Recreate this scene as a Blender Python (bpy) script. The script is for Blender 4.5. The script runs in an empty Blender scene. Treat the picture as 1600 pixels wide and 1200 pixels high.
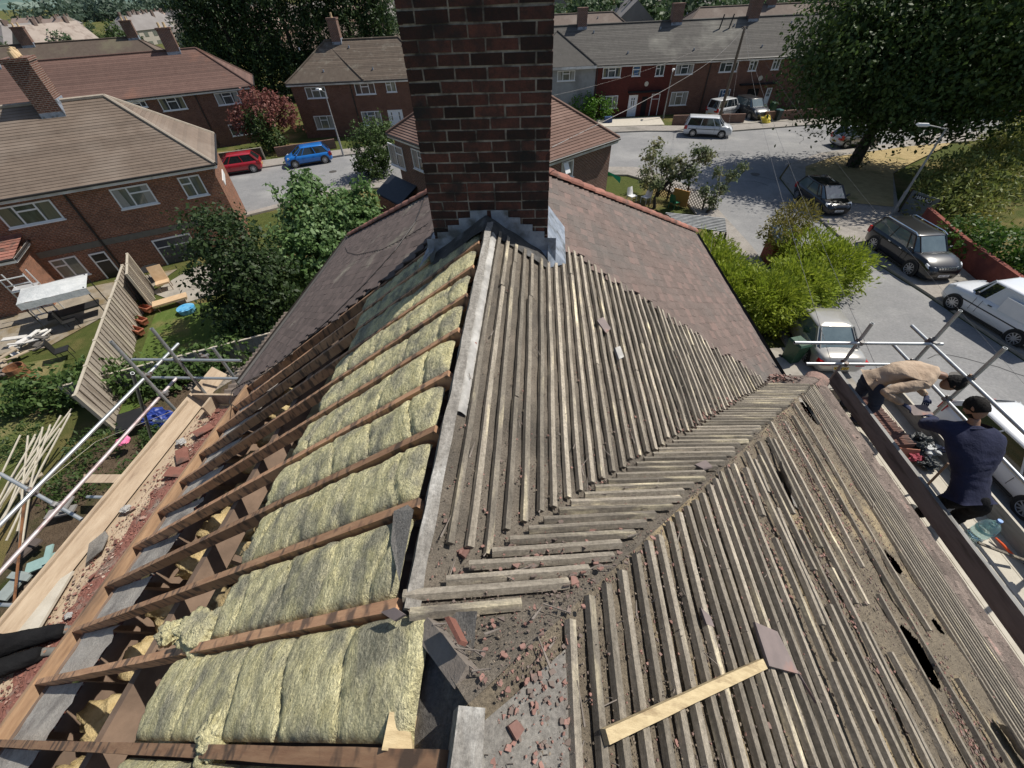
import bpy, math, random
import numpy as np
from math import sin, cos, pi, radians, sqrt, tan, atan2
from mathutils import Vector, Matrix, noise
random.seed(7); rng = np.random.RandomState(7)
C = bpy.context.scene.collection
V = Vector
# ------------------------------------------------------------------ camera model (photo is 1600 x 1200)
CF = 631.62
CR = V((0.99823711, 0.04970919, -0.03242946)); CU = V((-0.01235672, 0.70847916, 0.70562355)); CW = V((-0.05805158, 0.70397889, -0.70784443))
CP = V((0.44182847, -1.00937032, 1.48795585))
def ray(px, py): return (CR*(px-800) - CU*(py-600) + CW*CF).normalized()
def gz(px, py, z):
    d = ray(px, py); return CP + d*((z-CP.z)/d.z)
def gpl(px, py, n, k):
    d = ray(px, py); n = V(n); return CP + d*((k-n.dot(CP))/n.dot(d))
G = -9.8
T = .69; W = 3.94; ZE = -T*W; DB = .56; YP = -.587
def onL(px, py): return gpl(px, py, (-T, 0, 1), 0)
def onA(px, py): return gpl(px, py, (T, 0, 1), 0)
def onB(px, py): return gpl(px, py, (T, 0, 1), T*DB)
def nz(x, y, z=0, s=1.0): return noise.noise(V((x*s, y*s, z*s)))
# ------------------------------------------------------------------ materials
MATS = {}
def _new(name):
    m = bpy.data.materials.new(name); m.use_nodes = True
    nt = m.node_tree; nt.nodes.clear()
    o = nt.nodes.new('ShaderNodeOutputMaterial'); b = nt.nodes.new('ShaderNodeBsdfPrincipled')
    nt.links.new(b.outputs[0], o.inputs[0]); MATS[name] = m
    return m, nt, b
def N(nt, t, **k):
    n = nt.nodes.new(t)
    for a, v in k.items():
        if a.startswith('i_'):
            n.inputs[a[2:].replace('_', ' ')].default_value = v
        else: setattr(n, a, v)
    return n
def mixc(nt, fac, a, b, mode='MIX'):
    m = nt.nodes.new('ShaderNodeMix'); m.data_type = 'RGBA'; m.blend_type = mode
    for i, v in ((0, fac), (6, a), (7, b)):
        if hasattr(v, 'links') or hasattr(v, 'is_output'): nt.links.new(v, m.inputs[i])
        elif i == 0: m.inputs[0].default_value = v
        else: m.inputs[i].default_value = (*v, 1) if len(v) == 3 else v
    return m.outputs[2]
def ramp(nt, src, a, b):
    r = nt.nodes.new('ShaderNodeMapRange'); r.inputs[1].default_value = a; r.inputs[2].default_value = b
    r.clamp = True
    nt.links.new(src, r.inputs[0]); return r.outputs[0]
def mat(name, c1, c2=None, c3=None, scale=4, scale3=.8, t3=(.5, .65), rough=.8, bump=0, bscale=40, bdist=.02, rnd=0, rndc=None, stretch=None,
        metal=0, spec=.5, coat=0, trans=0, detail=6, alpha=1, sss=0, uv=False, speck=0, sscale=140):
    """two noise-mixed colours, an optional third in patches, a per-piece random tint and a bump"""
    if name in MATS: return MATS[name]
    m, nt, b = _new(name); L = nt.links
    tc = N(nt, 'ShaderNodeTexCoord'); vec = tc.outputs['UV' if uv else 'Object']
    if stretch:
        mp = N(nt, 'ShaderNodeMapping'); mp.inputs['Scale'].default_value = stretch; L.new(vec, mp.inputs[0]); vec = mp.outputs[0]
    c2 = c2 or tuple(min(1, v*1.25) for v in c1)
    n1 = N(nt, 'ShaderNodeTexNoise', i_Scale=scale, i_Detail=detail, i_Roughness=.65); L.new(vec, n1.inputs[0])
    col = mixc(nt, ramp(nt, n1.outputs[0], .3, .7), c1, c2)
    if c3:
        n3 = N(nt, 'ShaderNodeTexNoise', i_Scale=scale3, i_Detail=4, i_Roughness=.6); L.new(vec, n3.inputs[0])
        col = mixc(nt, ramp(nt, n3.outputs[0], *t3), col, c3)
    if speck:
        ns = N(nt, 'ShaderNodeTexNoise', i_Scale=sscale, i_Detail=4, i_Roughness=.8); L.new(tc.outputs['Object'], ns.inputs[0])
        ms = N(nt, 'ShaderNodeMapRange'); ms.inputs[1].default_value = .32; ms.inputs[2].default_value = .68; ms.inputs[3].default_value = 1-speck; ms.inputs[4].default_value = 1+speck; L.new(ns.outputs[0], ms.inputs[0])
        h2 = N(nt, 'ShaderNodeHueSaturation'); L.new(ms.outputs[0], h2.inputs['Value']); L.new(col, h2.inputs['Color']); col = h2.outputs[0]
    if rnd or rndc:
        at = N(nt, 'ShaderNodeAttribute', attribute_name='rnd')
        if rndc: col = mixc(nt, ramp(nt, at.outputs['Fac'], rndc[1], rndc[2]), col, rndc[0])
        if rnd:
            mr = N(nt, 'ShaderNodeMapRange'); mr.inputs[3].default_value = 1-rnd; mr.inputs[4].default_value = 1+rnd
            L.new(at.outputs['Fac'], mr.inputs[0])
            hs = N(nt, 'ShaderNodeHueSaturation'); L.new(mr.outputs[0], hs.inputs['Value']); L.new(col, hs.inputs['Color']); col = hs.outputs[0]
    L.new(col, b.inputs['Base Color'])
    b.inputs['Roughness'].default_value = rough; b.inputs['Metallic'].default_value = metal
    b.inputs['Specular IOR Level'].default_value = spec
    b.inputs['Coat Weight'].default_value = coat; b.inputs['Coat Roughness'].default_value = .03
    b.inputs['Transmission Weight'].default_value = trans; b.inputs['Alpha'].default_value = alpha
    if bump:
        nb = N(nt, 'ShaderNodeTexNoise', i_Scale=bscale, i_Detail=5, i_Roughness=.7); L.new(vec, nb.inputs[0])
        bp = N(nt, 'ShaderNodeBump', i_Strength=bump, i_Distance=bdist); L.new(nb.outputs[0], bp.inputs['Height']); L.new(bp.outputs[0], b.inputs['Normal'])
    return m
def brickmat(name, c1, c2, mortar, bw=.225, bh=.075, ms=.008, dirt=(.03, .02, .015), dirtf=.4, rough=.85, bump=.5, off=.5, dscale=1.2, noisy=.3):
    m, nt, b = _new(name); L = nt.links
    uv = N(nt, 'ShaderNodeTexCoord').outputs['UV']
    br = N(nt, 'ShaderNodeTexBrick', offset=off, i_Scale=1.0); L.new(uv, br.inputs[0])
    br.inputs['Color1'].default_value = (*c1, 1); br.inputs['Color2'].default_value = (*c2, 1); br.inputs['Mortar'].default_value = (*mortar, 1)
    br.inputs['Mortar Size'].default_value = ms; br.inputs['Brick Width'].default_value = bw; br.inputs['Row Height'].default_value = bh
    br.inputs['Mortar Smooth'].default_value = .1; br.inputs['Bias'].default_value = -.1
    n1 = N(nt, 'ShaderNodeTexNoise', i_Scale=dscale, i_Detail=6, i_Roughness=.7); L.new(uv, n1.inputs[0])
    col = mixc(nt, ramp(nt, n1.outputs[0], .45, .75), br.outputs[0], dirt); 
    mm = nt.nodes[-1]; 
    f = N(nt, 'ShaderNodeMath', operation='MULTIPLY'); L.new(ramp(nt, n1.outputs[0], .4, .75), f.inputs[0]); f.inputs[1].default_value = dirtf
    col = mixc(nt, f.outputs[0], br.outputs[0], dirt)
    n2 = N(nt, 'ShaderNodeTexNoise', i_Scale=14, i_Detail=3); L.new(uv, n2.inputs[0])
    mr = N(nt, 'ShaderNodeMapRange'); mr.inputs[1].default_value = .3; mr.inputs[2].default_value = .7; mr.inputs[3].default_value = 1-noisy; mr.inputs[4].default_value = 1+noisy
    L.new(n2.outputs[0], mr.inputs[0])
    hs = N(nt, 'ShaderNodeHueSaturation'); L.new(mr.outputs[0], hs.inputs['Value']); L.new(col, hs.inputs['Color'])
    L.new(hs.outputs[0], b.inputs['Base Color']); b.inputs['Roughness'].default_value = rough; b.inputs['Specular IOR Level'].default_value = .3
    bp = N(nt, 'ShaderNodeBump', i_Strength=bump, i_Distance=.01, invert=True); L.new(br.outputs['Fac'], bp.inputs['Height']); L.new(bp.outputs[0], b.inputs['Normal'])
    return m
# ------------------------------------------------------------------ mesh builder
class MB:
    def __init__(s): s.v = []; s.f = []; s.r = []; s.m = []
    def face(s, idx, r=0, m=0): s.f.append(tuple(idx)); s.r.append(r); s.m.append(m)
    def quad(s, a, b, c, d, r=0, m=0): s.poly([a, b, c, d], r, m)
    def poly(s, pts, r=0, m=0):
        i = len(s.v); s.v += [tuple(p) for p in pts]; s.face(range(i, i+len(pts)), r, m)
    def hexa(s, p, r=0, m=0):
        """8 corners: bottom ring 0-3 then top ring 4-7"""
        i = len(s.v); s.v += [tuple(q) for q in p]
        for f in ((3, 2, 1, 0), (4, 5, 6, 7), (0, 1, 5, 4), (1, 2, 6, 5), (2, 3, 7, 6), (3, 0, 4, 7)): s.face([i+k for k in f], r, m)
    def box(s, x0, y0, z0, x1, y1, z1, r=0, m=0):
        s.hexa([(x0, y0, z0), (x1, y0, z0), (x1, y1, z0), (x0, y1, z0), (x0, y0, z1), (x1, y0, z1), (x1, y1, z1), (x0, y1, z1)], r, m)
    def obox(s, c, ax, ay, az, hx, hy, hz, r=0, m=0):
        c = V(c); ax = V(ax)*hx; ay = V(ay)*hy; az = V(az)*hz
        s.hexa([c-ax-ay-az, c+ax-ay-az, c+ax+ay-az, c-ax+ay-az, c-ax-ay+az, c+ax-ay+az, c+ax+ay+az, c-ax+ay+az], r, m)
    def bar(s, a, b, w, h, up=(0, 0, 1), r=0, m=0, w2=None):
        a = V(a); b = V(b); d = (b-a).normalized(); side = d.cross(V(up)).normalized(); u = side.cross(d)
        w2 = w2 or w
        s.hexa([a-side*w/2-u*h/2, a+side*w/2-u*h/2, b+side*w2/2-u*h/2, b-side*w2/2-u*h/2, a-side*w/2+u*h/2, a+side*w/2+u*h/2, b+side*w2/2+u*h/2, b-side*w2/2+u*h/2], r, m)
    def tube(s, pts, rad, n=8, caps=True, r=0, m=0):
        pts = [V(p) for p in pts]; k = len(pts); rad = rad if hasattr(rad, '__len__') else [rad]*k; i0 = len(s.v); pu = None
        for i, p in enumerate(pts):
            d = (pts[min(i+1, k-1)]-pts[max(i-1, 0)]).normalized()
            if pu is None: pu = V((0, 0, 1)) if abs(d.z) < .9 else V((1, 0, 0))
            u = (pu-d*pu.dot(d)).normalized(); w = d.cross(u); pu = u
            for j in range(n):
                a = 2*pi*j/n; s.v.append(tuple(p+(u*cos(a)+w*sin(a))*rad[i]))
        for i in range(k-1):
            for j in range(n):
                a = i0+i*n+j; b = i0+i*n+(j+1) % n; s.face((a, b, b+n, a+n), r, m)
        if caps:
            s.face([i0+j for j in range(n)][::-1], r, m); s.face([i0+(k-1)*n+j for j in range(n)], r, m)
    def disc(s, c, nrm, rad, n=16, th=.01, r=0, m=0):
        c = V(c); nrm = V(nrm).normalized(); s.tube([c-nrm*th/2, c+nrm*th/2], rad, n, True, r, m)
    def grid(s, fn, nu, nv, r=0, m=0, skip=None):
        i0 = len(s.v)
        for i in range(nu+1):
            for j in range(nv+1): s.v.append(tuple(fn(i/nu, j/nv)))
        for i in range(nu):
            for j in range(nv):
                a = i0+i*(nv+1)+j
                if skip and skip((i+.5)/nu, (j+.5)/nv): continue
                s.face((a, a+nv+1, a+nv+2, a+1), r, m)
    def loft(s, rings, close=True, caps=True, r=0, m=0):
        i0 = len(s.v); n = len(rings[0])
        for R in rings: s.v += [tuple(p) for p in R]
        for i in range(len(rings)-1):
            for j in range(n if close else n-1):
                a = i0+i*n+j; b = i0+i*n+(j+1) % n; s.face((a, b, b+n, a+n), r, m)
        if caps:
            s.face([i0+j for j in range(n)][::-1], r, m); s.face([i0+(len(rings)-1)*n+j for j in range(n)], r, m)
    def build(s, name, mats, parent=None, smooth=False, world=True, fix=False, **props):
        me = bpy.data.meshes.new(name)
        org = V((0, 0, 0)); inv = None
        if parent is not None and world:
            inv = wmat(parent).inverted()
            s.v = [tuple(inv @ V(p)) for p in s.v]
        elif parent is None and world and s.v:
            a = np.array(s.v); org = V((float(a[:, 0].mean()), float(a[:, 1].mean()), float(a[:, 2].min())))
            s.v = [tuple(V(p)-org) for p in s.v]
        me.from_pydata(s.v, [], s.f)
        if not isinstance(mats, (list, tuple)): mats = [mats]
        for m_ in mats: me.materials.append(m_)
        if any(s.m): me.polygons.foreach_set('material_index', s.m)
        if any(s.r):
            at = me.attributes.new('rnd', 'FLOAT', 'FACE'); at.data.foreach_set('value', [float(x) for x in s.r])
        if fix:
            import bmesh
            bm = bmesh.new(); bm.from_mesh(me); bmesh.ops.remove_doubles(bm, verts=bm.verts, dist=1e-5); bmesh.ops.recalc_face_normals(bm, faces=bm.faces); bm.to_mesh(me); bm.free()
        me.update()
        if smooth: me.polygons.foreach_set('use_smooth', [True]*len(me.polygons))
        autouv(me, org, parent)
        o = bpy.data.objects.new(name, me); C.objects.link(o)
        if parent is not None: o.parent = parent
        else: o.location = org
        for k, v in props.items(): o[k] = v
        return o
def autouv(me, org, parent):
    n = len(me.loops)
    if n == 0 or n > 900000: return
    co = np.empty(len(me.vertices)*3); me.vertices.foreach_get('co', co); co = co.reshape(-1, 3)
    pn = np.empty(len(me.polygons)*3); me.polygons.foreach_get('normal', pn); pn = pn.reshape(-1, 3)
    lt = np.empty(len(me.polygons), int); me.polygons.foreach_get('loop_total', lt)
    li = np.empty(n, int); me.loops.foreach_get('vertex_index', li)
    nn = np.repeat(pn, lt, axis=0)
    tx = np.stack([-nn[:, 1], nn[:, 0], np.zeros(n)], 1); l = np.linalg.norm(tx, axis=1); flat = l < .05
    tx[flat] = (1, 0, 0); tx /= np.linalg.norm(tx, axis=1)[:, None]
    ty = np.cross(nn, tx); p = co[li]
    uv = np.stack([(p*tx).sum(1), (p*ty).sum(1)], 1).astype(np.float32)
    me.uv_layers.new(name='UVMap').data.foreach_set('uv', uv.ravel())
def wmat(o):
    m = o.matrix_basis.copy() if False else Matrix.LocRotScale(o.location, o.rotation_euler, o.scale)
    return (wmat(o.parent) @ m) if o.parent else m
def tag(o, label=None, cat=None, group=None, kind=None):
    if label: o['label'] = label
    if cat: o['category'] = cat
    if group: o['group'] = group
    if kind: o['kind'] = kind
    return o
def thing(name, label, cat, loc=(0, 0, 0), rz=0, group=None):
    o = bpy.data.objects.new(name, None); C.objects.link(o); o.location = loc; o.rotation_euler = (0, 0, rz); o.empty_display_size = .2
    return tag(o, label, cat, group)
def dup(o, parent=None):
    c = o.copy(); C.objects.link(c); c.parent = parent
    for ch in [x for x in C.objects if x.parent == o]: dup(ch, c)
    return c
# ------------------------------------------------------------------ polygon helpers
def clip(poly, f):
    """keep the part of a convex polygon (list of (u,v)) where f(u,v) >= 0, f linear"""
    out = []
    for i in range(len(poly)):
        a = poly[i]; b = poly[(i+1) % len(poly)]; fa = f(*a); fb = f(*b)
        if fa >= 0: out.append(a)
        if (fa >= 0) != (fb >= 0):
            k = fa/(fa-fb); out.append((a[0]+(b[0]-a[0])*k, a[1]+(b[1]-a[1])*k))
    return out
def frame(pts):
    """plane frame of a roof face: origin, horizontal axis, up-slope axis, normal"""
    p = [V(q) for q in pts]; n = V((0, 0, 0))
    for i in range(1, len(p)-1): n += (p[i]-p[0]).cross(p[i+1]-p[0])
    n.normalize()
    if n.z < 0: n = -n
    u = V((0, 0, 1)).cross(n).normalized(); w = n.cross(u)
    if w.z < 0: w = -w; u = -u
    o = min(p, key=lambda q: q.z)
    return o, u, w, n
def courses(mb, pts, gauge=.33, th=.03, r=True, roll=0, rollw=.3):
    """stepped tile courses over one planar roof face"""
    o, u, w, n = frame(pts); uv = [((V(p)-o).dot(u), (V(p)-o).dot(w)) for p in pts]; vm = max(q[1] for q in uv); k = 0
    while k*gauge < vm-.01:
        a = k*gauge; b = min(vm, a+gauge)
        q = clip(clip(uv, lambda x, y: y-a), lambda x, y: b-y)
        if len(q) >= 3:
            def P(x, y): return o+u*x+w*y+n*(th*(1-(y-a)/gauge)+.004)
            rr = random.random()*.999+.001
            mb.poly([P(*c) for c in q], rr)
            lo = [c for c in q if abs(c[1]-a) < 1e-4]
            if len(lo) >= 2:
                x0 = min(c[0] for c in lo); x1 = max(c[0] for c in lo)
                mb.quad(o+u*x0+w*a, o+u*x1+w*a, P(x1, a), P(x0, a), .001)
        k += 1
def tiles(mb, pts, keep=None, gauge=.1, tw=.165, th=.013, jit=.004, lift=.0):
    """separate plain tiles over one planar roof face"""
    o, u, w, n = frame(pts); uv = [((V(p)-o).dot(u), (V(p)-o).dot(w)) for p in pts]
    u0 = min(q[0] for q in uv); u1 = max(q[0] for q in uv); v1 = max(q[1] for q in uv)
    def inside(x, y):
        s = 0
        for i in range(len(uv)):
            a = uv[i]; b = uv[(i+1) % len(uv)]; c = (b[0]-a[0])*(y-a[1])-(b[1]-a[1])*(x-a[0])
            if c > 1e-6:
                if s < 0: return False
                s = 1
            elif c < -1e-6:
                if s > 0: return False
                s = -1
        return True
    k = 0
    while k*gauge < v1+.02:
        y = k*gauge; x = u0-(tw/2 if k % 2 else 0)
        while x < u1+tw:
            cx = x+tw/2
            if inside(cx, min(max(y+.05, .01), v1-.01)) and (keep is None or keep(o+u*cx+w*(y+.05))):
                j = random.uniform(-jit, jit); g = .0015; a = random.uniform(-.01, .01); l = lift+random.random()*.004
                P = lambda xx, yy, hh: o+u*(xx)+w*(yy+j+a*(xx-cx))+n*hh
                yb = y; yt = y+gauge*1.12
                b0 = .016+l; t0 = .002
                mb.hexa([P(x+g, yb, b0-.004), P(x+tw-g, yb, b0-.004), P(x+tw-g, yt, t0-.004), P(x+g, yt, t0-.004),
                         P(x+g, yb, b0+th), P(x+tw-g, yb, b0+th), P(x+tw-g, yt, t0+th*.6), P(x+g, yt, t0+th*.6)], random.random()*.999+.001)
            x += tw
        k += 1
# ================================================================== materials used on the roof
m_chbrick = mat('chimney_brick', (.030, .015, .012), (.092, .030, .021), (.013, .011, .011), scale=16, scale3=5, t3=(.5, .7), rough=.8, bump=.8, bscale=70, bdist=.008, rnd=.75, speck=.35, sscale=80)
m_mortar = mat('old_mortar', (.17, .15, .13), (.42, .38, .33), (.06, .052, .045), scale=14, scale3=5, t3=(.46, .62), rough=.95, bump=.6, bscale=120, bdist=.006)
m_lead = mat('lead_flashing', (.17, .20, .25), (.34, .38, .45), (.10, .11, .12), scale=9, scale3=5, rough=.55, bump=.4, bscale=25, bdist=.01)
m_leadgrey = mat('weathered_lead', (.26, .25, .235), (.50, .485, .46), (.68, .67, .64), scale=10, scale3=3, t3=(.55, .75), rough=.8, bump=.5, bscale=60, bdist=.01)
m_plain = mat('plain_clay_tile', (.120, .088, .075), (.170, .124, .106), (.125, .108, .096), scale=6, scale3=.9, t3=(.45, .65), rough=.85, bump=.4, bscale=70, bdist=.006, rnd=.13, rndc=((.20, .125, .105), .7, 1.3), speck=.25, sscale=45)
m_plaindark = mat('plain_clay_tile_mossy', (.085, .064, .058), (.12, .09, .08), (.22, .20, .16), scale=7, scale3=.9, t3=(.58, .7), rough=.9, bump=.5, bscale=70, bdist=.005, rnd=.22)
m_hiptile = mat('red_hip_tile', (.24, .095, .068), (.34, .15, .11), (.12, .075, .06), scale=9, scale3=3, rough=.85, bump=.4, bscale=60, bdist=.006, rnd=.25)
m_felt = mat('old_roofing_felt', (.150, .128, .102), (.235, .20, .16), (.115, .10, .083), scale=9, scale3=1.6, rough=.95, bump=1, bscale=120, bdist=.016, speck=.36, sscale=110)
m_feltb = mat('dusty_roofing_felt', (.175, .143, .105), (.28, .23, .165), (.54, .42, .245), scale=7, scale3=2.2, t3=(.53, .74), rough=.95, bump=1, bscale=110, bdist=.02, speck=.42, sscale=90)
m_feltgrey = mat('bare_grey_felt', (.17, .155, .14), (.25, .235, .21), (.11, .10, .09), scale=8, scale3=3, rough=.9, bump=.8, bscale=90, bdist=.01, speck=.35, sscale=70)
m_batten = mat('weathered_batten', (.21, .182, .145), (.43, .375, .30), (.84, .73, .50), scale=5, scale3=2.2, t3=(.56, .74), rough=.9, bump=1, bscale=70, bdist=.008, rnd=.42, stretch=(6, 1, 6), speck=.3, sscale=60)
m_battenx = mat('weathered_batten_cross', (.20, .174, .14), (.40, .35, .28), (.78, .68, .47), scale=5, scale3=2.2, t3=(.54, .7), rough=.9, bump=1, bscale=70, bdist=.008, rnd=.42, stretch=(1, 6, 6), speck=.3, sscale=60)
m_ridgeb = mat('grey_ridge_board', (.17, .155, .135), (.33, .31, .28), (.58, .57, .54), scale=7, scale3=1.5, t3=(.55, .7), rough=.9, bump=.7, bscale=70, bdist=.008, stretch=(3, .7, 3), speck=.4, sscale=50)
m_newwood = mat('loose_pale_batten', (.42, .32, .18), (.62, .50, .30), (.26, .18, .10), scale=8, scale3=3, t3=(.56, .7), rough=.8, bump=.5, bscale=50, bdist=.005, stretch=(2, 8, 2))
# ---- striped rafters
def rafter_mat():
    m, nt, b = _new('stained_rafter'); L = nt.links
    tc = N(nt, 'ShaderNodeTexCoord'); o = tc.outputs['Object']
    mp = N(nt, 'ShaderNodeMapping'); mp.inputs['Scale'].default_value = (1, 6, 1); L.new(o, mp.inputs[0])
    wv = N(nt, 'ShaderNodeTexNoise', i_Scale=22, i_Detail=2); 
    mp2 = N(nt, 'ShaderNodeMapping'); mp2.inputs['Scale'].default_value = (1, .5, .3); mp2.inputs['Rotation'].default_value = (0, 0, .5); L.new(o, mp2.inputs[0]); L.new(mp2.outputs[0], wv.inputs[0])
    g = N(nt, 'ShaderNodeTexNoise', i_Scale=6, i_Detail=7, i_Roughness=.7); L.new(mp.outputs[0], g.inputs[0])
    c = mixc(nt, ramp(nt, g.outputs[0], .3, .7), (.33, .17, .095), (.52, .31, .175))
    c = mixc(nt, ramp(nt, wv.outputs[0], .50, .64), c, (.14, .088, .06))
    at = N(nt, 'ShaderNodeAttribute', attribute_name='rnd'); mr = N(nt, 'ShaderNodeMapRange'); mr.inputs[3].default_value = .6; mr.inputs[4].default_value = 1.4; L.new(at.outputs['Fac'], mr.inputs[0])
    hs = N(nt, 'ShaderNodeHueSaturation'); L.new(mr.outputs[0], hs.inputs['Value']); L.new(c, hs.inputs['Color'])
    L.new(hs.outputs[0], b.inputs['Base Color']); b.inputs['Roughness'].default_value = .8
    bp = N(nt, 'ShaderNodeBump', i_Strength=.5, i_Distance=.005); L.new(g.outputs[0], bp.inputs['Height']); L.new(bp.outputs[0], b.inputs['Normal'])
    return m
m_rafter = rafter_mat()
m_footb = mat('brown_foot_board', (.27, .16, .09), (.42, .27, .16), (.16, .10, .065), scale=5, rough=.8, bump=.5, bscale=40, bdist=.004, stretch=(6, 1, 6))
m_joist = mat('old_joist', (.15, .10, .07), (.25, .17, .12), (.09, .065, .05), scale=5, rough=.85, bump=.5, bscale=40, bdist=.004)
m_boardx = mat('dark_grey_timber', (.15, .125, .105), (.25, .215, .185), scale=9, rough=.9, bump=.8, bscale=40, bdist=.006)
m_wool = mat('mineral_wool_batt', (.64, .58, .31), (.92, .86, .54), (.40, .38, .28), scale=14, scale3=4.2, t3=(.46, .62), rough=1, bump=1, bscale=34, bdist=.05, spec=.05, stretch=(1.5, .95, 1.2), speck=.4, sscale=95, detail=12)
m_woolloft = mat('loft_insulation', (.52, .38, .18), (.72, .58, .32), (.34, .26, .15), scale=9, rough=1, bump=1, bscale=30, bdist=.03, spec=.1)
m_frag = mat('tile_fragment', (.25, .125, .10), (.40, .23, .19), scale=20, rough=.9, bump=.3, bscale=80, bdist=.003, rnd=.4, rndc=((.13, .10, .085), .38, .62))
m_dust = mat('grit', (.15, .12, .09), (.26, .21, .16), scale=20, rough=.95, rnd=.6, rndc=((.08, .062, .05), .65, .72))
m_wallbrick = brickmat('house_brick', (.16, .055, .035), (.10, .035, .025), (.22, .19, .16))
m_eavesf = mat('pale_sun_painted_felt', (.34, .31, .275), (.48, .45, .40), (.24, .22, .2), scale=7, scale3=3, rough=.95, bump=.8, bscale=60, bdist=.01, speck=.3, sscale=60)  # pale grey felt, its colour raised to imitate sunlight on it
m_black = mat('black_loft_shade', (.004, .004, .004), (.006, .006, .006), rough=1, spec=0)
m_gutter = mat('dark_gutter', (.018, .015, .014), (.03, .026, .024), rough=.5)
# ================================================================== the stripped house
house = thing('stripped_house', 'house in the foreground with its roof half stripped to battens, rafters and yellow insulation', 'house', (0, 2, G))
def hp(name, mb, m, parent=None, **k): return mb.build(name, m, parent or house, **k)
zA = lambda x, y=0: -T*x
zC = lambda x, y: -T*(y-YP)
zB = lambda x, y=0: T*(DB-x)
zL = lambda x, y=0: T*x
nA = V((T, 0, 1)).normalized(); nC = V((0, T, 1)).normalized(); nL = V((-T, 0, 1)).normalized()
# walls
mb = MB(); mb.box(-3.7, -7, G, 3.72, 8.0, ZE-.22); mb.box(3.72, -7, G, 4.28, 3.1, ZE-.22)
hp('wall', mb, m_wallbrick)
mb = MB(); mb.box(-3.6, -6.9, ZE-.2, 3.6, 8, ZE-.17); hp('loft_floor', mb, m_joist)
# ---- tiled slopes
YT = 2.95
mb = MB()
def keepA(p): return p.y > YT-.02+.05*sin(p.x*9)+.04*nz(p.x, 0, 0, 6)
tiles(mb, [(0, 1.2, 0), (4.06, 1.2, -T*4.06), (4.06, 8.36, -T*4.06), (0, 4.3, 0)], keepA)
hp('tiled_slope', mb, m_plain, label='dusty pink and brown plain tiled slope right of the chimney')
mb = MB(); mb.poly([(0, YT+.06, -.004), (4.0, YT+.06, -T*4.0-.004), (4.0, 8.3, -T*4.0-.004), (0, 4.3, -.004)]); 
mb.poly([(0, YT+.06, -.004), (0, 4.3, -.004), (-4.1, 8.4, -T*4.1-.004), (-4.1, YT+.06, -T*4.1-.004)]); hp('sarking', mb, m_felt)
mb = MB()
def keepL(p): return p.y > YT+.03+.07*sin(p.x*7)+.06*nz(p.x, 3, 0, 5)
tiles(mb, [(0, 1.2, 0), (0, 4.3, 0), (-4.16, 8.46, -T*4.16), (-4.16, 1.2, -T*4.16)], keepL)
hp('tiled_slope', mb, m_plaindark, label='dark mossy plain tiled slope left of the chimney')
mb = MB(); tiles(mb, [(0, 4.3, 0), (4.06, 8.36, -T*4.06), (-4.06, 8.36, -T*4.06)]); hp('tiled_slope', mb, m_plain, label='hipped end slope behind the chimney')
# hip tiles
def hips(mb, a, b, n, r0=.11, m=0):
    a = V(a); b = V(b); d = (b-a).normalized(); L_ = (b-a).length; side = d.cross(V((0, 0, 1))).normalized(); up = side.cross(d)
    for i in range(n):
        s0 = L_*i/n-.02; s1 = L_*(i+1)/n+.02; rr = random.random()*.99+.01; rings = []
        for s_, k in ((s0, 1.0), (s1, 1.13)):
            rings.append([a+d*s_+side*cos(q)*r0*k+up*(sin(q)*r0*k*.62-.02+(.012 if k > 1 else 0)) for q in [pi*j/8 for j in range(9)]])
        mb.loft(rings, close=False, caps=False, r=rr)
        rings2 = [[p for p in rings[1]], [p-up*.014-(p-(a+d*s1)).normalized()*.012 for p in rings[1]]]
        mb.loft(rings2, close=False, caps=False, r=rr)
mb = MB(); hips(mb, (0, 4.3, .02), (4.06, 8.36, -T*4.06+.02), 20); hips(mb, (0, 4.3, .02), (-4.14, 8.44, -T*4.14+.02), 20); hips(mb, (0, 3.3, .02), (0, 4.3, .02), 4)
hp('hip_tiles', mb, m_hiptile, smooth=False)
mb = MB(); hips(mb, (4.16, 3.0, ZE+.13), (4.62, 3.50, ZE-.13), 3, r0=.14); hp('bonnet_tiles', mb, mat('dusty_bonnet_tile', (.20, .13, .11), (.30, .19, .155), (.14, .11, .095), scale=9, scale3=5, rough=.9, bump=1, bscale=50, bdist=.01, rnd=.2, speck=.4, sscale=60))
# gutters and fascia
for (a, b) in (((4.12, 3.45), (4.12, 8.4)), ((-4.2, 3.3), (-4.2, 8.45))):
    mb = MB(); z = -T*4.1-.03
    prof = [(cos(q)*.06, sin(q)*.06) for q in [pi+pi*j/6 for j in range(7)]]
    sg = 1 if a[0] > 0 else -1
    mb.loft([[(a[0]+sg*(u+.03), a[1], z+w_) for u, w_ in prof], [(b[0]+sg*(u+.03), b[1], z+w_) for u, w_ in prof]], close=False, caps=False)
    hp('gutter', mb, m_gutter)
mb = MB(); mb.box(3.98, 3.4, -T*4.1-.2, 4.0, 8.3, -T*4.1-.03); hp('fascia', mb, m_gutter)
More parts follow.
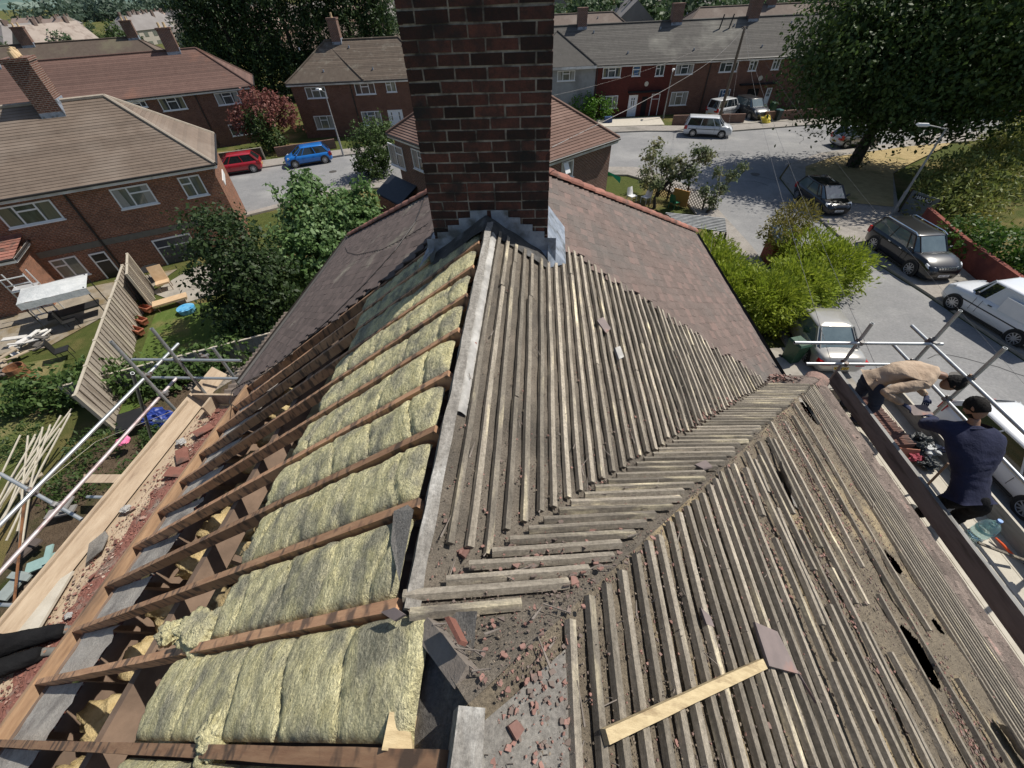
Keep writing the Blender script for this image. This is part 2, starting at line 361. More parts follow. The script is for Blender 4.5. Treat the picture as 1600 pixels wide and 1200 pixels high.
# ---- felt on the stripped slopes
def undul(x, y): return .006*nz(x, y, 1, 5)+.004*nz(x, y, 2, 18)
def sag(y, n0=-.97, p=.385): return -.008*abs(sin(pi*(y-n0)/p))
mb = MB()
def fA(u, v):
    x = u*3.96; y0 = YP+x-.06; y1 = YT+.08; y = y0+(y1-y0)*v if y1 > y0 else y1
    if x+YP-.06 > YT: y = YT+.08+(x+YP-YT)*v
    return V((x, y, zA(x)+undul(x, y)+sag(y)-.006))
mb.grid(fA, 150, 110)
hp('roofing_felt', mb, m_felt, smooth=True, label='dusty grey brown felt under the battens right of the ridge')
mb = MB()
def fC(u, v):
    y = -.88+(3.36+.88)*u; xl = max(y-YP, 0)-.02 if y > YP else (YP-y); xr = y+1.147
    x = xl+(xr-xl)*v
    return V((x, y, zC(x, y)+undul(x, y)*1.3+sag(x, 0, .4)-.006))
mb.grid(fC, 120, 22); hp('roofing_felt', mb, m_felt, smooth=True, label='felt on the narrow slope between valley and hip')
holes = [(3.40, 2.02, .11, .17), (3.26, .38, .085, .10), (2.80, -.33, .12, .17), (3.33, -.05, .035, .05)]
def inhole(x, y):
    for hx, hy, rx, ry in holes:
        if ((x-hx)/rx)**2+((y-hy)/ry)**2 < 1+.35*nz(x, y, 4, 9): return True
    return False
mb = MB()
def lump(x, y):
    h = undul(x, y)*1.6
    k = min(1, max(0, (x-1.9)/.5))*min(1, max(0, (3.75-x)/.2))
    h += k*(.022+.035*nz(x*1.3, y*.8, 7, 2.2)+.016*nz(x, y*.5, 3, 7))
    for hx, hy, rx, ry in holes:
        d = sqrt(((x-hx)/rx)**2+((y-hy)/ry)**2)
        h += .022*math.exp(-(d-1.1)**2/.10)
    return h
def fB(u, v):
    x = .27+(4.5-.27)*u; yt = x-1.147; y = -2.6+(yt+2.6)*v
    return V((x, y, zB(x)+lump(x, y)+sag(y)-.006))
def skB(u, v):
    p = fB(u, v); return inhole(p.x, p.y)
mb.grid(fB, 330, 330, skip=skB); hp('roofing_felt', mb, m_feltb, smooth=True, label='torn lumpy felt bleached yellow brown on the near slope')
mb = MB()
def fG(u, v):
    x = .29+.27*u; y = -1.9+(1.9-.93+ (x-.29)*.9)*v
    return V((x, y, zB(x)+.006+.006*nz(x, y, 5, 9)+(.02*max(0, 1-abs(x-.33)/.05) if y > -1.3 else 0)))
mb.grid(fG, 30, 60); hp('felt_patch', mb, m_feltgrey, smooth=True)
mb = MB(); mb.poly([(.4, -2.5, zB(.4)-.25), (4.2, -2.5, zB(4.2)-.25), (4.2, 2.9, zB(4.2)-.25), (.4, -.6, zB(.4)-.25)]); hp('loft_shade_sheet', mb, m_black)  # black sheet painting the loft's darkness seen through the torn felt
# curled flaps of felt by the holes
def flap(cx, cy, L_, w_, ang, curl=1.0, lift=.05):
    mb = MB(); c = V((cx, cy, zB(cx)+lump(cx, cy)))
    ax = (V((cos(ang), sin(ang), 0))); ax = (ax-nA*ax.dot(nA)).normalized(); ay = nA.cross(ax)
    mb.grid(lambda u, v: c+ax*((u-.5)*L_*(1-.25*v+.1*nz(v*3, cx, 0, 2)))+ay*((v-.5)*w_)*cos(v*curl*.8)+nA*(.008+lift*v*v+.012*nz(u*2, v*2, cx, 2)), 14, 10)
    return mb
hp('felt_flap', flap(2.22, .62, .36, .16, 1.3, 1, .06), m_feltgrey, smooth=True)
hp('felt_flap', flap(3.30, -.72, .32, .15, 1.9, 1.2, .06), m_feltgrey, smooth=True)
# ---- battens
def batten(mb, a, b, n, w_=.026, h=.019, wob=.004, seg=None, m=0, nzs=1):
    a = V(a); b = V(b); L_ = (b-a).length
    if L_ < .04: return
    seg = seg or max(2, int(L_/.13)); d = (b-a)/L_; s = d.cross(n).normalized(); rings = []; ph = random.random()*50
    for i in range(seg+1):
        k = i/seg; c = a+(b-a)*k+s*wob*nz(k*L_*1.4, ph)*2*nzs+n*wob*.5*(1+nz(k*L_*2, ph+9))
        ww = w_*(1+.12*nz(k*L_*4, ph+20))/2
        rings.append([c-s*ww, c+s*ww, c+s*ww*.93+n*h, c-s*ww*.93+n*h])
    mb.loft(rings, r=random.random()*.99+.01)
slopeA = []; slopeB = []
xs = []; x = .105
while x < 3.80: xs.append(x); x += .0705+.0075*min(1, x/2)+.0*x
far_b = MB(); nb_ = 0
for i, x in enumerate(xs):
    ya = YP+x+.03+random.uniform(-.02, .02); yb = YT-.03
    if x < .30: ya = -.335+random.uniform(-.02, .03)
    if x < .5: yb = 2.42+random.uniform(-.01, .02)
    if yb-ya < .08: continue
    z = zA(x); dx = random.uniform(-.006, .006)
    yb += .06*(x > .5)
    mb = MB()
    cut = []
    if random.random() < .55: cut = [random.uniform(ya+.5, yb-.3)] if yb-ya > 1.2 else []
    pts_ = [ya]+cut+[yb]; off = 0
    for k in range(len(pts_)-1):
        j = random.uniform(-.004, .004)
        wob = .004+(.010 if 1.6 < x < 2.5 else 0)
        batten(mb, (x+j, pts_[k]+(.004 if k else 0), z-T*j+.002), (x+dx+j, pts_[k+1]-(.004 if k < len(pts_)-2 else 0), zA(x+dx+j)+.002), nA, wob=wob, w_=random.uniform(.027, .032), h=.025)
    if i < 36: hp('batten', mb, m_batten)
    else: far_b.v += []; slopeA.append(mb)
def merge(lst):
    o = MB()
    for q in lst:
        k = len(o.v); o.v += q.v; o.f += [tuple(i+k for i in f) for f in q.f]; o.r += q.r; o.m += q.m
    return o
hp('batten', merge(slopeA), m_batten, kind='stuff')
cb = []; y = YP-.045; i = 0
SK = .10
while y < 3.25:
    xl = max(y-YP, -.02)+.02; xr = y+1.147+.01
    if i == 0: xl = .04; xr = .42
    if i == 1: xl = -.01; xr = .56
    mb = MB(); sk = SK*max(.25, 1-y/3)
    ya = y-sk*.25*(xr-xl); yb = y+sk*(xr-xl)
    batten(mb, (xl+random.uniform(-.01, .01), ya, zC(0, ya)+.004), (xr+random.uniform(-.02, .02), yb, zC(0, yb)+.004), nC, w_=random.uniform(.028, .033), h=.026, wob=.003)
    if i < 20: hp('batten', mb, m_battenx)
    else: cb.append(mb)
    y += .0735+.004*min(1, max(0, y)); i += 1
hp('batten', merge(cb), m_battenx, kind='stuff')
# near slope: regular down to x=1.7, then irregular under felt, then close set by the eave
xs = []; x = .555
while x < 1.75: xs.append(x); x += .0725
for q in (1.80, 1.90, 1.955, 2.06, 2.13, 2.27, 2.33, 2.47, 2.69, 2.93, 3.14): xs.append(q)
xs += [3.50, 3.565, 3.62, 3.675, 3.73, 3.785, 3.84, 3.90, 3.955, 4.01, 4.065, 4.12]
nb = 0; bb = []
for i, x in enumerate(xs):
    yt = x-1.147-.02+random.uniform(-.02, .015); irr = 1.75 < x < 3.4
    if i == 0: yt = -.62
    if i == 1: yt = -.53
    yb = -2.5; segs = [(yb, yt)]
    if irr:
        g = random.uniform(yb+1.3, yt-.4); segs = [(yb, g-random.uniform(.02, .2)), (g+random.uniform(0, .1), yt-random.uniform(0, .15))]
    mb = MB()
    for a, b in segs:
        if b-a < .1: continue
        j = random.uniform(-.02, .02) if irr else random.uniform(-.005, .005)
        j2 = random.uniform(-.02, .02) if irr else random.uniform(-.005, .005)
        k = .017 if irr else .002
        batten(mb, (x+j, a, zB(x+j)+k+.0), (x+j2, b, zB(x+j2)+k), nA, w_=random.uniform(.027, .033), h=.026, wob=.012 if irr else .005)
    nb += 1
    if nb <= 44: hp('batten', mb, m_batten)
    else: bb.append(mb)
if bb: hp('batten', merge(bb), m_batten, kind='stuff')
# eave tiles of the near slope and of the valley corner
mb = MB(); tiles(mb, [(4.14, -2.6, zB(4.14)+.012), (4.5, -2.6, zB(4.5)+.012), (4.5, 3.25, zB(4.5)+.012), (4.14, 2.9, zB(4.14)+.012)], lambda p: random.random() > .10, gauge=.10, tw=.165, th=.013, jit=.014)
tiles(mb, [(3.45, 2.98, zC(0, 2.98)+.01), (4.1, 2.98, zC(0, 2.98)+.01), (4.5, 3.36, zC(0, 3.36)+.01), (3.94, 3.4, zC(0, 3.4)+.01)], gauge=.1, th=.014)
hp('eave_tiles', mb, mat('eave_tile', (.135, .105, .088), (.21, .165, .14), (.36, .235, .20), scale=9, scale3=4, t3=(.60, .72), rough=.95, bump=1, bscale=60, bdist=.012, rnd=.35, speck=.5, sscale=60))
mb = MB(); mb.box(4.38, -7, ZE-.24, 4.42, 3.35, ZE-.02); mb.box(3.9, 3.33, ZE-.24, 4.42, 3.37, ZE-.02); hp('fascia', mb, m_footb)
# ---- ridge boards, hips, lead
def roughbox(mb, a, b, w_, h, up, seg=40, amp=.004, r=0):
    a = V(a); b = V(b); d = (b-a).normalized(); s = d.cross(V(up)).normalized(); u = s.cross(d); rings = []; ph = random.random()*30
    for i in range(seg+1):
        k = i/seg; c = a+(b-a)*k; L_ = (b-a).length*k
        e1 = amp*nz(L_*6, ph); e2 = amp*nz(L_*6, ph+7); e3 = amp*nz(L_*4, ph+15)
        rings.append([c-s*(w_/2+e1)-u*h/2, c+s*(w_/2+e2)-u*h/2, c+s*(w_/2+e2)+u*(h/2+e3), c-s*(w_/2+e1)+u*(h/2+e3)])
    mb.loft(rings, r=r)
mb = MB(); roughbox(mb, (.018, YP-.02, -.045), (.018, 2.42, -.03), .052, .12, (.35, 0, 1), 90, .008); hp('ridge_board', mb, m_ridgeb, label='grey ridge board whitened along its upper half')
mb = MB(); roughbox(mb, (.28, -2.6, T*.28-.04), (.28, -.875, T*.28-.04), .07, .12, (.25, 0, 1), 30, .004); hp('ridge_board', mb, m_ridgeb, label='short bare ridge board at the near end')
mb = MB(); roughbox(mb, onL(655, 978)-nL*.035, onL(716, 1056)-nL*.035, .062, .05, nL, 8, .003); hp('hip_rafter', mb, m_boardx)
mb = MB(); mb.grid(lambda u, v: V((.03+.24*u, -.60-.38*v-.03*u, zL(.03+.24*u)-.085+.015*nz(u*3, v*3, 5, 2))), 12, 14); hp('sagging_felt', mb, m_feltgrey, smooth=True)
mb = MB()
def mort(u, v):
    y = .30+2.1*u; x = .045+.05*v; return V((x, y, zA(x)+.004+.014*sin(pi*v)+.012*nz(x, y, 6, 25)))
mb.grid(mort, 160, 8); hp('mortar_strip', mb, m_leadgrey, smooth=True)
# ---- chimney
CX0, CX1, CY0, CY1 = -.48, .53, 2.47, 3.38
ch = MB(); ch.box(CX0+.004, CY0+.004, -1.2, CX1-.004, CY1-.004, 1.95)
chimney = hp('chimney', ch, m_mortar, label='tall dark red brick chimney stack with pale mortar joints')
mb = MB(); hC = .075; z = .62-.075*20; row = 0
faces = (((CX0, CY0), (1, 0), CX1-CX0, (0, -1)), ((CX1, CY0), (0, 1), CY1-CY0, (1, 0)), ((CX0, CY1), (0, -1), CY1-CY0, (-1, 0)))
while z < 1.9:
    for (ox, oy), d, Lf, nn in faces:
        first = [.225, .112][row % 2]
        s = 0; wds = [first]
        while s < Lf-.001:
            bw = wds.pop(0) if wds else .225
            if random.random() < .06 and bw > .2: bw = .112
            e = min(Lf, s+bw)
            if Lf-e < .05: e = Lf
            a0 = s+.006; a1 = e-.006; a0 = 0.0 if s == 0 else a0; a1 = Lf if e == Lf else a1
            pr = random.uniform(.0, .003); zz = z+random.uniform(-.0015, .0015)
            x0 = ox+d[0]*a0; y0 = oy+d[1]*a0; x1 = ox+d[0]*a1; y1 = oy+d[1]*a1
            ix, iy = -nn[0]*.03, -nn[1]*.03; px_, py_ = nn[0]*pr, nn[1]*pr; c_ = .003
            J_ = lambda: random.uniform(-.0028, .0028)
            p = [(x0+px_, y0+py_, zz+.005), (x1+px_, y1+py_, zz+.005), (x1+ix, y1+iy, zz+.005), (x0+ix, y0+iy, zz+.005)]
            q = [(a[0], a[1], zz+hC-.007) for a in p]
            mb.hexa([(a[0]+J_()*abs(d[0]), a[1]+J_()*abs(d[1]), a[2]+J_()) for a in p+q], random.random()*.99+.01)
            s = e
    z += hC; row += 1
hp('bricks', mb, m_chbrick, chimney)
# stepped lead flashing on the front and saddle
mb = MB()
for sgn in (-1, 1):
    for k in range(5):
        xa = .035+k*.105; zt = .105-.062*k-.01; w_ = .135
        xc = .025+sgn*xa
        zb = -T*abs(xc+sgn*w_)-.02
        mb.poly([(xc, CY0-.008, zb-.03), (xc+sgn*w_, CY0-.010, zb-.06), (xc+sgn*(w_*.95), CY0-.010, zt), (xc-sgn*.02, CY0-.009, zt+.005)])
def saddle(u, v):
    x = -.50+1.05*u; y = CY0-.005-.17*v; z = -T*abs(x)+.055-.045*v+.012*nz(x, y, 2, 9)+.006
    return V((x, y, z))
mb2 = MB(); mb2.grid(saddle, 40, 10)
hp('step_flashing', mb, m_lead, chimney)
hp('lead_saddle', mb2, mat('dirty_saddle', (.035, .033, .032), (.09, .085, .08), (.16, .16, .16), scale=9, scale3=6, t3=(.55, .7), rough=.8, bump=.8, bscale=40, bdist=.01), chimney, smooth=True)
mb = MB(); mb.poly([(CX1+.01, CY0-.12, zA(CX1)-.02), (CX1+.19, CY0+.1, zA(CX1+.19)+.035), (CX1+.21, CY1, zA(CX1+.2)+.04), (CX1+.008, CY1, zA(CX1)+.16), (CX1+.008, CY0-.01, zA(CX1)+.17)])
mb.poly([(CX1+.011, CY0-.12, zA(CX1)-.02), (CX1-.12, CY0-.13, zA(CX1)+.03), (CX1-.11, CY0-.012, zA(CX1)+.10), (CX1+.012, CY0-.011, zA(CX1)+.10)])
hp('side_flashing', mb, m_lead, chimney); mb = MB()
mb.grid(lambda u, v: V((CX0-.02-.16*u, CY0-.1+.9*v, zL(CX0-.16*u)+.05+.05*(1-u)+.015*nz(u*3, v*5, 1, 2))), 8, 24)
hp('side_flashing', mb, m_lead, chimney)
# ---- left slope: rafters, insulation, joists
ys = [-.975+.3875*k for k in range(-3, 11)]
m_ins = []
for k, y in enumerate(ys):
    xt = -.012 if y > YP+.02 else min(.25, -(y-YP)*1.0+.0)
    if y < -.9: xt = .245
    mb = MB(); a = V((-3.72, y, zL(-3.72)-.05)); b = V((xt, y, zL(xt)-.05))
    roughbox(mb, a, b, .041, .09, nL, 30, .002, r=random.random()*.9+.05)
    hp('rafter', mb, m_rafter)
def wool(y0, y1, x0, x1, ph, thick=.13, bul=.028):
    mb = MB()
    def f(u, v):
        e = .05*nz(v*3, ph, 0, 1.3)+.02*nz(v*9, ph, 0, 2); xx0 = x0+e
        x = xx0+(x1-xx0)*u; y = y0+(y1-y0)*v
        ed = min(v, 1-v)*(y1-y0); eu = min(u*(x1-xx0), 9)
        h = -.012+bul*(1-math.exp(-ed/.05))+.020*nz(x, y*.8, ph, 3.6)+.011*nz(x*1.5, y, ph, 10)+.006*nz(x*1.3, y, ph, 34)
        h -= .02*math.exp(-ed/.012)
        fx = (x*1.9+ph+.3*nz(x, y*3, ph, 1)) % .62; h -= .034*math.exp(-((fx-.3)/.022)**2)*(.4+.6*abs(nz(ph, x, 0, 1)))
        if eu < .07: h -= thick*(1-eu/.07)**2
        ur = (1-u)*(x1-xx0); h -= .05*math.exp(-ur/.03)
        return V((x, y, zL(x)+h))
    mb.grid(f, int((x1-x0)/.014), int((y1-y0)/.011)); return mb
lo = {-4: -1.3, -3: -1.45, -2: -1.45, -1: -1.45, 0: -1.50, 1: -1.25, 2: -1.33, 3: -1.40, 4: -1.36, 5: -1.30, 6: -1.38, 7: -1.32, 8: -1.42, 9: -1.5}
for k in range(len(ys)-1):
    y0 = ys[k]+.03; y1 = ys[k+1]-.03; kk = k-3
    x1 = -.05
    if y1 < -.58: x1 = .12
    if y1 < -.9: x1 = .20
    hp('insulation_batt', wool(y0, y1, lo.get(kk, -1.4)-.02, x1, k*3.1), m_wool, smooth=True)
def lumpball(mb, c, rx, ry, rz, ph, n=22, amp=.35):
    c = V(c)
    def f(u, v):
        a = 2*pi*u; b = pi*(v-.5); d = V((cos(a)*cos(b), sin(a)*cos(b), sin(b)))
        k = 1+amp*noise.noise(d*1.6+V((ph, 0, 0)))+amp*.5*noise.noise(d*4+V((ph, 5, 0)))+amp*.25*noise.noise(d*11+V((ph, 5, 0)))
        return c+V((d.x*rx*k, d.y*ry*k, d.z*rz*k))
    mb.grid(f, n*2, n)
for (px, py, dz, rx, ry, ph) in ((318, 985, .01, .17, .10, 1), (262, 985, .0, .08, .07, 6), (335, 1150, .0, .08, .08, 2)):
    p = onL(px, py); mb = MB(); lumpball(mb, p+V((0, 0, -.04+dz)), rx, ry, .05, ph, 40, .45); hp('insulation_tuft', mb, m_wool, smooth=True)
# eaves felt boards, loft insulation, purlin, joists
for k in range(len(ys)-1):
    y0 = ys[k]+.026; y1 = ys[k+1]-.026
    mb = MB(); xa, xb = -3.66, -2.95+.14*nz(k, 0, 0, 3)
    mb.grid(lambda u, v: V((xa+(xb-xa)*u+.05*nz(v*2, k, 0, 2)*u, y0+(y1-y0)*v, zL(xa+(xb-xa)*u)-.085-.05*u+.012*nz(u*2, v*2, k, 2))), 10, 8)
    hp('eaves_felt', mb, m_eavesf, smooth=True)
    mb = MB(); 
    for q in range(3):
        lumpball(mb, (-2.78+.40*q+.1*nz(k, q), (y0+y1)/2+.03*nz(q, k), ZE+.22+.17*q+.08*nz(k*1.3, q*2)), .25, .15, .11, k*2.3+q, 14, .55)
    hp('loft_insulation', mb, m_woolloft, smooth=True)
mb = MB(); mb.bar((-2.0, -3, zL(-2.0)-.22), (-2.0, 4, zL(-2.0)-.22), .07, .18, (-.5, 0, 1)); hp('purlin', mb, m_joist)
mb = MB()
for k, y in enumerate(ys): mb.bar((-3.6, y+.07, ZE-.08), (1.0, y+.07, ZE-.08), .045, .1, r=random.random())
for y in (-1.1, .15, 1.3): mb.bar((-2.05, y+.03, zL(-2.0)-.3), (-1.2, y+.03, ZE-.1), .045, .09)
hp('ceiling_joist', mb, m_joist)
mb = MB(); mb.bar((-3.745, -3.2, zL(-3.745)-.045), (-3.745, 2.95, zL(-3.745)-.035), .05, .12, (-.4, 0, 1)); hp('foot_board', mb, m_footb)
mb = MB(); mb.bar((-3.60, -3.2, zL(-3.6)-.14), (-3.60, 2.95, zL(-3.6)-.14), .03, .12); hp('wall_plate', mb, m_joist)
mb = MB(); mb.poly([onL(640, 790)+nL*.01, onL(618, 800)+nL*.01, onL(615, 850)+nL*.015, onL(628, 912)+nL*.012, onL(652, 800)+nL*.02]); hp('felt_flap', mb, m_feltgrey)
p = onL(618, 1150); mb = MB(); mb.hexa([p+V(q) for q in ((-.03, -.03, -.1), (.05, -.03, -.1), (.05, .05, -.1), (-.03, .05, -.1), (-.03, -.03, -.0), (.05, -.03, -.02), (.02, .05, -.02), (-.03, .05, .0))]); hp('cut_block', mb, m_newwood)
# ---- rubble
def frag(mb, p, n, s, th=.006, lift=0):
    n = V(n); u = n.orthogonal().normalized(); w_ = n.cross(u); a0 = random.random()*6.3; k = random.choice((3, 4, 4, 5, 6)); tl = V((random.gauss(0, .18), random.gauss(0, .18), 0))
    ring = [(cos(a0+2*pi*i/k+random.uniform(-.35, .35))*s*random.uniform(.55, 1.1), sin(a0+2*pi*i/k+random.uniform(-.35, .35))*s*random.uniform(.45, 1)) for i in range(k)]
    bot = [p+u*a+w_*b+n*(lift+a*tl.x+b*tl.y) for a, b in ring]; top = [q+n*th for q in bot]; rr = random.random()*.99+.01
    mb.poly(top, rr)
    for i in range(k): mb.quad(bot[i], bot[(i+1) % k], top[(i+1) % k], top[i], rr)
def scatter(mb, fn, num, n, s0, s1, th=.005, lift=.004):
    for _ in range(num):
        p = fn()
        if p is None: continue
        frag(mb, p, n, s0*(s1/s0)**(random.random()**1.8), th, lift)
rub = MB()
def ra():
    x = 3.8*random.random()**1.1; y0 = YP+x; y = y0+abs(random.gauss(0, .35)) if random.random() < .6 else random.uniform(y0, max(y0+.1, YT))
    return V((x, y, zA(x))) if y < YT and x > .05 else None
scatter(rub, ra, 1500, nA, .003, .013)
def rc():
    y = -.85+4.1*random.random()**1.5; x = random.uniform(max(y-YP, .02), y+1.15); return V((x, y, zC(x, y))) if x > YP-y+.05 else None
scatter(rub, rc, 900, nC, .002, .016, .004, .006)
def rb():
    x = random.uniform(.45, 4.0); y = x-1.15-abs(random.gauss(0, .7)); return V((x, y, zB(x)+max(0, lump(x, y)))) if y > -2.2 and not inhole(x, y) else None
scatter(rub, rb, 2600, nA, .003, .012)
def rg():
    x = random.gauss(.42, .09); y = random.gauss(-.78, .12); return V((x, y, zB(x)+.008)) if x > .34 and y < x-1.147 and x < .56 else None
scatter(rub, rg, 420, nA, .002, .017)
def rh():
    x = random.gauss(.55, .18); y = random.gauss(-.42, .12); return V((x, y, zC(x, y)+.01)) if max(y-YP, 0) < x < y+1.2 else None
scatter(rub, rh, 260, nC, .003, .022, .005, .010)
for (cx, cy, sx, sy, n_) in ((3.0, 2.3, .12, .25, 420), (2.75, 1.0, .10, .45, 460), (2.2, -.1, .09, .35, 360), (2.95, -.75, .12, .25, 460), (1.75, .1, .08, .3, 220), (4.25, 1.5, .14, 1.2, 1500), (2.6, .5, .5, .8, 600)):
    scatter(rub, (lambda: (lambda x, y: V((x, y, zB(x)+max(0, lump(x, y))+.004)) if y < x-1.15 and not inhole(x, y) else None)(random.gauss(cx, sx), random.gauss(cy, sy))), n_, nA, .005, .018)
def rv():
    x = random.gauss(3.70, .14); y = random.gauss(3.14, .10); return V((x, y, zC(x, y)+random.random()*.10))
scatter(rub, rv, 380, V((.2, .3, .9)).normalized(), .012, .055, .012)
def rv2():
    x = random.gauss(2.2, .35); y = x+YP+random.gauss(.05, .05); return V((x, y, zA(x)+.01)) 
scatter(rub, rv2, 150, nA, .008, .03, .008)
o = rub.build('tile_rubble', m_frag)
spl = MB()
for _ in range(260):
    p, n_ = random.choice(((ra(), nA), (rb(), nA), (rc(), nC)))
    if p is None: continue
    a_ = random.gauss(1.57, .7) if n_ is nA else random.gauss(0, .6); d_ = V((cos(a_), sin(a_), 0)); d_ = (d_-n_*d_.dot(n_)).normalized(); L_ = random.uniform(.02, .11)
    spl.bar(p+n_*.022-d_*L_/2, p+n_*random.uniform(.02, .032)+d_*L_/2, random.uniform(.003, .009), .003, n_, r=random.random()*.99+.01, w2=.002)
for _ in range(420):
    x_ = random.choice((random.uniform(.1, 3.7), random.uniform(.56, 1.8))); 
    if x_ < 1.9 and random.random() < .5: y_ = random.uniform(-1.3, x_-1.25); p = V((x_, y_, zB(x_)))
    else: y_ = random.uniform(YP+x_, 2.9) if YP+x_ < 2.9 else 2.9; p = V((x_, y_, zA(x_)))
    spl.tube([p+nA*.012, p+nA*random.uniform(.03, .042)+V((random.gauss(0, .005), random.gauss(0, .005), 0))], .0016, 4)
tag(spl.build('splinters', m_boardx), 'splinters and bent nails left among the battens', 'splinters', kind='stuff'); tag(o, 'crumbs and shards of red clay tile strewn over the battens and felt', 'rubble', kind='stuff')
gr = MB()
def rga():
    x = random.uniform(.03, 3.9); y = random.uniform(YP+x, YT); return V((x, y, zA(x))) if y > YP+x else None
scatter(gr, rga, 9000, nA, .002, .007, .003, .002)
def rgb():
    x = random.uniform(.45, 4.1); y = random.uniform(-2, x-1.15); return V((x, y, zB(x)+max(0, lump(x, y)))) if not inhole(x, y) else None
scatter(gr, rgb, 12000, nA, .002, .008, .003, .002)
def rgc():
    y = random.uniform(-.85, 3.3); x = random.uniform(max(y-YP, .02), y+1.15); return V((x, y, zC(x, y))) if x > YP-y+.05 else None
scatter(gr, rgc, 4500, nC, .002, .007, .003, .003)
o = gr.build('grit', m_dust); tag(o, 'brown dust and grit lying between the battens', 'grit', kind='stuff')
# ---- loose things on the roof
m_tile_loose = mat('loose_tile_face', (.16, .13, .125), (.24, .19, .18), (.34, .17, .13), scale=8, scale3=5, t3=(.55, .7), rough=.8, bump=.3, bscale=70, bdist=.003)
def slab(name, pts, th, m, label, cat, n=nA, lift=.0):
    mb = MB(); p = [V(q)+n*lift for q in pts]; k = len(p); top = [q+n*th for q in p]
    mb.poly(top); mb.poly(p[::-1])
    for i in range(k): mb.quad(p[i], p[(i+1) % k], top[(i+1) % k], top[i])
    return tag(mb.build(name, m), label, cat)
a, b = onB(928, 1153), onB(1176, 1040)
mb = MB(); batten(mb, a+nA*.034, b+nA*.034, nA, w_=.036, h=.022, wob=.002)
tag(mb.build('loose_batten', m_newwood), 'pale yellow loose batten lying diagonally across the near battens', 'batten')
slab('loose_tile', [onB(1165, 975), onB(1200, 990), onB(1232, 1055), onB(1186, 1043)], .012, m_tile_loose, 'whole grey roof tile resting on the near battens by the pale loose batten', 'roof tile', lift=.034)
slab('loose_tile', [onB(1206, 1010), onB(1234, 1052), onB(1262, 1100), onB(1232, 1050)], .010, m_tile_loose, 'thin tile standing half hidden behind the whole grey tile', 'roof tile', lift=.03)
def bt(name, pts, label, n, k=.026): slab(name, pts, .010, m_frag if 'red' in label else m_tile_loose, label, 'broken tile', n, k)
onC = lambda x, y: gpl(x, y, (0, T, 1), T*YP)
bt('broken_tile', [onC(700, 866), onC(742, 857), onC(727, 885)], 'triangular red tile piece where the first long battens meet the cross battens', nC, .03)
bt('broken_tile', [onL(611, 962), onL(632, 955), onL(648, 966), onL(632, 976)], 'small broken tile whitened with mortar at the lower end of the long ridge board', nL, .035)
bt('broken_tile', [onB(787, 1135), onB(800, 1125), onB(812, 1140), onB(800, 1158)], 'small red shard alone on the bare grey felt', nA, .014)
bt('broken_tile', [onB(1085, 952), onB(1100, 965), onB(1106, 982), onB(1094, 978)], 'slender grey shard between battens left of the whole grey tile', nA, .022)
bt('broken_tile', [onA(928, 505), onA(938, 500), onA(950, 518), onA(942, 525)], 'slim grey tile shard halfway up the long battens', nA, .03)
bt('broken_tile', [onC(1085, 735), onC(1102, 728), onC(1112, 738), onC(1098, 742)], 'grey shard at the top of the cross battens hip', nC, .03)
slab('mortar_lump', [onA(956, 548), onA(964, 545), onA(970, 562), onA(962, 566)], .02, m_leadgrey, 'white mortar lump lying among the long battens', 'mortar lump', lift=.02)
slab('hip_tile_piece', [onL(695, 985)+V((.02, .02, .03)), onL(702, 983)+V((.02, .02, .03)), onL(722, 1008)+V((.02, .0, .03)), onL(718, 1014)+V((.02, 0, .03))], .03, m_hiptile, 'curved red tile piece leaning beside the dark hip timber', 'broken tile', nL)
# cable over the left tiled slope
pts = [onL(668, 306), onL(652, 350), onL(620, 395), onL(575, 445), onL(520, 500), onL(470, 545), onL(420, 585), onL(385, 600), onL(366, 612), onL(362, 632), onL(375, 640)]
mb = MB(); mb.tube([p+nL*.035 for p in pts], .006, 6); tag(mb.build('cable', m_gutter), 'black cable running from the chimney down the left tiled slope', 'cable')
pts = [onL(672, 352), onL(640, 372), onL(600, 392), onL(560, 400), onL(545, 396), onL(541, 388)]
mb = MB(); mb.tube([p+nL*.03 for p in pts], .004, 5); tag(mb.build('cable', m_gutter), 'thinner sagging cable on the mossy tiles beside the chimney', 'cable')
# ================================================================== ground, roads, pavements
m_asph = mat('asphalt', (.19, .19, .19), (.245, .24, .238), (.30, .295, .285), scale=1.2, scale3=.25, t3=(.5, .7), rough=.9, bump=.4, bscale=60, bdist=.01, detail=10, speck=.18, sscale=9)
m_pave = mat('pavement', (.25, .225, .20), (.33, .30, .265), (.19, .175, .15), scale=3, scale3=.5, rough=.9, bump=.3, bscale=30, bdist=.01, speck=.15, sscale=12)
m_kerb = mat('kerb', (.30, .28, .25), (.42, .39, .34), scale=3, rough=.9)
m_grass = mat('garden_grass', (.065, .082, .022), (.10, .115, .035), (.23, .17, .075), scale=3, scale3=.22, t3=(.48, .66), rough=1, bump=1, bscale=25, bdist=.06, spec=.1)
m_dry = mat('dry_grass', (.34, .26, .13), (.46, .36, .19), (.16, .15, .06), scale=2, scale3=.6, t3=(.55, .7), rough=1, bump=.8, bscale=30, bdist=.05, spec=.1)
m_soil = mat('garden_soil', (.085, .06, .04), (.15, .11, .075), (.05, .06, .02), scale=4, scale3=.8, rough=1, bump=1, bscale=15, bdist=.08, spec=.1)
m_conc = mat('drive_concrete', (.30, .27, .23), (.38, .35, .30), (.20, .18, .15), scale=3, scale3=.5, rough=.9, bump=.2, bscale=30, bdist=.01)
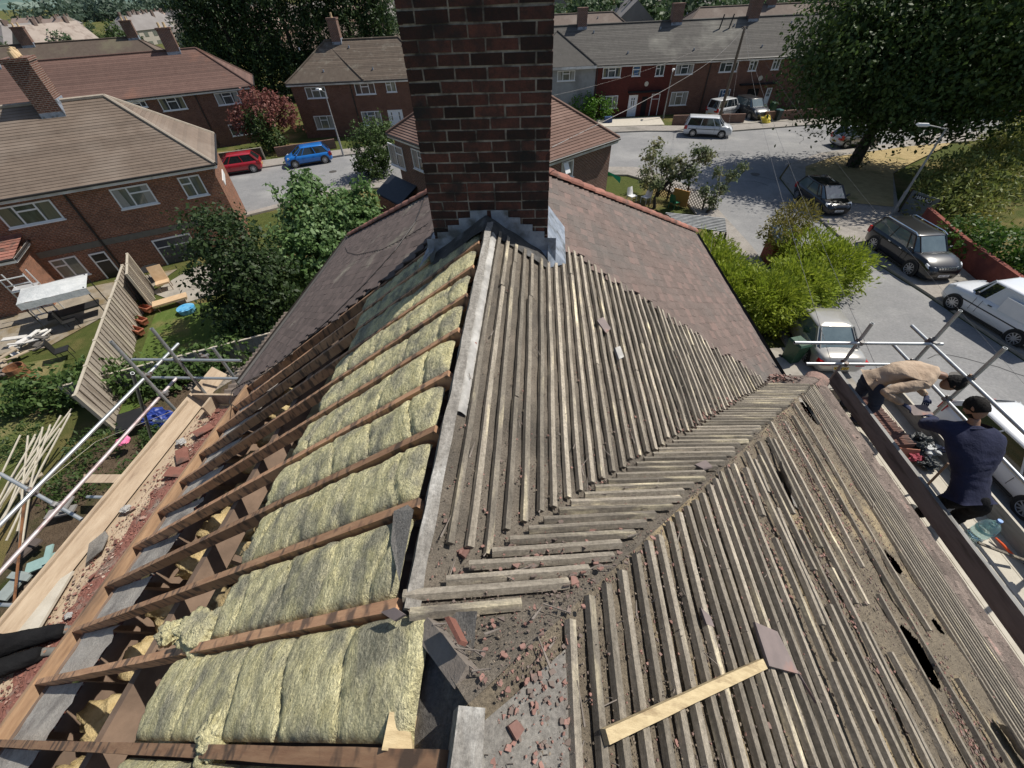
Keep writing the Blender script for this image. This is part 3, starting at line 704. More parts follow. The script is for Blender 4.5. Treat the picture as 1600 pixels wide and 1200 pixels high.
def flat(name, pts, z, m, kind='structure', label=None, cat=None, edge=0, em=None):
    mb = MB(); top = [(x, y, z) for x, y in pts]; mb.poly(top)
    if edge:
        k = len(pts)
        for i in range(k): a = pts[i]; b = pts[(i+1) % k]; mb.quad((a[0], a[1], z-edge), (b[0], b[1], z-edge), (b[0], b[1], z), (a[0], a[1], z), m=1 if em else 0)
    o = mb.build(name, [m, em] if em else m); o['kind'] = kind
    if label: tag(o, label, cat)
    return o
def strip(name, pts, w_, z, m, h=.0, **k):
    """kerb-like strip along a polyline"""
    mb = MB()
    for i in range(len(pts)-1):
        a = V((*pts[i], z)); b = V((*pts[i+1], z)); mb.bar(a, b, w_, max(h, .02))
    o = mb.build(name, m); o['kind'] = 'structure'; return o
mb = MB(); S = 5200; NG = 60
def gf(u, v):
    x = (u-.5)*2*S; y = -600+v*(S+600); return V((x, y, G-.02))
mb.grid(gf, 30, 30); o = mb.build('ground', m_grass); o['kind'] = 'structure'
# roads
K1 = [(12.35, -20), (12.5, 10), (12.68, 21.5), (12.25, 28.9), (10.75, 32.8), (8.5, 35.4), (2, 35.9), (-6, 34.6), (-14.2, 33.0), (-21.3, 26.4), (-30, 18), (-44, 5)]
K2 = [(-56, 20), (-40, 31), (-29, 35.2), (-23.9, 37.2), (-17.4, 40.3), (-6, 43.6), (4, 45.7), (11.3, 46.1), (18.4, 45.2), (31, 47.6), (49.2, 49.6), (90, 53), (160, 58)]
K3 = [(160, 50), (90, 46), (49, 43.8), (36, 42.8), (31.6, 40.4), (24.1, 38.1), (20.6, 35.6), (18.6, 32.5), (18.0, 28), (17.9, 22), (18.9, 16.6), (19.9, 10), (20.0, -20)]
flat('road', K1+K2+K3, G+.004, m_asph)
ISL = [(49, 43.7), (36, 42.7), (31.6, 40.3), (24.1, 38.0), (20.7, 35.5), (18.7, 32.4), (18.1, 28), (18.0, 22), (19.0, 16.6), (20.0, 10), (20.1, -20), (21.6, -20), (21.7, 10), (21.9, 17), (22.4, 21), (23.3, 26), (27, 33), (36, 40.2), (49, 42)]
flat('pavement', ISL, G+.11, m_pave, edge=.12, em=m_kerb)
flat('verge', [(21.4, 34.6), (24.5, 36.8), (31.8, 39.2), (36, 40.0), (27, 33), (23.3, 26.6), (20.4, 27.6), (19.8, 31)], G+.13, m_dry)
PL = [(12.3, -20), (12.45, 10), (12.62, 21.5), (12.2, 28.9), (10.7, 32.7), (8.4, 35.3), (2, 35.8), (-6, 34.5), (-14.1, 32.9), (-21.2, 26.3), (-22.2, 24.9), (-14.2, 31.2), (-5.8, 32.7), (2, 33.9), (7.5, 33.5), (9.3, 31.6), (10.6, 28.4), (11.0, 21.5), (10.9, 10), (10.8, -20)]
flat('pavement', PL, G+.11, m_pave, edge=.12, em=m_kerb)
PF = K2[::-1]; PF2 = [(-57, 22), (-41, 33.2), (-30, 37.4), (-24.8, 39.2), (-18, 42.3), (-6.5, 45.7), (4, 47.7), (11.3, 48.1), (18.4, 47.3), (31, 49.6), (49.2, 51.6), (90, 55), (160, 60)]
flat('pavement', [(x, y+.05) for x, y in PF]+PF2, G+.11, m_pave, edge=.12, em=m_kerb)
flat('front_garden', [(6.6, 47.9), (13.4, 48.1), (13.6, 51.6), (6.6, 51)], G+.14, mat('pale_concrete_path', (.45, .41, .34), (.55, .5, .42), scale=3, rough=.9))
flat('driveway', [(8.6, 5.5), (12.4, 5.5), (12.5, 12.6), (8.6, 12.2)], G+.135, m_conc)
flat('driveway', [(18.6, 47.4), (26, 48.5), (26, 52.6), (18.8, 52)], G+.14, m_conc)
for k, (px, py, w_, d_, a_) in enumerate(((1130, 240, 3.4, 1.3, .1), (1220, 330, 1.1, 3.2, .0), (1300, 205, 5.0, 1.2, .12))):
    q = gz(px, py, G+.008); e = V((cos(a_), sin(a_), 0)); f_ = V((-sin(a_), cos(a_), 0)); flat('road_patch', [tuple((q+e*sx*w_/2+f_*sy*d_/2)[:2]) for sx, sy in ((-1, -1), (1, -1), (1, 1), (-1, 1))], G+.008+.001*k, mat('tarmac_patch', (.16, .16, .162), (.20, .198, .196), scale=3, rough=.95, speck=.2, sscale=14))
for k, (px, py) in enumerate(((1180, 272), (1500, 590), (520, 268))):
    q = gz(px, py, G+.013); mb = MB(); mb.disc(q, (0, 0, 1), .33, 20, .006); o = mb.build('manhole_cover', mat('iron_cover', (.05, .045, .04), (.09, .08, .07), rough=.7, scale=20)); tag(o, ('round iron cover in the road at the junction mouth', 'round iron cover in the road beside the white van', 'round iron cover in the road near the blue hatchback')[k], 'manhole cover')
m_tar = mat('crack_seal', (.045, .045, .046), rough=.8)
for k in range(9):
    q = gz(random.choice((1150, 1200, 1250, 1450, 1500)), random.choice((225, 290, 420, 560)), G+.012); mb = MB(); a_ = random.uniform(0, 3); P_ = [q]
    for j in range(7): a_ += random.uniform(-.5, .5); P_.append(P_[-1]+V((cos(a_)*.5, sin(a_)*.5, 0)))
    for j in range(7): mb.bar(P_[j], P_[j+1], .035, .002)
    mb.build('road_crack', m_tar)['kind'] = 'structure'
# gardens left
flat('lawn', [(-18.8, 15.2), (-14.0, 16.6), (-12.6, 11.5), (-15.4, 8.2)], G+.012, mat('green_lawn', (.085, .13, .028), (.12, .17, .045), (.24, .20, .09), scale=3, scale3=.6, t3=(.52, .68), rough=1, bump=1, bscale=30, bdist=.05, spec=.1))
flat('lawn', [(-30, 9), (-20.5, 11.6), (-17.2, 6.5), (-20, 0), (-32, 0)], G+.01, mat('patchy_lawn', (.10, .125, .035), (.15, .17, .06), (.30, .24, .12), scale=3, scale3=.45, t3=(.47, .62), rough=1, bump=1, bscale=30, bdist=.05, spec=.1))
flat('patio', [(-30, 9.6), (-22.0, 12.2), (-20.6, 16.4), (-20.4, 19.3), (-33, 13)], G+.016, mat('cluttered_patio', (.22, .19, .15), (.36, .31, .24), (.20, .15, .08), scale=2, scale3=.8, rough=1, bump=.6, bscale=20, bdist=.05))
flat('patio', [(-20.2, 16.8), (-19.6, 19.4), (-15.6, 21.6), (-14.6, 18.2), (-17.8, 15.7)], G+.016, m_conc)
flat('flower_bed', [(-14.6, 9.8), (-10.3, 11.2), (-6.0, 9.8), (-5.2, -2), (-12, -2), (-15.6, 4.5)], G+.014, m_soil)
# distant wooded hills
mb = MB()
def hf(u, v):
    a = radians(-62+110*u); r = 900+3600*v; x = sin(a)*r; y = cos(a)*r
    h = max(0, (v**1.2)*75*(1.1+.6*noise.noise(V((a*3, v, 0)))))*(1 if a < .2 else .6)+6*noise.noise(V((x*.01, y*.01, 0)))+9*abs(noise.noise(V((x*.03, y*.03, 2))))
    return V((x, y, G-8+h))
mb.grid(hf, 240, 70); o = mb.build('hills', mat('haze_tinted_hills', (.095, .15, .135), (.13, .19, .17), (.20, .25, .21), scale=.02, scale3=.006, t3=(.5, .6), rough=1, spec=0), smooth=True); o['kind'] = 'structure'  # bluish tint paints distance haze into the hills
# ================================================================== neighbouring houses
m_white = mat('white_window_frame', (.72, .73, .74), (.80, .80, .80), rough=.35)
m_fascia = mat('white_fascia', (.62, .62, .60), (.75, .74, .72), (.45, .43, .40), scale=2, scale3=.6, rough=.6)
def glassm(name, c1, c2):
    return mat(name, c1, c2, scale=1.6, rough=.06, spec=.9, stretch=(3, 3, .6))
m_glass = glassm('window_glass', (.012, .016, .02), (.10, .12, .12)); m_glass2 = glassm('curtained_glass', (.10, .11, .09), (.22, .23, .20)); m_glass3 = glassm('blue_glass', (.03, .09, .2), (.10, .2, .35))
m_curt = mat('pale_curtain', (.26, .26, .24), (.36, .35, .32), rough=.5, stretch=(14, 14, .5), scale=3); m_curt2 = mat('olive_curtain', (.12, .12, .07), (.19, .18, .11), rough=.5, stretch=(14, 14, .5), scale=3)
m_bk_a = brickmat('brown_brick', (.19, .078, .05), (.125, .047, .03), (.22, .18, .15), noisy=.45)
m_bk_b = brickmat('orange_brown_brick', (.29, .115, .062), (.17, .065, .038), (.30, .25, .20), noisy=.45)
m_bk_c = brickmat('dark_brown_brick', (.17, .065, .042), (.105, .04, .028), (.30, .25, .21), ms=.012)
m_redpaint = brickmat('red_painted_brick', (.125, .030, .024), (.105, .025, .020), (.10, .03, .025), noisy=.2)
m_greyrend = mat('grey_render', (.27, .275, .28), (.33, .335, .34), (.22, .22, .22), scale=3, scale3=.5, rough=.9, bump=.3, bscale=20, bdist=.02)
m_doorw = mat('white_door', (.65, .68, .74), rough=.4); m_doorr = mat('dark_red_door', (.09, .012, .015), rough=.35); m_doork = mat('black_door', (.01, .01, .012), rough=.3)
m_dark = mat('canopy_and_recess_shade', (.008, .007, .007), rough=.9)  # near black: the canopy's colour, and shade painted into the door recesses
def roofm(name, c1, c2, c3, t3=(.5, .68), rnd=.2, sc3=.35): return mat(name, c1, c2, c3, scale=2.5, scale3=sc3, t3=t3, rough=.9, bump=.5, bscale=30, bdist=.02, rnd=rnd, detail=9)
m_rL = roofm('brown_interlocking_tile', (.15, .112, .086), (.19, .145, .112), (.22, .175, .14), rnd=.12)
m_rM = roofm('purplish_red_tile', (.115, .065, .052), (.150, .088, .070), (.20, .10, .07), (.58, .75))
m_rN = roofm('speckled_brown_tile', (.10, .075, .056), (.14, .108, .082), (.19, .165, .13), (.55, .7), sc3=1.2)
m_rO = roofm('reddish_brown_tile', (.150, .088, .066), (.185, .112, .088), (.22, .14, .11), rnd=.12)
m_rP = roofm('weathered_grey_tile', (.085, .078, .070), (.115, .106, .095), (.20, .19, .165), (.55, .7), sc3=.22)
m_rQ = roofm('far_brown_tile', (.14, .105, .085), (.18, .14, .115), (.22, .18, .15))
m_pot = mat('yellow_clay_pot', (.50, .36, .20), (.62, .47, .28), rough=.8)
m_wchim = mat('far_chimney_brick', (.13, .09, .075), (.19, .14, .12), scale=8, rough=.9)
class House:
    def __init__(s, name, label, A, B, depth, ze=-5.1, tan_=.72, hipl=True, hipr=True, wall=None, roof=None, gauge=.33, over=.28, cat='house', group=None, walls=None, base=G, th=.025, ridge_m=None, step=True):
        A = V((*A, 0)); B = V((*B, 0)); s.L = (B-A).length; s.D = depth; s.ex = (B-A)/s.L; s.ey = V((-s.ex.y, s.ex.x, 0)); s.ze = ze; s.t = tan_; s.ov = over; s.base = base
        s.root = thing(name, label, cat, (A.x, A.y, base), atan2(s.ex.y, s.ex.x), group); s.A = A
        L_, D, o = s.L, depth, over; z0 = ze-base
        mb = MB()
        for (x0, x1, m_) in (walls or [(o, L_-o, wall)]):
            mbw = MB(); mbw.box(x0, o, -.3, x1, D-o, z0-.1); mbw.build('wall', m_, s.root, world=False)
        # roof faces (local)
        if L_ >= D:
            r = D/2; a = r if hipl else 0; b = L_-r if hipr else L_; zr = z0+r*tan_; s.ridge = (V((a, r, zr)), V((b, r, zr)))
            F = [[(0, 0, z0), (L_, 0, z0), (b, r, zr), (a, r, zr)], [(L_, D, z0), (0, D, z0), (a, r, zr), (b, r, zr)]]
            if hipl: F.append([(0, D, z0), (0, 0, z0), (a, r, zr)])
            if hipr: F.append([(L_, 0, z0), (L_, D, z0), (b, r, zr)])
            H = [((a, r, zr), (b, r, zr))]+([((0, 0, z0), (a, r, zr)), ((0, D, z0), (a, r, zr))] if hipl else [])+([((L_, 0, z0), (b, r, zr)), ((L_, D, z0), (b, r, zr))] if hipr else [])
        else:
            r = L_/2; zr = z0+r*tan_; c0 = V((r, r, zr)); c1 = V((r, D-r, zr)); s.ridge = (c0, c1)
            F = [[(0, 0, z0), (L_, 0, z0), c0], [(L_, 0, z0), (L_, D, z0), c1, c0], [(L_, D, z0), (0, D, z0), c1], [(0, D, z0), (0, 0, z0), c0, c1]]
            H = [(c0, c1), ((0, 0, z0), c0), ((L_, 0, z0), c0), ((0, D, z0), c1), ((L_, D, z0), c1)]
        mb = MB()
        for f in F:
            if step: courses(mb, f, gauge, th)
            else: mb.poly(f, random.random())
        s.roof = mb.build('roof', roof, s.root, world=False)
        mb = MB()
        for a_, b_ in H: a_ = V(a_); b_ = V(b_); mb.tube([a_+V((0, 0, .03)), b_+V((0, 0, .03))], .09, 6)
        if H: mb.build('ridge_tiles', ridge_m or roof, s.roof, world=False)
        mb = MB(); zf = z0-.22
        mb.box(0, .0, zf, L_, .03, z0-.02); mb.box(0, D-.03, zf, L_, D, z0-.02); mb.box(0, .03, zf, .03, D-.03, z0-.02); mb.box(L_-.03, .03, zf, L_, D-.03, z0-.02)
        mb.box(.03, .03, zf+.003, L_-.03, o+.05, zf+.02); mb.box(L_-o-.05, o+.05, zf+.003, L_-.03, D-.03, zf+.02); mb.box(.03, o+.05, zf+.003, o+.05, D-.03, zf+.02)
        mb.build('fascia', m_fascia, s.root, world=False)
        mb = MB()
        for a_, b_ in (((0, -.06), (L_, -.06)), ((L_+.06, 0), (L_+.06, D)), ((-.06, 0), (-.06, D))): mb.tube([(a_[0], a_[1], z0-.03), (b_[0], b_[1], z0-.03)], .055, 6)
        mb.build('gutter', m_gutter, s.root, world=False)
    def loc(s, p):  # world -> local
        q = V(p)-V((s.A.x, s.A.y, s.base)); return V((q.dot(s.ex), q.dot(s.ey), q.z))
    def face(s, px, py, side='f'):
        """pixel -> (u, z) on a wall"""
        if side == 'f': n = s.ey; k = n.dot(s.A)+s.ov
        elif side == 'l': n = s.ex; k = n.dot(s.A)+s.ov
        else: n = s.ex; k = n.dot(s.A)+s.L-s.ov
        q = s.loc(gpl(px, py, n, k)); return (q.x if side == 'f' else q.y), q.z
    def win(s, bl, tr, kind='w3', side='f', glass=None, label=None, frame=None, minw=0):
        u0, z0 = s.face(*bl, side); u1, z1 = s.face(*tr, side)
        if u1 < u0: u0, u1 = u1, u0
        s.winu(u0, u1, z0, z1, kind, side, glass, label, frame)
    def winu(s, u0, u1, z0, z1, kind='w3', side='f', glass=None, label=None, frame=None):
        glass = glass or random.choice((m_glass, m_glass, m_glass2)); fm = frame or m_white
        def P(u, d, z):
            if side == 'f': return (u, s.ov-d, z)
            if side == 'l': return (s.ov-d, u, z)
            return (s.L-s.ov+d, u, z)
        mb = MB(); t = .07
        def bx(a, b, c, d, e=.045, f=-.02):
            mb.hexa([P(a, f, c), P(b, f, c), P(b, e, c), P(a, e, c), P(a, f, d), P(b, f, d), P(b, e, d), P(a, e, d)])
        bx(u0, u1, z0, z0+t); bx(u0, u1, z1-t, z1); bx(u0, u0+t, z0+t, z1-t); bx(u1-t, u1, z0+t, z1-t)
        w_ = u1-u0
        if kind == 'w3':
            a, b = u0+w_*.31, u0+w_*.69
            bx(a-t/2, a+t/2, z0+t, z1-t, .043); bx(b-t/2, b+t/2, z0+t, z1-t, .043); bx(a+t/2, b-t/2, z0+(z1-z0)*.64, z0+(z1-z0)*.64+t, .041)
        elif kind == 'w2':
            a = u0+w_*.5; bx(a-t/2, a+t/2, z0+t, z1-t, .043); bx(u0+t, a-t/2, z0+(z1-z0)*.62, z0+(z1-z0)*.62+t, .041)
        elif kind == 'w2r':
            a = u0+w_*.42; bx(a-t/2, a+t/2, z0+t, z1-t, .043); bx(a+t/2, u1-t, z0+(z1-z0)*.62, z0+(z1-z0)*.62+t, .041)
        elif kind == 'w1': bx(u0+t, u1-t, z0+(z1-z0)*.6, z0+(z1-z0)*.6+t, .041)
        bx(u0-.05, u1+.05, z0-.06, z0-.001, .10)
        f = mb.build('window', fm, s.root, world=False)
        if label: f['label'] = label
        mb = MB(); mb.poly([P(u0+.02, .012, z0+.02), P(u1-.02, .012, z0+.02), P(u1-.02, .012, z1-.02), P(u0+.02, .012, z1-.02)]); mb.build('pane', glass, f, world=False)
        if random.random() < .7 and w_ > .7:
            c_ = random.choice((m_curt, m_curt2)); e_ = .018; mb = MB(); k_ = random.uniform(.12, .24)*w_
            for a_, b_ in ((u0+t, u0+t+k_), (u1-t-k_, u1-t)):
                mb = MB(); mb.poly([P(a_, e_, z0+.06), P(b_, e_, z0+.06), P(b_-(.1 if a_ < (u0+u1)/2 else 0), e_, z1-.06), P(a_+(0 if a_ < (u0+u1)/2 else .1), e_, z1-.06)])
                mb.build('curtain', c_, f, world=False)
        return f
    def door(s, bl, tr, m_, label=None, surround=True, dark=False):
        u0, z0 = s.face(*bl); u1, z1 = s.face(*tr); z0 = max(.0, min(z0, .25)); s.dooru(u0, u1, z0, z1, m_, label, surround, dark)
    def dooru(s, u0, u1, z0, z1, m_, label=None, surround=True, dark=False):
        mb = MB(); o = s.ov; mb.box(u0+.05, o-.03, z0, u1-.05, o+.01, z1-.05); d = mb.build('door', m_, s.root, world=False)
        if label: d['label'] = label
        if surround:
            mb = MB(); mb.box(u0, o-.06, z0, u0+.07, o+.01, z1); mb.box(u1-.07, o-.06, z0, u1, o+.01, z1); mb.box(u0+.07, o-.058, z1-.07, u1-.07, o+.01, z1); mb.box(u0+.07, o-.045, z1-.5, u1-.07, o-.031, z1-.45); mb.build('surround', m_white, d, world=False)
        if m_ is m_doorw:
            mb = MB(); mb.box(u0+.3, o-.036, z0+1.0, u0+.42, o-.03, z0+1.7); mb.box(u1-.42, o-.036, z0+1.0, u1-.3, o-.03, z0+1.7); mb.build('pane', m_glass, d, world=False)
    def chimney(s, u, w_=1.0, d_=.7, h=1.5, v=None, m_=None, pots=3, potm=None, ang=0):
        r = s.ridge[0]; y = s.ridge[0].y if v is None else v; z = r.z
        mb = MB(); mb.box(u-w_/2, y-d_/2, z-1.3, u+w_/2, y+d_/2, z+h)
        mb.box(u-w_/2-.05, y-d_/2-.05, z+h, u+w_/2+.05, y+d_/2+.05, z+h+.14)
        c = mb.build('chimney', m_ or m_bk_c, s.roof, world=False)
        mb = MB()
        for k in range(pots): x = u+(k-(pots-1)/2)*w_/max(pots, 1)*.8; mb.tube([(x, y, z+h+.14), (x, y, z+h+.2), (x, y, z+h+.50)], [.13, .11, .10], 8)
        mb.build('chimney_pots', potm or m_pot, c, world=False)
        mb = MB(); mb.box(u-w_/2-.012, y-d_/2-.02, z-s.t*d_/2-.12, u+w_/2+.012, y-d_/2, z-s.t*d_/2+.22); mb.box(u+w_/2, y-d_/2, z-s.t*d_/2-.1, u+w_/2+.02, y+d_/2, z+.16); mb.build('flashing', m_lead, c, world=False)
        return c
    def vents(s, n, v=.8, m_=None):
        for k in range(n):
            mb = MB()
            x = s.L*(k+.5+random.uniform(-.2, .2))/n; y = s.ridge[0].y*(.25 if k % 2 else .8); z = s.ze-s.base+y*s.t
            mb.tube([(x, y, z), (x, y, z+.2)], .07, 8); mb.build('roof_vent', m_ or m_lead, s.roof, world=False)
    def pipe(s, px, py, m_=None):
        u, z = s.face(px, py); mb = MB(); mb.tube([(u, s.ov-.2, s.ze-s.base-.1), (u, s.ov-.06, s.ze-s.base-.35), (u, s.ov-.06, .1)], .05, 6); mb.build('downpipe', m_gutter, s.root, world=False)
# ---- L: the brown tiled house on the left
B_ = V((-17.1, 22.14)); e_ = V((.855, .518)); hL = House('brick_house', 'brick house left of the foreground with brown ridged tiles and pale hip tiles', (B_.x-14*e_.x, B_.y-14*e_.y), (B_.x, B_.y), 7.35, tan_=.80, wall=m_bk_b, roof=m_rL, gauge=.165, th=.016, ridge_m=mat('pale_hip_tile', (.30, .25, .20), (.38, .33, .27), rough=.9, scale=6))
hL.win((16, 357), (77, 311), 'w3', label='wide upper window with its right pane open'); hL.win((191, 327), (229, 286), 'w2r', glass=m_glass2); hL.win((294, 309), (310, 272), 'w2')
hL.win((101, 436), (117, 399), 'w2', label='ground floor window beside the dark doorway')
u0, z_ = hL.face(136, 396); u1, z1 = hL.face(163, 392); hL.dooru(u0, u1, 0, z1, m_doork, 'black back door', True)
u0, z_ = hL.face(236, 376); hL.dooru(u0, u0+1.9, 0, z_, mat('grey_patio_door', (.045, .05, .065), rough=.2), 'wide grey patio door', True)
ua, za = hL.face(59, 400); ub, zb = hL.face(236, 367); mb = MB(); mb.box(ua, hL.ov-.02, za-.16, hL.L-.4, hL.ov+.01, za+.16); mb.build('concrete_band', mat('drab_band', (.12, .11, .09), (.17, .155, .13), rough=.9), hL.root, world=False)
hL.pipe(96, 298)
q = hL.loc(gz(82, 176, -2.4)); hL.chimney(hL.L-hL.D/2-2.35, .95, 1.35, 1.65, pots=0)
mb = MB(); zc_ = hL.ridge[0].z+1.79; uc = hL.L-hL.D/2-2.35
for k in range(5): mb.tube([(uc+random.uniform(-.12, .12), hL.D/2-.5+.25*k, zc_), (uc+random.uniform(-.12, .12), hL.D/2-.5+.25*k, zc_+.25+.1*(k % 2))], [.14, .11], 9)
mb.build('chimney_pots', m_pot, hL.roof, world=False)
mb = MB(); mb.box(hL.L-hL.ov, 2.2, 3.0, hL.L-hL.ov+.05, 4.6, 3.3); mb.build('gable_board', m_white, hL.root, world=False)
# rear extension
hE = House('kitchen_extension', 'small brick extension with a red tiled edge at the left border', (-31.5, 11.2), (-24.3, 15.5), 4.5, ze=-7.1, tan_=.12, wall=m_bk_b, roof=m_hiptile, gauge=.3, cat='extension', hipl=False, hipr=False)
hE.win((18, 477), (18, 439), 'w2') if False else hE.winu(4.3, 6.1, .9, 2.0, 'w3')
# ---- M, N: red and speckled roofs across the road
e_ = V((.879, .476)); hM = House('brick_terrace', 'terrace with a purplish red roof behind the brown tiled house', (-27.5-34*e_.x, 46.3-34*e_.y), (-27.5, 46.3), 7.6, wall=m_bk_a, roof=m_rM, gauge=.2, th=.008, tan_=.74)
for bl, tr in (((342, 165), (370, 142)), ((256, 174), (284, 150)), ((364, 213), (394, 190)), ((203, 170), (226, 157))): hM.win(bl, tr)
hM.chimney(hM.L-hM.D/2-1.9, 1.1, .8, 1.5, pots=2); hM.chimney(hM.L-hM.D/2-15.5, 1.1, .8, 1.5, pots=3); hM.pipe(305, 150)
hN = House('brick_terrace', 'brown speckled roof terrace with a short chimney left of the big chimney stack', (-24.3, 46.42), (-9.5, 47.76), 7.6, wall=m_bk_a, roof=m_rN, gauge=.2, th=.008, tan_=.74)
for bl, tr, k_, g_ in (((481, 154), (507, 135), 'w3', m_glass2), ((557, 148), (584, 129), 'w3', None), ((605, 144), (617, 126), 'w2', None), ((496, 202), (519, 180), 'w3', m_glass2), ((569, 196), (594, 173), 'w3', None)): hN.win(bl, tr, k_, glass=g_)
hN.door((611, 200), (628, 171), m_doorw); hN.pipe(546, 128); hN.chimney(hN.D/2+1.2, .9, .8, 1.55, pots=1); hN.vents(6)
def wing(h, u0, u1, proj, wallm, roof):
    """hipped roof wing standing proud of the front"""
    w_ = u1-u0; z0 = h.ze-h.base; r = w_/2; t = h.t*.92; zr = z0+r*t; yb = r*t/h.t+.4
    F = [[(u0, -proj, z0), (u1, -proj, z0), (u0+r, r-proj, zr)], [(u1, -proj, z0), (u1, .0, z0), (u0+r, yb, zr), (u0+r, r-proj, zr)], [(u0, .0, z0), (u0, -proj, z0), (u0+r, r-proj, zr), (u0+r, yb, zr)]]
    mb = MB()
    for f in F: mb.poly([V(p)+V((0, 0, .05)) for p in f], random.random())
    o = mb.build('wing_roof', roof, h.root, world=False)
    mb = MB(); mb.tube([(u0, -proj, z0+.08), (u0+r, r-proj, zr+.08), (u1, -proj, z0+.08)], .08, 6); mb.build('ridge_tiles', h.roof.data.materials[0], o, world=False)
    mb = MB(); mb.box(u0, -proj, z0-.2, u1, -proj+.03, z0+.03); mb.build('fascia', m_fascia, h.root, world=False)
wing(hN, .0, 7.6, .05, None, m_rN)
# ---- O: corner house behind the chimney
hO = House('corner_house', 'corner house with ridged reddish brown tiles just behind the big chimney stack', (-1.12, 19.34), (5.02, 25.3), 11.4, wall=m_bk_c, roof=m_rO, gauge=.165, tan_=.72, th=.03, ridge_m=m_rO)
u0, z0 = hO.face(876, 282); u1, z1 = hO.face(896, 248); f = hO.winu(u0, u1, z0, z1, 'w2', label='casement window with one pane open')
mb = MB(); a, b = u0+.05, u0+(u1-u0)*.45; mb.hexa([(a, hO.ov-.05, z1-.45), (b, hO.ov-.05, z1-.45), (b, hO.ov-.32, z1-.5), (a, hO.ov-.32, z1-.5), (a, hO.ov-.05, z1-.02), (b, hO.ov-.05, z1-.02), (b, hO.ov-.09, z1-.02), (a, hO.ov-.09, z1-.02)]); mb.build('open_pane', m_white, f, world=False)
for bl, tr in (((613, 256), (628, 231)), ((648, 262), (662, 238)), ((604, 324), (620, 312))):
    hO.win(bl, tr, 'w2', side='l')
# lean-to with dark roof on its left side
mb = MB(); u0, z0 = hO.face(612, 272, 'l'); u1, z1 = hO.face(650, 284, 'l'); u0, u1 = min(u0, u1), max(u0, u1)
ln = MB(); ln.poly([(hO.ov, u0, z0), (hO.ov, u1, z0), (hO.ov-1.5, u1, z0-.8), (hO.ov-1.5, u0, z0-.8)]); ln.poly([(hO.ov-1.5, u0, z0-.9), (hO.ov-1.5, u1, z0-.9), (hO.ov, u1, z0-.1), (hO.ov, u0, z0-.1)])
ln.build('lean_to_roof', mat('black_slate', (.018, .02, .026), (.03, .033, .042), rough=.5), hO.root, world=False)
ln = MB(); ln.box(hO.ov-1.4, u0+.08, -.2, hO.ov, u1-.08, z0-.9); ln.build('lean_to_wall', m_bk_b, hO.root, world=False)
# ---- P: long terrace across the junction
hP = House('brick_terrace', 'long terrace with a grey roof across the junction, grey rendered at its left end', (-2.2, 51.0), (40, 55.25), 7.8, roof=m_rP, gauge=.2, th=.008, tan_=.74, walls=[(.28, 8.6, m_greyrend), (8.6, 16.6, m_redpaint), (16.6, 41.9, m_bk_a)])
for bl, tr, k_, g_ in (((870.5, 127), (899, 109.5), 'w3', m_glass2), ((941, 122), (971, 104.5), 'w3', None), ((987, 119), (1002, 102.5), 'w1', m_glass3), ((1023, 119), (1039.5, 100.5), 'w2', None), ((1054, 117), (1085, 99.5), 'w3', None), ((1122.5, 113), (1154.5, 96), 'w3', None), ((1168, 111), (1185.5, 94), 'w2', None), ((1204, 109), (1222, 90), 'w2', None), ((937.5, 170), (966, 149), 'w3', m_glass2), ((1045, 165), (1076, 142.5), 'w3', None), ((1120, 160), (1142, 139), 'w3', m_glass3), ((1262, 105), (1290, 87), 'w3', None), ((1300, 104), (1322, 84), 'w2', None)): hP.win(bl, tr, k_, glass=g_)
hP.door((978, 185.5), (997, 148), m_doorw, 'white front door'); hP.door((1012.5, 183), (1032, 146), m_doorr, 'dark red front door'); hP.door((998, 184), (1013, 150), m_dark, 'flat dark panel painting the shade of the passage between the front doors', False)
hP.door((1190, 164), (1207, 137), m_doorw); hP.door((1160, 167), (1188, 137), m_dark, None, False)  # the dark panel here paints the shade of a door recess
u0, z0 = hP.face(981, 145); u1, _ = hP.face(1034, 143); mb = MB(); mb.box(u0, hP.ov-.5, z0, u1, hP.ov, z0+.12); u0, z0 = hP.face(1155, 133); u1, _ = hP.face(1212, 131); mb.box(u0, hP.ov-.5, z0, u1, hP.ov, z0+.12); mb.build('door_canopy', m_dark, hP.root, world=False)
mb = MB()
for px, py in ((1010, 131), (1188, 122)):
    u_, z_ = hP.face(px, py); mb.disc((u_, hP.ov-.03, z_), (0, 1, 0), .22, 16, .04)
mb.build('oval_plaque', mat('cream_plaque', (.5, .46, .38), rough=.7), hP.root, world=False)
for px in (934, 1110): hP.pipe(px, 103)
for px, w_ in ((916, .95), (1103, 1.1), (1287, 1.1)):
    q = hP.loc(gz(px, 45, -2.3)); hP.chimney(q.x, w_, .8, 1.25, pots=0)
wing(hP, 1.1, 8.5, .35, None, m_rP); hP.vents(12)
# pipe stacks / aerial-like flues
mb = MB()
for px in (1170, 1192): q = hP.loc(gz(px, 40, -2.3)); mb.tube([(q.x, hP.D/2-1.0, hP.ridge[0].z-.9), (q.x+.25, hP.D/2-.9, hP.ridge[0].z+.4)], .07, 6)
mb.build('flue_pipe', m_gutter, hP.roof, world=False)
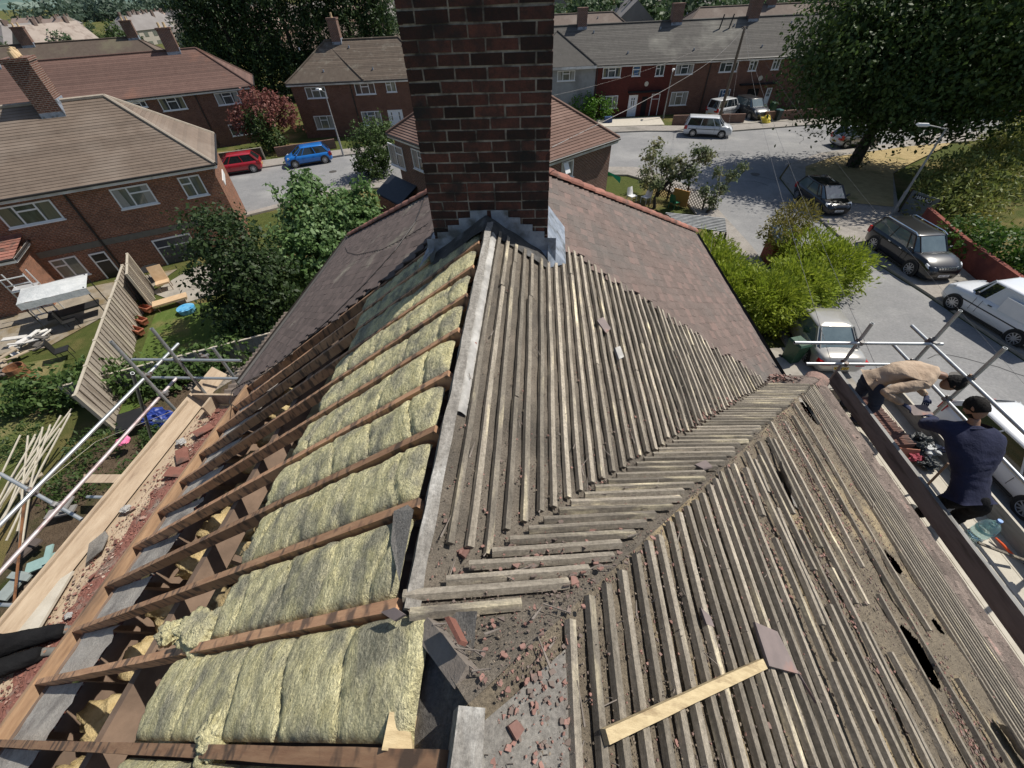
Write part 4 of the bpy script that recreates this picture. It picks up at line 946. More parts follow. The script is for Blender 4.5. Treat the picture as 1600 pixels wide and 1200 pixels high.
# ---- second row and others behind
h = House('brick_terrace', 'brown roofed row directly behind the left part of the grey terrace', (-12, 72), (15, 74.5), 7.6, wall=m_bk_a, roof=m_rQ, gauge=.4, step=False); h.vents(6); h.chimney(9.5, 1, .8, 1.4, pots=2)
h = House('brick_terrace', 'brown roofed row behind the right part of the grey terrace', (19.5, 74), (60, 78), 7.8, wall=m_bk_a, roof=m_rQ, gauge=.4, step=False); h.vents(9); h.chimney(14, 1.1, .8, 1.4, pots=2); h.chimney(29, 1.1, .8, 1.4, pots=2)
h = House('brick_terrace', 'brown hipped roof glimpsed beside the dark conifers left of the chimney stack', (-38, 73), (-19.5, 74), 7.6, wall=m_bk_a, roof=m_rQ, step=False); h.vents(3)
e_ = V((.879, .476)); h = House('brick_terrace', 'dark brown roofed row behind the purplish red roof', (-62-20*e_.x, 56-20*e_.y), (-47, 64.1), 7.8, wall=m_bk_a, roof=roofm('dark_brown_tile', (.09, .065, .05), (.12, .09, .07), (.14, .12, .08)), step=False)
for u in (6, 15, 22, 33): h.chimney(u, 1.2, .8, 1.5, pots=2)
h = House('brick_house', 'dark red brick house seen at the right border beyond the tree', (52, 56.5), (75, 58.5), 7.8, wall=m_bk_a, roof=m_rP, step=False); h.winu(2, 3.6, 3.4, 4.5)
# ---- distant suburb: copies of a few small houses
mk = [mat('pale_far_roof', (.30, .25, .21), (.37, .31, .27), (.24, .19, .16), scale=.3, rough=.9), mat('pinkish_far_roof', (.33, .235, .19), (.40, .30, .25), scale=.3, rough=.9), mat('grey_far_roof', (.20, .18, .17), (.27, .25, .24), scale=.3, rough=.9)]
mwl = [mat('cream_far_wall', (.38, .34, .29), rough=.9), mat('far_brick_wall', (.22, .14, .11), rough=.9)]
protos = []
for i in range(6):
    o = thing('distant_house', None, None); L_ = random.uniform(9, 16); D = 8.5; r = D/2; hip = i % 2
    mb = MB(); mb.box(.3, .3, -.5, L_-.3, D-.3, 5.0); mb.build('wall', mwl[i % 2 if i < 5 else 0], o, world=False)
    mb = MB(); z0 = 4.9; zr = z0+r*.8; a = r*hip; b = L_-r*hip
    mb.poly([(0, 0, z0), (L_, 0, z0), (b, r, zr), (a, r, zr)]); mb.poly([(L_, D, z0), (0, D, z0), (a, r, zr), (b, r, zr)]); mb.poly([(0, D, z0), (0, 0, z0), (a, r, zr)]); mb.poly([(L_, 0, z0), (L_, D, z0), (b, r, zr)])
    rf = mb.build('roof', mk[i % 3], o, world=False)
    mb = MB(); mb.box(L_*.3, r-.4, zr-1, L_*.3+.7, r+.3, zr+.9); mb.build('chimney', m_wchim, rf, world=False); mb = MB(); mb.box(L_*.8, r-.4, zr-1, L_*.8+.7, r+.3, zr+.9); mb.build('chimney', m_wchim, rf, world=False)
    mb = MB(); 
    for k in range(int(L_/3)): mb.box(1+3*k, .24, 3.3, 2.3+3*k, .29, 4.4); mb.box(1+3*k, .24, .8, 2.5+3*k, .29, 2.2)
    mb.build('window', m_glass2, o, world=False); protos.append(o)
used = 0; placed = []
def far_house(x, y, rz, label, group):
    global used
    k = used % 6; o = protos[k] if used < 6 else dup(protos[k]); used += 1
    o.location = (x, y, G-.3-.012*max(0, math.hypot(x, y)-120)); o.rotation_euler = (0, 0, rz); tag(o, label, 'house', group)
def inpix(x, y, z=G+5):
    d = V((x, y, z))-CP; zz = d.dot(CW); return 800+CF*d.dot(CR)/zz, 600-CF*d.dot(CU)/zz
for row in range(13):
    dd = 150+row*26
    for k in range(-2, 24):
        a = radians(-61+k*(2300/dd)+random.uniform(-1, 1)); r = dd+random.uniform(-5, 5); x = sin(a)*r; y = cos(a)*r
        px, py = inpix(x, y)
        if px < -60 or px > 640 or (px < 300 and py > 95) or random.random() < .18: continue
        far_house(x, y, -.2+.35*nz(x, y, 0, .01)+random.choice((0, 0, 0, pi/2)), 'small pale roofed house in the distant estate at the upper left', 'distant houses at the upper left')
for row in range(5):
    dd = 98+row*30
    for k in range(12):
        a = radians(-6+k*(1900/dd)+random.uniform(-1, 1)); x = sin(a)*dd; y = cos(a)*dd; px, py = inpix(x, y)
        if px < 840 or px > 1330 or random.random() < .2: continue
        far_house(x, y, .1+random.choice((0, 0, pi/2)), 'small house in the distance above the grey terrace roof', 'distant houses above the grey terrace')
# ================================================================== vehicles
def paint(name, c, metal=.0, rough=.28): return mat(name, c, tuple(min(1, v*1.03+.002) for v in c), scale=3, rough=rough, coat=.8, metal=metal)
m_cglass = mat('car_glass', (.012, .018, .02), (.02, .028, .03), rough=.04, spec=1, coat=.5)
m_cglassl = mat('sun_painted_glass', (.10, .14, .15), (.16, .21, .22), scale=2, rough=.05, spec=1, coat=.8)  # paler copy of the car glass, sunlight put into its colour
m_tyre = mat('tyre', (.012, .012, .012), (.02, .02, .02), rough=.85); m_rim = mat('alloy_rim', (.45, .46, .48), rough=.3, metal=.8)
m_trim = mat('black_plastic', (.015, .015, .016), (.022, .022, .022), rough=.6); m_chrome = mat('chrome', (.7, .72, .74), rough=.15, metal=1)
m_hl = mat('headlight_glass', (.55, .58, .62), (.75, .78, .8), scale=9, rough=.1, spec=.9); m_tl = mat('red_tail_light', (.35, .01, .012), (.5, .02, .02), rough=.15)
m_plw = mat('white_plate', (.75, .75, .74), rough=.5); m_ply = mat('yellow_plate', (.62, .42, .05), rough=.5)
def car(name, label, x, y, ang, L_, W_, H, wb, bodym, kind='hatch', cat='car', wr=.32, group=None, glass=None, z=None, zrot=0, tailup=0):
    """local: +x = forward. kinds give the side profile"""
    t = thing(name, label, cat, (x, y, (z if z is not None else G+.01)), ang, group); f = L_/2; hw = W_/2; glass = glass or m_cglass
    P = dict(hatch=dict(bon=.66, ws=.40, wt=.12, rt=-.36, rb=-.49, hb=.58, boot=None, belt=.62),
             saloon=dict(bon=.60, ws=.30, wt=.08, rt=-.20, rb=-.36, hb=.56, boot=.62, belt=.63),
             suv=dict(bon=.66, ws=.32, wt=.12, rt=-.40, rb=-.49, hb=.62, boot=None, belt=.63),
             mpv=dict(bon=.60, ws=.40, wt=.18, rt=-.43, rb=-.495, hb=.58, boot=None, belt=.60),
             van=dict(bon=.60, ws=.33, wt=.17, rt=-.47, rb=-.495, hb=.55, boot=None, belt=.60))[kind]
    zb = .20; zbelt = H*P['belt']; zbon = H*P['hb']; znose = H*.46
    def sect(xx, hwk, zt, low=None):
        l = zb if low is None else low; w_ = hw*hwk
        pts = [(0, l), (w_*.86, l), (w_*.97, l+.10), (w_, l+(zt-l)*.42), (w_*.985, l+(zt-l)*.72), (w_*.93, zt-.035), (w_*.84, zt), (w_*.4, zt+.022), (0, zt+.028)]
        full = [(xx, a, b) for a, b in pts]+[(xx, -a, b) for a, b in pts[-2:0:-1]]
        return full
    tb = H*P['boot'] if P['boot'] else zbelt
    st = [(-f+.0, .72, tb*.80, .34), (-f+.05, .86, tb*.95, .25), (-f+.16, .95, tb, .21), (-f+.5, 1, tb+.01, None), (-f*.5, 1, zbelt, None), (0, 1, zbelt, None), (P['ws']*f*2*.62, 1, zbelt-.01, None), (P['ws']*f*2*.82 if P['ws']*f*2*.82 < f*.85 else f*.8, .99, zbon+.06, None)]
    if kind == 'saloon': st[4] = (P['rb']*L_, 1, zbelt-.01, None)
    xcowl = P['ws']*L_*.82
    st[7] = (xcowl, .99, zbon+.05, None); st[6] = (xcowl-.35, 1, zbelt, None)
    st += [(f-.55, .96, zbon, None), (f-.22, .90, znose+.10, .21), (f-.06, .80, znose, .24), (f, .66, znose-.10, .30)]
    st.sort(key=lambda q: q[0])
    mb = MB(); mb.loft([sect(*q) for q in st]); body = mb.build('body', bodym, t, smooth=True, world=False, fix=True)
    # glasshouse
    xr0, xr1 = P['rb']*L_+.03, P['rt']*L_; xf0, xf1 = xcowl-.02, P['wt']*L_
    if kind == 'saloon': xr0 = P['rb']*L_
    zr = H-.05; wi = hw*.90; wt = hw*.74 if kind not in ('van', 'mpv', 'suv') else hw*.78
    bl = [(xr0, wi*.86), (xr0+.12, wi), (xr0*.35, wi*1.0), (xf0*.40, wi*1.0), (xf0-.28, wi), (xf0, wi*.78)]
    tl = [(xr1, wt*.86), (xr1+.06, wt), (xr1*.35+.0, wt*1.02), (xf1*.25, wt*1.02), (xf1-.10, wt), (xf1, wt*.84)]
    ringb = [(a, b, zbelt-.03) for a, b in bl]+[(a, -b, zbelt-.03) for a, b in bl[::-1]]
    ringt = [(a, b, zr) for a, b in tl]+[(a, -b, zr) for a, b in tl[::-1]]
    mb = MB(); n = len(ringb); i0 = 0; mb.v += [V(p) for p in ringb]+[V(p) for p in ringt]
    van = kind == 'van'
    for j in range(n):
        a = j; b = (j+1) % n; side = 1 if (van and ((j in (0, 1, 2)) or (j in (8, 9, 10, 11)))) else 0
        mb.face((a, b, b+n, a+n), m=side)
    gh = mb.build('windows', [glass, bodym], t, world=False, fix=False)
    # roof
    mb = MB(); r1 = [(a, b, zr-.01) for a, b in tl]; r2 = [(a*.93+.0, b*.90, H-.012) for a, b in tl]; r3 = [(a*.6, b*.45, H) for a, b in tl]
    cx = (xr1+xf1)/2
    def ring(k, w_, z): return [(cx+(a-cx)*k, b*w_, z) for a, b in tl]+[(cx+(a-cx)*k, -b*w_, z) for a, b in tl[::-1]]
    mb.loft([ring(1.015, 1.03, zr-.03), ring(1.0, 1.0, zr+.012), ring(.93, .88, H-.008), ring(.5, .45, H+.012)]); mb.build('roof', bodym, t, smooth=True, world=False, fix=True)
    # pillars
    mb = MB()
    for sg in (1, -1):
        for k, w_ in ((0, .07), (1, .10 if not van else .03), (3, .055), (4, .06), (5, .06)):
            if van and k == 1: continue
            a = V((bl[k][0], sg*bl[k][1], zbelt-.03)); b = V((tl[k][0], sg*tl[k][1], zr)); out = V((0, sg*.006, .0)); mb.bar(a+out, b+out, w_, .03, (0, sg, .3))
        if kind in ('hatch', 'suv', 'mpv'):
            a = V((bl[2][0]-.0, sg*bl[2][1], zbelt-.03)); b = V((tl[2][0]-.0, sg*tl[2][1], zr)); mb.bar(a, b, .05, .03, (0, sg, .3))
    mb.build('pillars', bodym, t, world=False)
    # wheels
    for sx in (1, -1):
        for sy in (1, -1):
            c = V((sx*wb/2, sy*(hw-.10), wr))
            mb = MB(); mb.disc(c+V((0, sy*.085, .02)), (0, 1, 0), wr+.055, 28, .03); ar = mb.build('wheel_arch', m_trim, t, world=False)
            mb = MB(); rings = []
            for yy, rr in ((-.10, wr*.93), (-.09, wr), (.09, wr), (.115, wr*.93), (.115, wr*.72)):
                rings.append([(c.x+cos(2*pi*k/28)*rr, c.y+sy*(yy+.01), c.z+sin(2*pi*k/28)*rr) for k in range(28)])
            mb.loft(rings, caps=False); w_ = mb.build('wheel', m_tyre, t, smooth=False, world=False)
            mb = MB(); mb.disc(c+V((0, sy*.085, 0)), (0, 1, 0), wr*.74, 24, .012, m=1)
            for k in range(10):
                a = 2*pi*k/10+.2; d = V((cos(a), 0, sin(a))); mb.bar(c+V((0, sy*.118, 0))+d*wr*.12, c+V((0, sy*.118, 0))+d*wr*.70, .05, .018, (0, 1, 0), w2=.032)
            mb.tube([c+V((0, sy*.112, 0))+V((cos(2*pi*k/24), 0, sin(2*pi*k/24)))*wr*.71 for k in range(25)], .014, 6, False); mb.disc(c+V((0, sy*.125, 0)), (0, 1, 0), wr*.16, 12, .02)
            mb.build('rim', [m_rim, m_trim], w_, world=False)
    def zs(xx, k=.5):  # body half width is nearly hw
        return hw
    # door lines, handles, mirrors, sills
    mb = MB()
    for sg in (1, -1):
        xs_ = [xf0-.42, xf0*.40-.0] + ([xr0*.35-.3] if kind != 'van' else [])
        for xx in xs_: mb.box(xx-.006, sg*hw-.004*sg if sg > 0 else sg*hw-.003, zb+.22, xx+.006, sg*hw+.003 if sg > 0 else sg*hw+.004, zbelt-.10)
        mb.box(-wb/2+wr+.1, sg*hw*.99-.012, zb+.02, wb/2-wr-.1, sg*hw*.99+.010, zb+.10)
        if van or kind == 'mpv': mb.box(-f*.82, sg*hw-.004, zb+.46, f*.55, sg*hw+.010, zb+.50)
    mb.box(f-.09, -hw*.5, .30, f+.005, hw*.5, .42)
    mb.build('trim', m_trim, t, world=False)
    for sg in (1, -1):
        for xx in ([xf0-.95, xf0-1.75] if kind != 'van' else [xf0-1.0]):
            mb = MB(); mb.box(xx-.08, sg*hw-.01, zbelt-.16, xx+.08, sg*hw+.022, zbelt-.13); mb.build('handle', m_trim if van else (m_chrome if kind == 'suv' else bodym), t, world=False)
        mb = MB(); mb.loft([[(xf0-.34+cos(a)*.05, sg*(wi+.02), zbelt+.06+sin(a)*.05) for a in [k*pi/4 for k in range(8)]], [(xf0-.36+cos(a)*.08, sg*(wi+.10), zbelt+.09+sin(a)*.08) for a in [k*pi/4 for k in range(8)]], [(xf0-.38+cos(a)*.07, sg*(wi+.22), zbelt+.10+sin(a)*.065) for a in [k*pi/4 for k in range(8)]]])
        mb.build('mirror', bodym if not van else m_trim, t, smooth=True, world=False)
        mb = MB(); mb.loft([[(f-.30, sg*hw*.55, znose+.02), (f-.42, sg*hw*.90, znose+.05), (f-.42, sg*hw*.905, znose+.17), (f-.32, sg*hw*.6, znose+.14)], [(f-.03, sg*hw*.50, znose-.05), (f-.20, sg*hw*.88, znose-.02), (f-.30, sg*hw*.90, znose+.12), (f-.13, sg*hw*.55, znose+.06)]]); mb.build('headlight', m_hl, t, world=False, fix=True)
        zt_ = tb*.72 if kind in ('saloon', 'suv', 'hatch', 'mpv') else tb*.8
        mb = MB(); mb.box(-f-.004, min(sg*hw*.50, sg*hw*.86), zt_-.06, -f+.22, max(sg*hw*.50, sg*hw*.86), zt_+.09); mb.box(-f+.05, min(sg*hw*.80, sg*hw*.965), zt_-.06, -f+.26, max(sg*hw*.80, sg*hw*.965), zt_+(.12 if kind == 'saloon' else .25)); mb.build('tail_light', m_tl, t, world=False)
    for xx, m_ in ((f+.004, m_plw), (-f-.008, m_ply)):
        mb = MB(); mb.box(xx-.01, -.26, .40, xx+.01, .26, .51); pl = mb.build('number_plate', m_, t, world=False)
        mb = MB()
        for k in range(7): a = -.22+k*.064+(.02 if k > 3 else 0); mb.box(xx-.013, a, .425, xx+.013, a+random.choice((.02, .035, .045)), .485)
        mb.build('plate_characters', m_trim, pl, world=False)
    mb = MB(); mb.box(f-.10, -hw*.45, znose-.10, f+.003, hw*.45, znose-.02); mb.build('grille', m_trim, t, world=False)
    return t, dict(zbelt=zbelt, hw=hw, f=f, xf0=xf0, xf1=xf1, zr=zr, wt=wt, xr1=xr1, H=H, znose=znose, zbon=zbon)
def between(a, b):
    """wheel contact pixels (rear, front) on one side -> centre and heading"""
    p = gz(*a, G); q = gz(*b, G); return p, q
def park(px_r, px_f, side, W_):
    """side +1 if the seen wheels are on the car's left side"""
    p, q = between(px_r, px_f); d = (q-p); wb = d.length; d.normalize(); left = V((-d.y, d.x, 0)); c = (p+q)/2-left*side*(W_/2-.1)
    return c.x, c.y, atan2(d.y, d.x), wb
# dark SUV, facing the camera; near side seen = its right side
pb = paint('charcoal_black_paint', (.010, .011, .013)); x, y, a, wb = park((1361, 391), (1415, 430), -1, 1.86)
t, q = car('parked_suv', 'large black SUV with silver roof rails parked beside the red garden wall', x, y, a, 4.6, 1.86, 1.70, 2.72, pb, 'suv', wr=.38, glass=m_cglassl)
for sg in (1, -1):
    mb = MB(); mb.tube([(q['xr1']+.05, sg*(q['wt']-.02), q['zr']+.02), (q['xr1']+.2, sg*(q['wt']-.02), q['H']+.05), (q['xf1']-.25, sg*(q['wt']-.02), q['H']+.05), (q['xf1']-.02, sg*(q['wt']-.0), q['zr']+.02)], .025, 8); mb.build('roof_rail', m_chrome, t, world=False)
mb = MB()
for k in range(7): mb.box(q['f']-.12, -.42+k*.13, q['znose']-.03, q['f']-.03, -.34+k*.13, q['znose']+.06)
mb.build('grille_slots', m_chrome, t, world=False)
x, y, a, wb = park((1244, 311), (1276, 335), -1, 1.72)
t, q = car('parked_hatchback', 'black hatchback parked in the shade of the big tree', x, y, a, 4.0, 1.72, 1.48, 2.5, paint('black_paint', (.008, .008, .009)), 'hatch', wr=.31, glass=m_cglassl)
x, y, a, wb = park((1572, 536), (1486, 484), 1, 1.70)
t, q = car('parked_van', 'small white panel van with black side strip parked nose to nose with the black SUV', x, y, a, 4.25, 1.70, 1.80, 2.65, paint('white_paint', (.72, .74, .77)), 'van', cat='van', wr=.33)
mb = MB(); mb.box(-1.75, .842, .95, -.15, .856, 1.52); mb.build('load_panel', m_white, t, world=False)
x, y, a, wb = park((1084, 214), (1122, 216), -1, 1.72)
car('parked_mpv', 'white people carrier parked in front of the terrace behind the thin tree', x, y, a, 4.3, 1.72, 1.60, 2.55, paint('white_mpv_paint', (.66, .68, .70)), 'mpv', wr=.31)
x, y, a, wb = park((511, 255), (462, 263), 1, 1.74)
car('parked_hatchback', 'bright blue hatchback parked across the road at the left', x, y, a, 4.0, 1.74, 1.46, 2.55, paint('bright_blue_paint', (.012, .16, .52)), 'hatch', wr=.31)
p = gz(395, 268, G); car('parked_hatchback', 'red hatchback half hidden behind the corner of the brick house', p.x-1.1, p.y-.1, pi+.44, 4.0, 1.74, 1.46, 2.5, paint('red_paint', (.36, .015, .025)), 'hatch', wr=.31)
x, y, a, wb = park((1319, 232), (1361, 230), -1, 1.65)
car('parked_hatchback', 'small silver hatchback parked behind the trunk of the big tree', x, y, a, 3.7, 1.65, 1.50, 2.35, paint('silver_paint', (.42, .43, .45), .3), 'hatch', wr=.29)
p = (gz(1319, 524, G)+gz(1408, 524, G))/2
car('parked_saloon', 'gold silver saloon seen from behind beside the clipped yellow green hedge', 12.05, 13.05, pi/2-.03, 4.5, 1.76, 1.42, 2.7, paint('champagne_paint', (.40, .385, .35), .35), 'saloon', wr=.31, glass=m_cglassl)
car('parked_estate', 'white car parked right below the two workmen', 15.0, 6.6, -pi/2+.06, 4.6, 1.78, 1.46, 2.7, paint('bright_white_paint', (.70, .71, .72)), 'hatch', wr=.32)
p = gz(1385, 190, G); car('parked_hatchback', 'dark red car across the road, mostly hidden by the big tree', p.x+.6, p.y+1.0, .12, 4.1, 1.72, 1.45, 2.5, paint('dark_red_paint', (.16, .008, .012)), 'hatch', wr=.31)
p = gz(1148, 186, G); car('parked_van', 'small white pickup on the drive behind the telegraph pole', p.x-.9, p.y+1.2, .5, 3.9, 1.65, 1.7, 2.4, paint('old_white_paint', (.55, .56, .56)), 'mpv', wr=.31)
p = gz(1182, 190, G); car('parked_suv', 'dark four by four facing the street on the terrace drive', p.x-.2, p.y+1.9, -pi/2+.25, 4.4, 1.8, 1.75, 2.6, paint('dark_grey_paint', (.03, .032, .035)), 'suv', wr=.36, glass=m_cglassl)
p = gz(1590, 185, G); car('parked_hatchback', 'silver blue car at the right border above the light green shrub', p.x+.5, p.y-.2, .1, 4.2, 1.74, 1.46, 2.5, paint('silver_blue_paint', (.30, .34, .42), .3), 'hatch', wr=.31)
# ================================================================== vegetation
def leafmat(name, c1, c2, c3=None, rnd=.5, trans=.0):
    m, nt, b = _new(name); L = nt.links
    at = N(nt, 'ShaderNodeAttribute', attribute_name='rnd'); geo = N(nt, 'ShaderNodeNewGeometry')
    n1 = N(nt, 'ShaderNodeTexNoise', i_Scale=.9, i_Detail=3); tc = N(nt, 'ShaderNodeTexCoord'); L.new(tc.outputs['Object'], n1.inputs[0])
    col = mixc(nt, at.outputs['Fac'], c1, c2)
    if c3: col = mixc(nt, ramp(nt, n1.outputs[0], .48, .66), col, c3)
    L.new(col, b.inputs['Base Color']); b.inputs['Roughness'].default_value = .55; b.inputs['Specular IOR Level'].default_value = .35
    if True:
        tr = nt.nodes.new('ShaderNodeBsdfTranslucent'); L.new(col, tr.inputs[0]); mx = nt.nodes.new('ShaderNodeMixShader'); mx.inputs[0].default_value = .33
        out = [n for n in nt.nodes if n.type == 'OUTPUT_MATERIAL'][0]; L.new(b.outputs[0], mx.inputs[1]); L.new(tr.outputs[0], mx.inputs[2]); L.new(mx.outputs[0], out.inputs[0])
    return m
m_bark = mat('bark', (.055, .042, .032), (.10, .08, .062), scale=6, rough=.95, bump=1, bscale=20, bdist=.03)
def leaves(blobs, n, size, seed=0, aspect=.6, shell=.45, droop=0, spray=0, noisef=.35, nscale=.9, thr=-.22):
    """leaf cards through a set of ellipsoids [(cx,cy,cz,rx,ry,rz)], returned as (verts, faces, rnd)"""
    r = np.random.RandomState(seed); B = np.array(blobs, float); vol = B[:, 3]*B[:, 4]*B[:, 5]; vol = vol**.75; pk = r.choice(len(B), n, p=vol/vol.sum())
    d = r.randn(n, 3); d /= np.linalg.norm(d, axis=1)[:, None]
    rad = (1-shell*r.rand(n)**1.6)*(1+.10*r.randn(n))
    # lumpy surface
    ph = r.rand(6, 3)*6
    lump = np.zeros(n)
    for k in range(6): lump += np.sin(d @ (ph[k]*nscale*2.2)+k*1.7+pk*.9)
    rad *= 1+noisef*lump/6
    c = B[pk, :3]+d*rad[:, None]*B[pk, 3:6]
    # gaps: drop cards where a 3d sine field is low
    fld = np.zeros(n)
    for k in range(5):
        w_ = r.randn(3)*2.4/np.mean(B[:, 3:6]); fld += np.sin(c @ (w_*2.2)+k)
    keep = fld > thr*5
    c = c[keep]; d = d[keep]; n = len(c)
    nrm = d*.8+r.randn(n, 3)*.75+np.array([0, 0, .35]); nrm /= np.linalg.norm(nrm, axis=1)[:, None]
    t = np.cross(nrm, r.randn(n, 3)); t /= np.linalg.norm(t, axis=1)[:, None]
    if droop: t = t*(1-droop)+np.array([0, 0, -1.])*droop
    if spray: t = t*(1-spray)+d*spray+np.array([0, 0, .35])*spray
    t /= np.linalg.norm(t, axis=1)[:, None]; b = np.cross(nrm, t); b /= np.linalg.norm(b, axis=1)[:, None]
    s = size*(.6+.8*r.rand(n))[:, None]; a = aspect
    p0 = c-t*s*.5; p1 = c+b*s*a*.5+nrm*s*.06; p2 = c+t*s*.55; p3 = c-b*s*a*.5+nrm*s*.06
    v = np.stack([p0, p1, p2, p3], 1).reshape(-1, 3)
    return v, n, np.clip(r.rand(n)*.8+.2*(lump[keep]/6+.5), .001, 1)
def leafobj(name, parts, m, parent=None):
    v = np.concatenate([p[0] for p in parts]); n = sum(p[1] for p in parts); rn = np.concatenate([p[2] for p in parts])
    me = bpy.data.meshes.new(name); org = V((0, 0, 0))
    if parent is not None: org = parent.location
    else: org = V((float(v[:, 0].mean()), float(v[:, 1].mean()), float(v[:, 2].min())))
    v = v-np.array(org)
    me.vertices.add(4*n); me.vertices.foreach_set('co', v.astype(np.float32).ravel()); me.loops.add(4*n); me.loops.foreach_set('vertex_index', np.arange(4*n, dtype=np.int32))
    me.polygons.add(n); me.polygons.foreach_set('loop_start', np.arange(0, 4*n, 4, dtype=np.int32)); me.update(); me.validate()
    at = me.attributes.new('rnd', 'FLOAT', 'FACE'); at.data.foreach_set('value', rn.astype(np.float32)); me.materials.append(m)
    o = bpy.data.objects.new(name, me); C.objects.link(o)
    if parent is not None: o.parent = parent
    else: o.location = org
    return o
def limbs(mb, base, top, r0, blobs, n=7, seed=1, lean=0):
    rr = random.Random(seed); base = V(base); top = V(top); mid = (base+top)/2+V((rr.uniform(-.2, .2), rr.uniform(-.2, .2), 0))
    mb.tube([base-V((0, 0, .2)), base+V((0, 0, .15)), mid, top], [r0*1.35, r0*1.05, r0*.85, r0*.6], 10)
    for k in range(n):
        bl = blobs[k % len(blobs)]; e = V((bl[0], bl[1], bl[2]))+V((rr.uniform(-1, 1)*bl[3]*.7, rr.uniform(-1, 1)*bl[4]*.7, rr.uniform(-.3, .7)*bl[5])); s = base+(top-base)*rr.uniform(.55, 1)
        m_ = (s+e)/2+V((rr.uniform(-.15, .15), rr.uniform(-.15, .15), rr.uniform(0, .3)))*bl[3]*.3
        mb.tube([s, m_, e], [r0*.42, r0*.25, r0*.06], 6)
def tree(name, label, base, top, r0, blobs, n, size, m, seed, nl=7, cat='tree', group=None, extra=None, **k):
    t = thing(name, label, cat, base, 0, group); mb = MB(); limbs(mb, base, top, r0, blobs, nl, seed)
    if extra: extra(mb)
    mb.build('trunk', m_bark, t, smooth=True); leafobj('crown', [leaves(blobs, n, size, seed, **k)], m, t); return t
lm_big = leafmat('sycamore_leaf', (.028, .055, .016), (.075, .125, .03), (.11, .16, .04))
lm_dark = leafmat('dark_evergreen_leaf', (.018, .038, .012), (.055, .09, .026)); lm_conif = leafmat('conifer_leaf', (.018, .042, .018), (.05, .085, .028), (.07, .11, .03))
lm_bright = leafmat('bright_shrub_leaf', (.06, .13, .032), (.17, .27, .09), (.22, .32, .14)); lm_hedge = leafmat('yellow_green_hedge_leaf', (.13, .19, .016), (.40, .46, .055), (.28, .36, .035))
lm_mid = leafmat('mid_green_leaf', (.04, .075, .02), (.09, .14, .04)); lm_yel = leafmat('yellowish_shrub_leaf', (.10, .135, .03), (.25, .29, .08), (.33, .30, .08))
lm_plum = leafmat('purple_leaf', (.12, .038, .032), (.29, .12, .095)); lm_far = leafmat('far_tree_leaf', (.04, .075, .035), (.09, .14, .06)); lm_ivy = leafmat('climber_leaf', (.045, .09, .02), (.13, .20, .06))
lm_willow = leafmat('pale_willow_leaf', (.11, .17, .05), (.18, .25, .09)); lm_thin = leafmat('cherry_leaf', (.08, .11, .045), (.22, .26, .13), (.26, .24, .12))
# big street tree
bb_ = [(26.0, 34.0, -2.6, 6.2, 5.6, 4.6), (22.0, 34.2, -3.6, 4.6, 4.6, 3.4), (30.0, 32.2, -3.0, 5.0, 4.6, 4.0), (25.5, 33.0, -5.2, 4.6, 4.2, 2.3), (24, 36.2, -.6, 4.5, 4.2, 4.5), (33.5, 33.2, -2.2, 4.0, 3.6, 3.6), (20.4, 35.2, -1.6, 3.2, 3.4, 3.0), (28, 32, .5, 5, 4.6, 4)]
tree('street_tree', 'huge dark leafed tree on the dry grass island at the right', (24.85, 34.5, G), (25.6, 34.9, -5.2), .42, bb_, 98000, .26, lm_big, 3, 16, shell=.55, noisef=.30, thr=-.30)
o = leafobj('ivy', [leaves([(24.9, 34.3, G+.6, .7, .7, .7), (25.0, 34.4, G+1.6, .5, .5, .8)], 700, .14, 5)], lm_dark); tag(o, 'tuft of ivy and suckers at the foot of the big street tree', 'ivy')
# left garden: dark evergreen and bright shrub
p = gz(365, 400, -6.4); q = gz(500, 345, -6.2)
tree('evergreen_tree', 'dark glossy evergreen tree beside the brick house', (p.x, p.y, G), (p.x, p.y, -7), .16, [(p.x-.2, p.y+.2, -6.6, 1.9, 1.8, 2.0), (p.x+.9, p.y-.6, -7.6, 2.0, 1.7, 1.9), (p.x-1.0, p.y+.9, -6.2, 1.3, 1.3, 1.5), (p.x+.2, p.y-.8, -8.3, 2.0, 1.7, 1.5)], 17000, .17, lm_dark, 11, 8)
tree('leafy_shrub', 'tall bright green shrub between the dark evergreen and the foreground roof', (q.x, q.y, G), (q.x, q.y, -7), .12, [(q.x-.8, q.y+.8, -6.3, 1.5, 1.4, 1.6), (q.x+.9, q.y+1.0, -6.6, 1.4, 1.4, 1.4), (q.x-.2, q.y-.4, -7.3, 1.8, 1.5, 1.7), (q.x+1.6, q.y+.9, -7.2, 1.2, 1.2, 1.4), (q.x-1.2, q.y-1.0, -7.8, 1.7, 1.4, 1.5), (q.x-.9, q.y+1.4, -5.1, .7, .7, .9), (q.x+1.7, q.y+1.6, -5.6, .6, .6, .8)], 17000, .22, lm_bright, 12, 8, cat='shrub', thr=-.25)
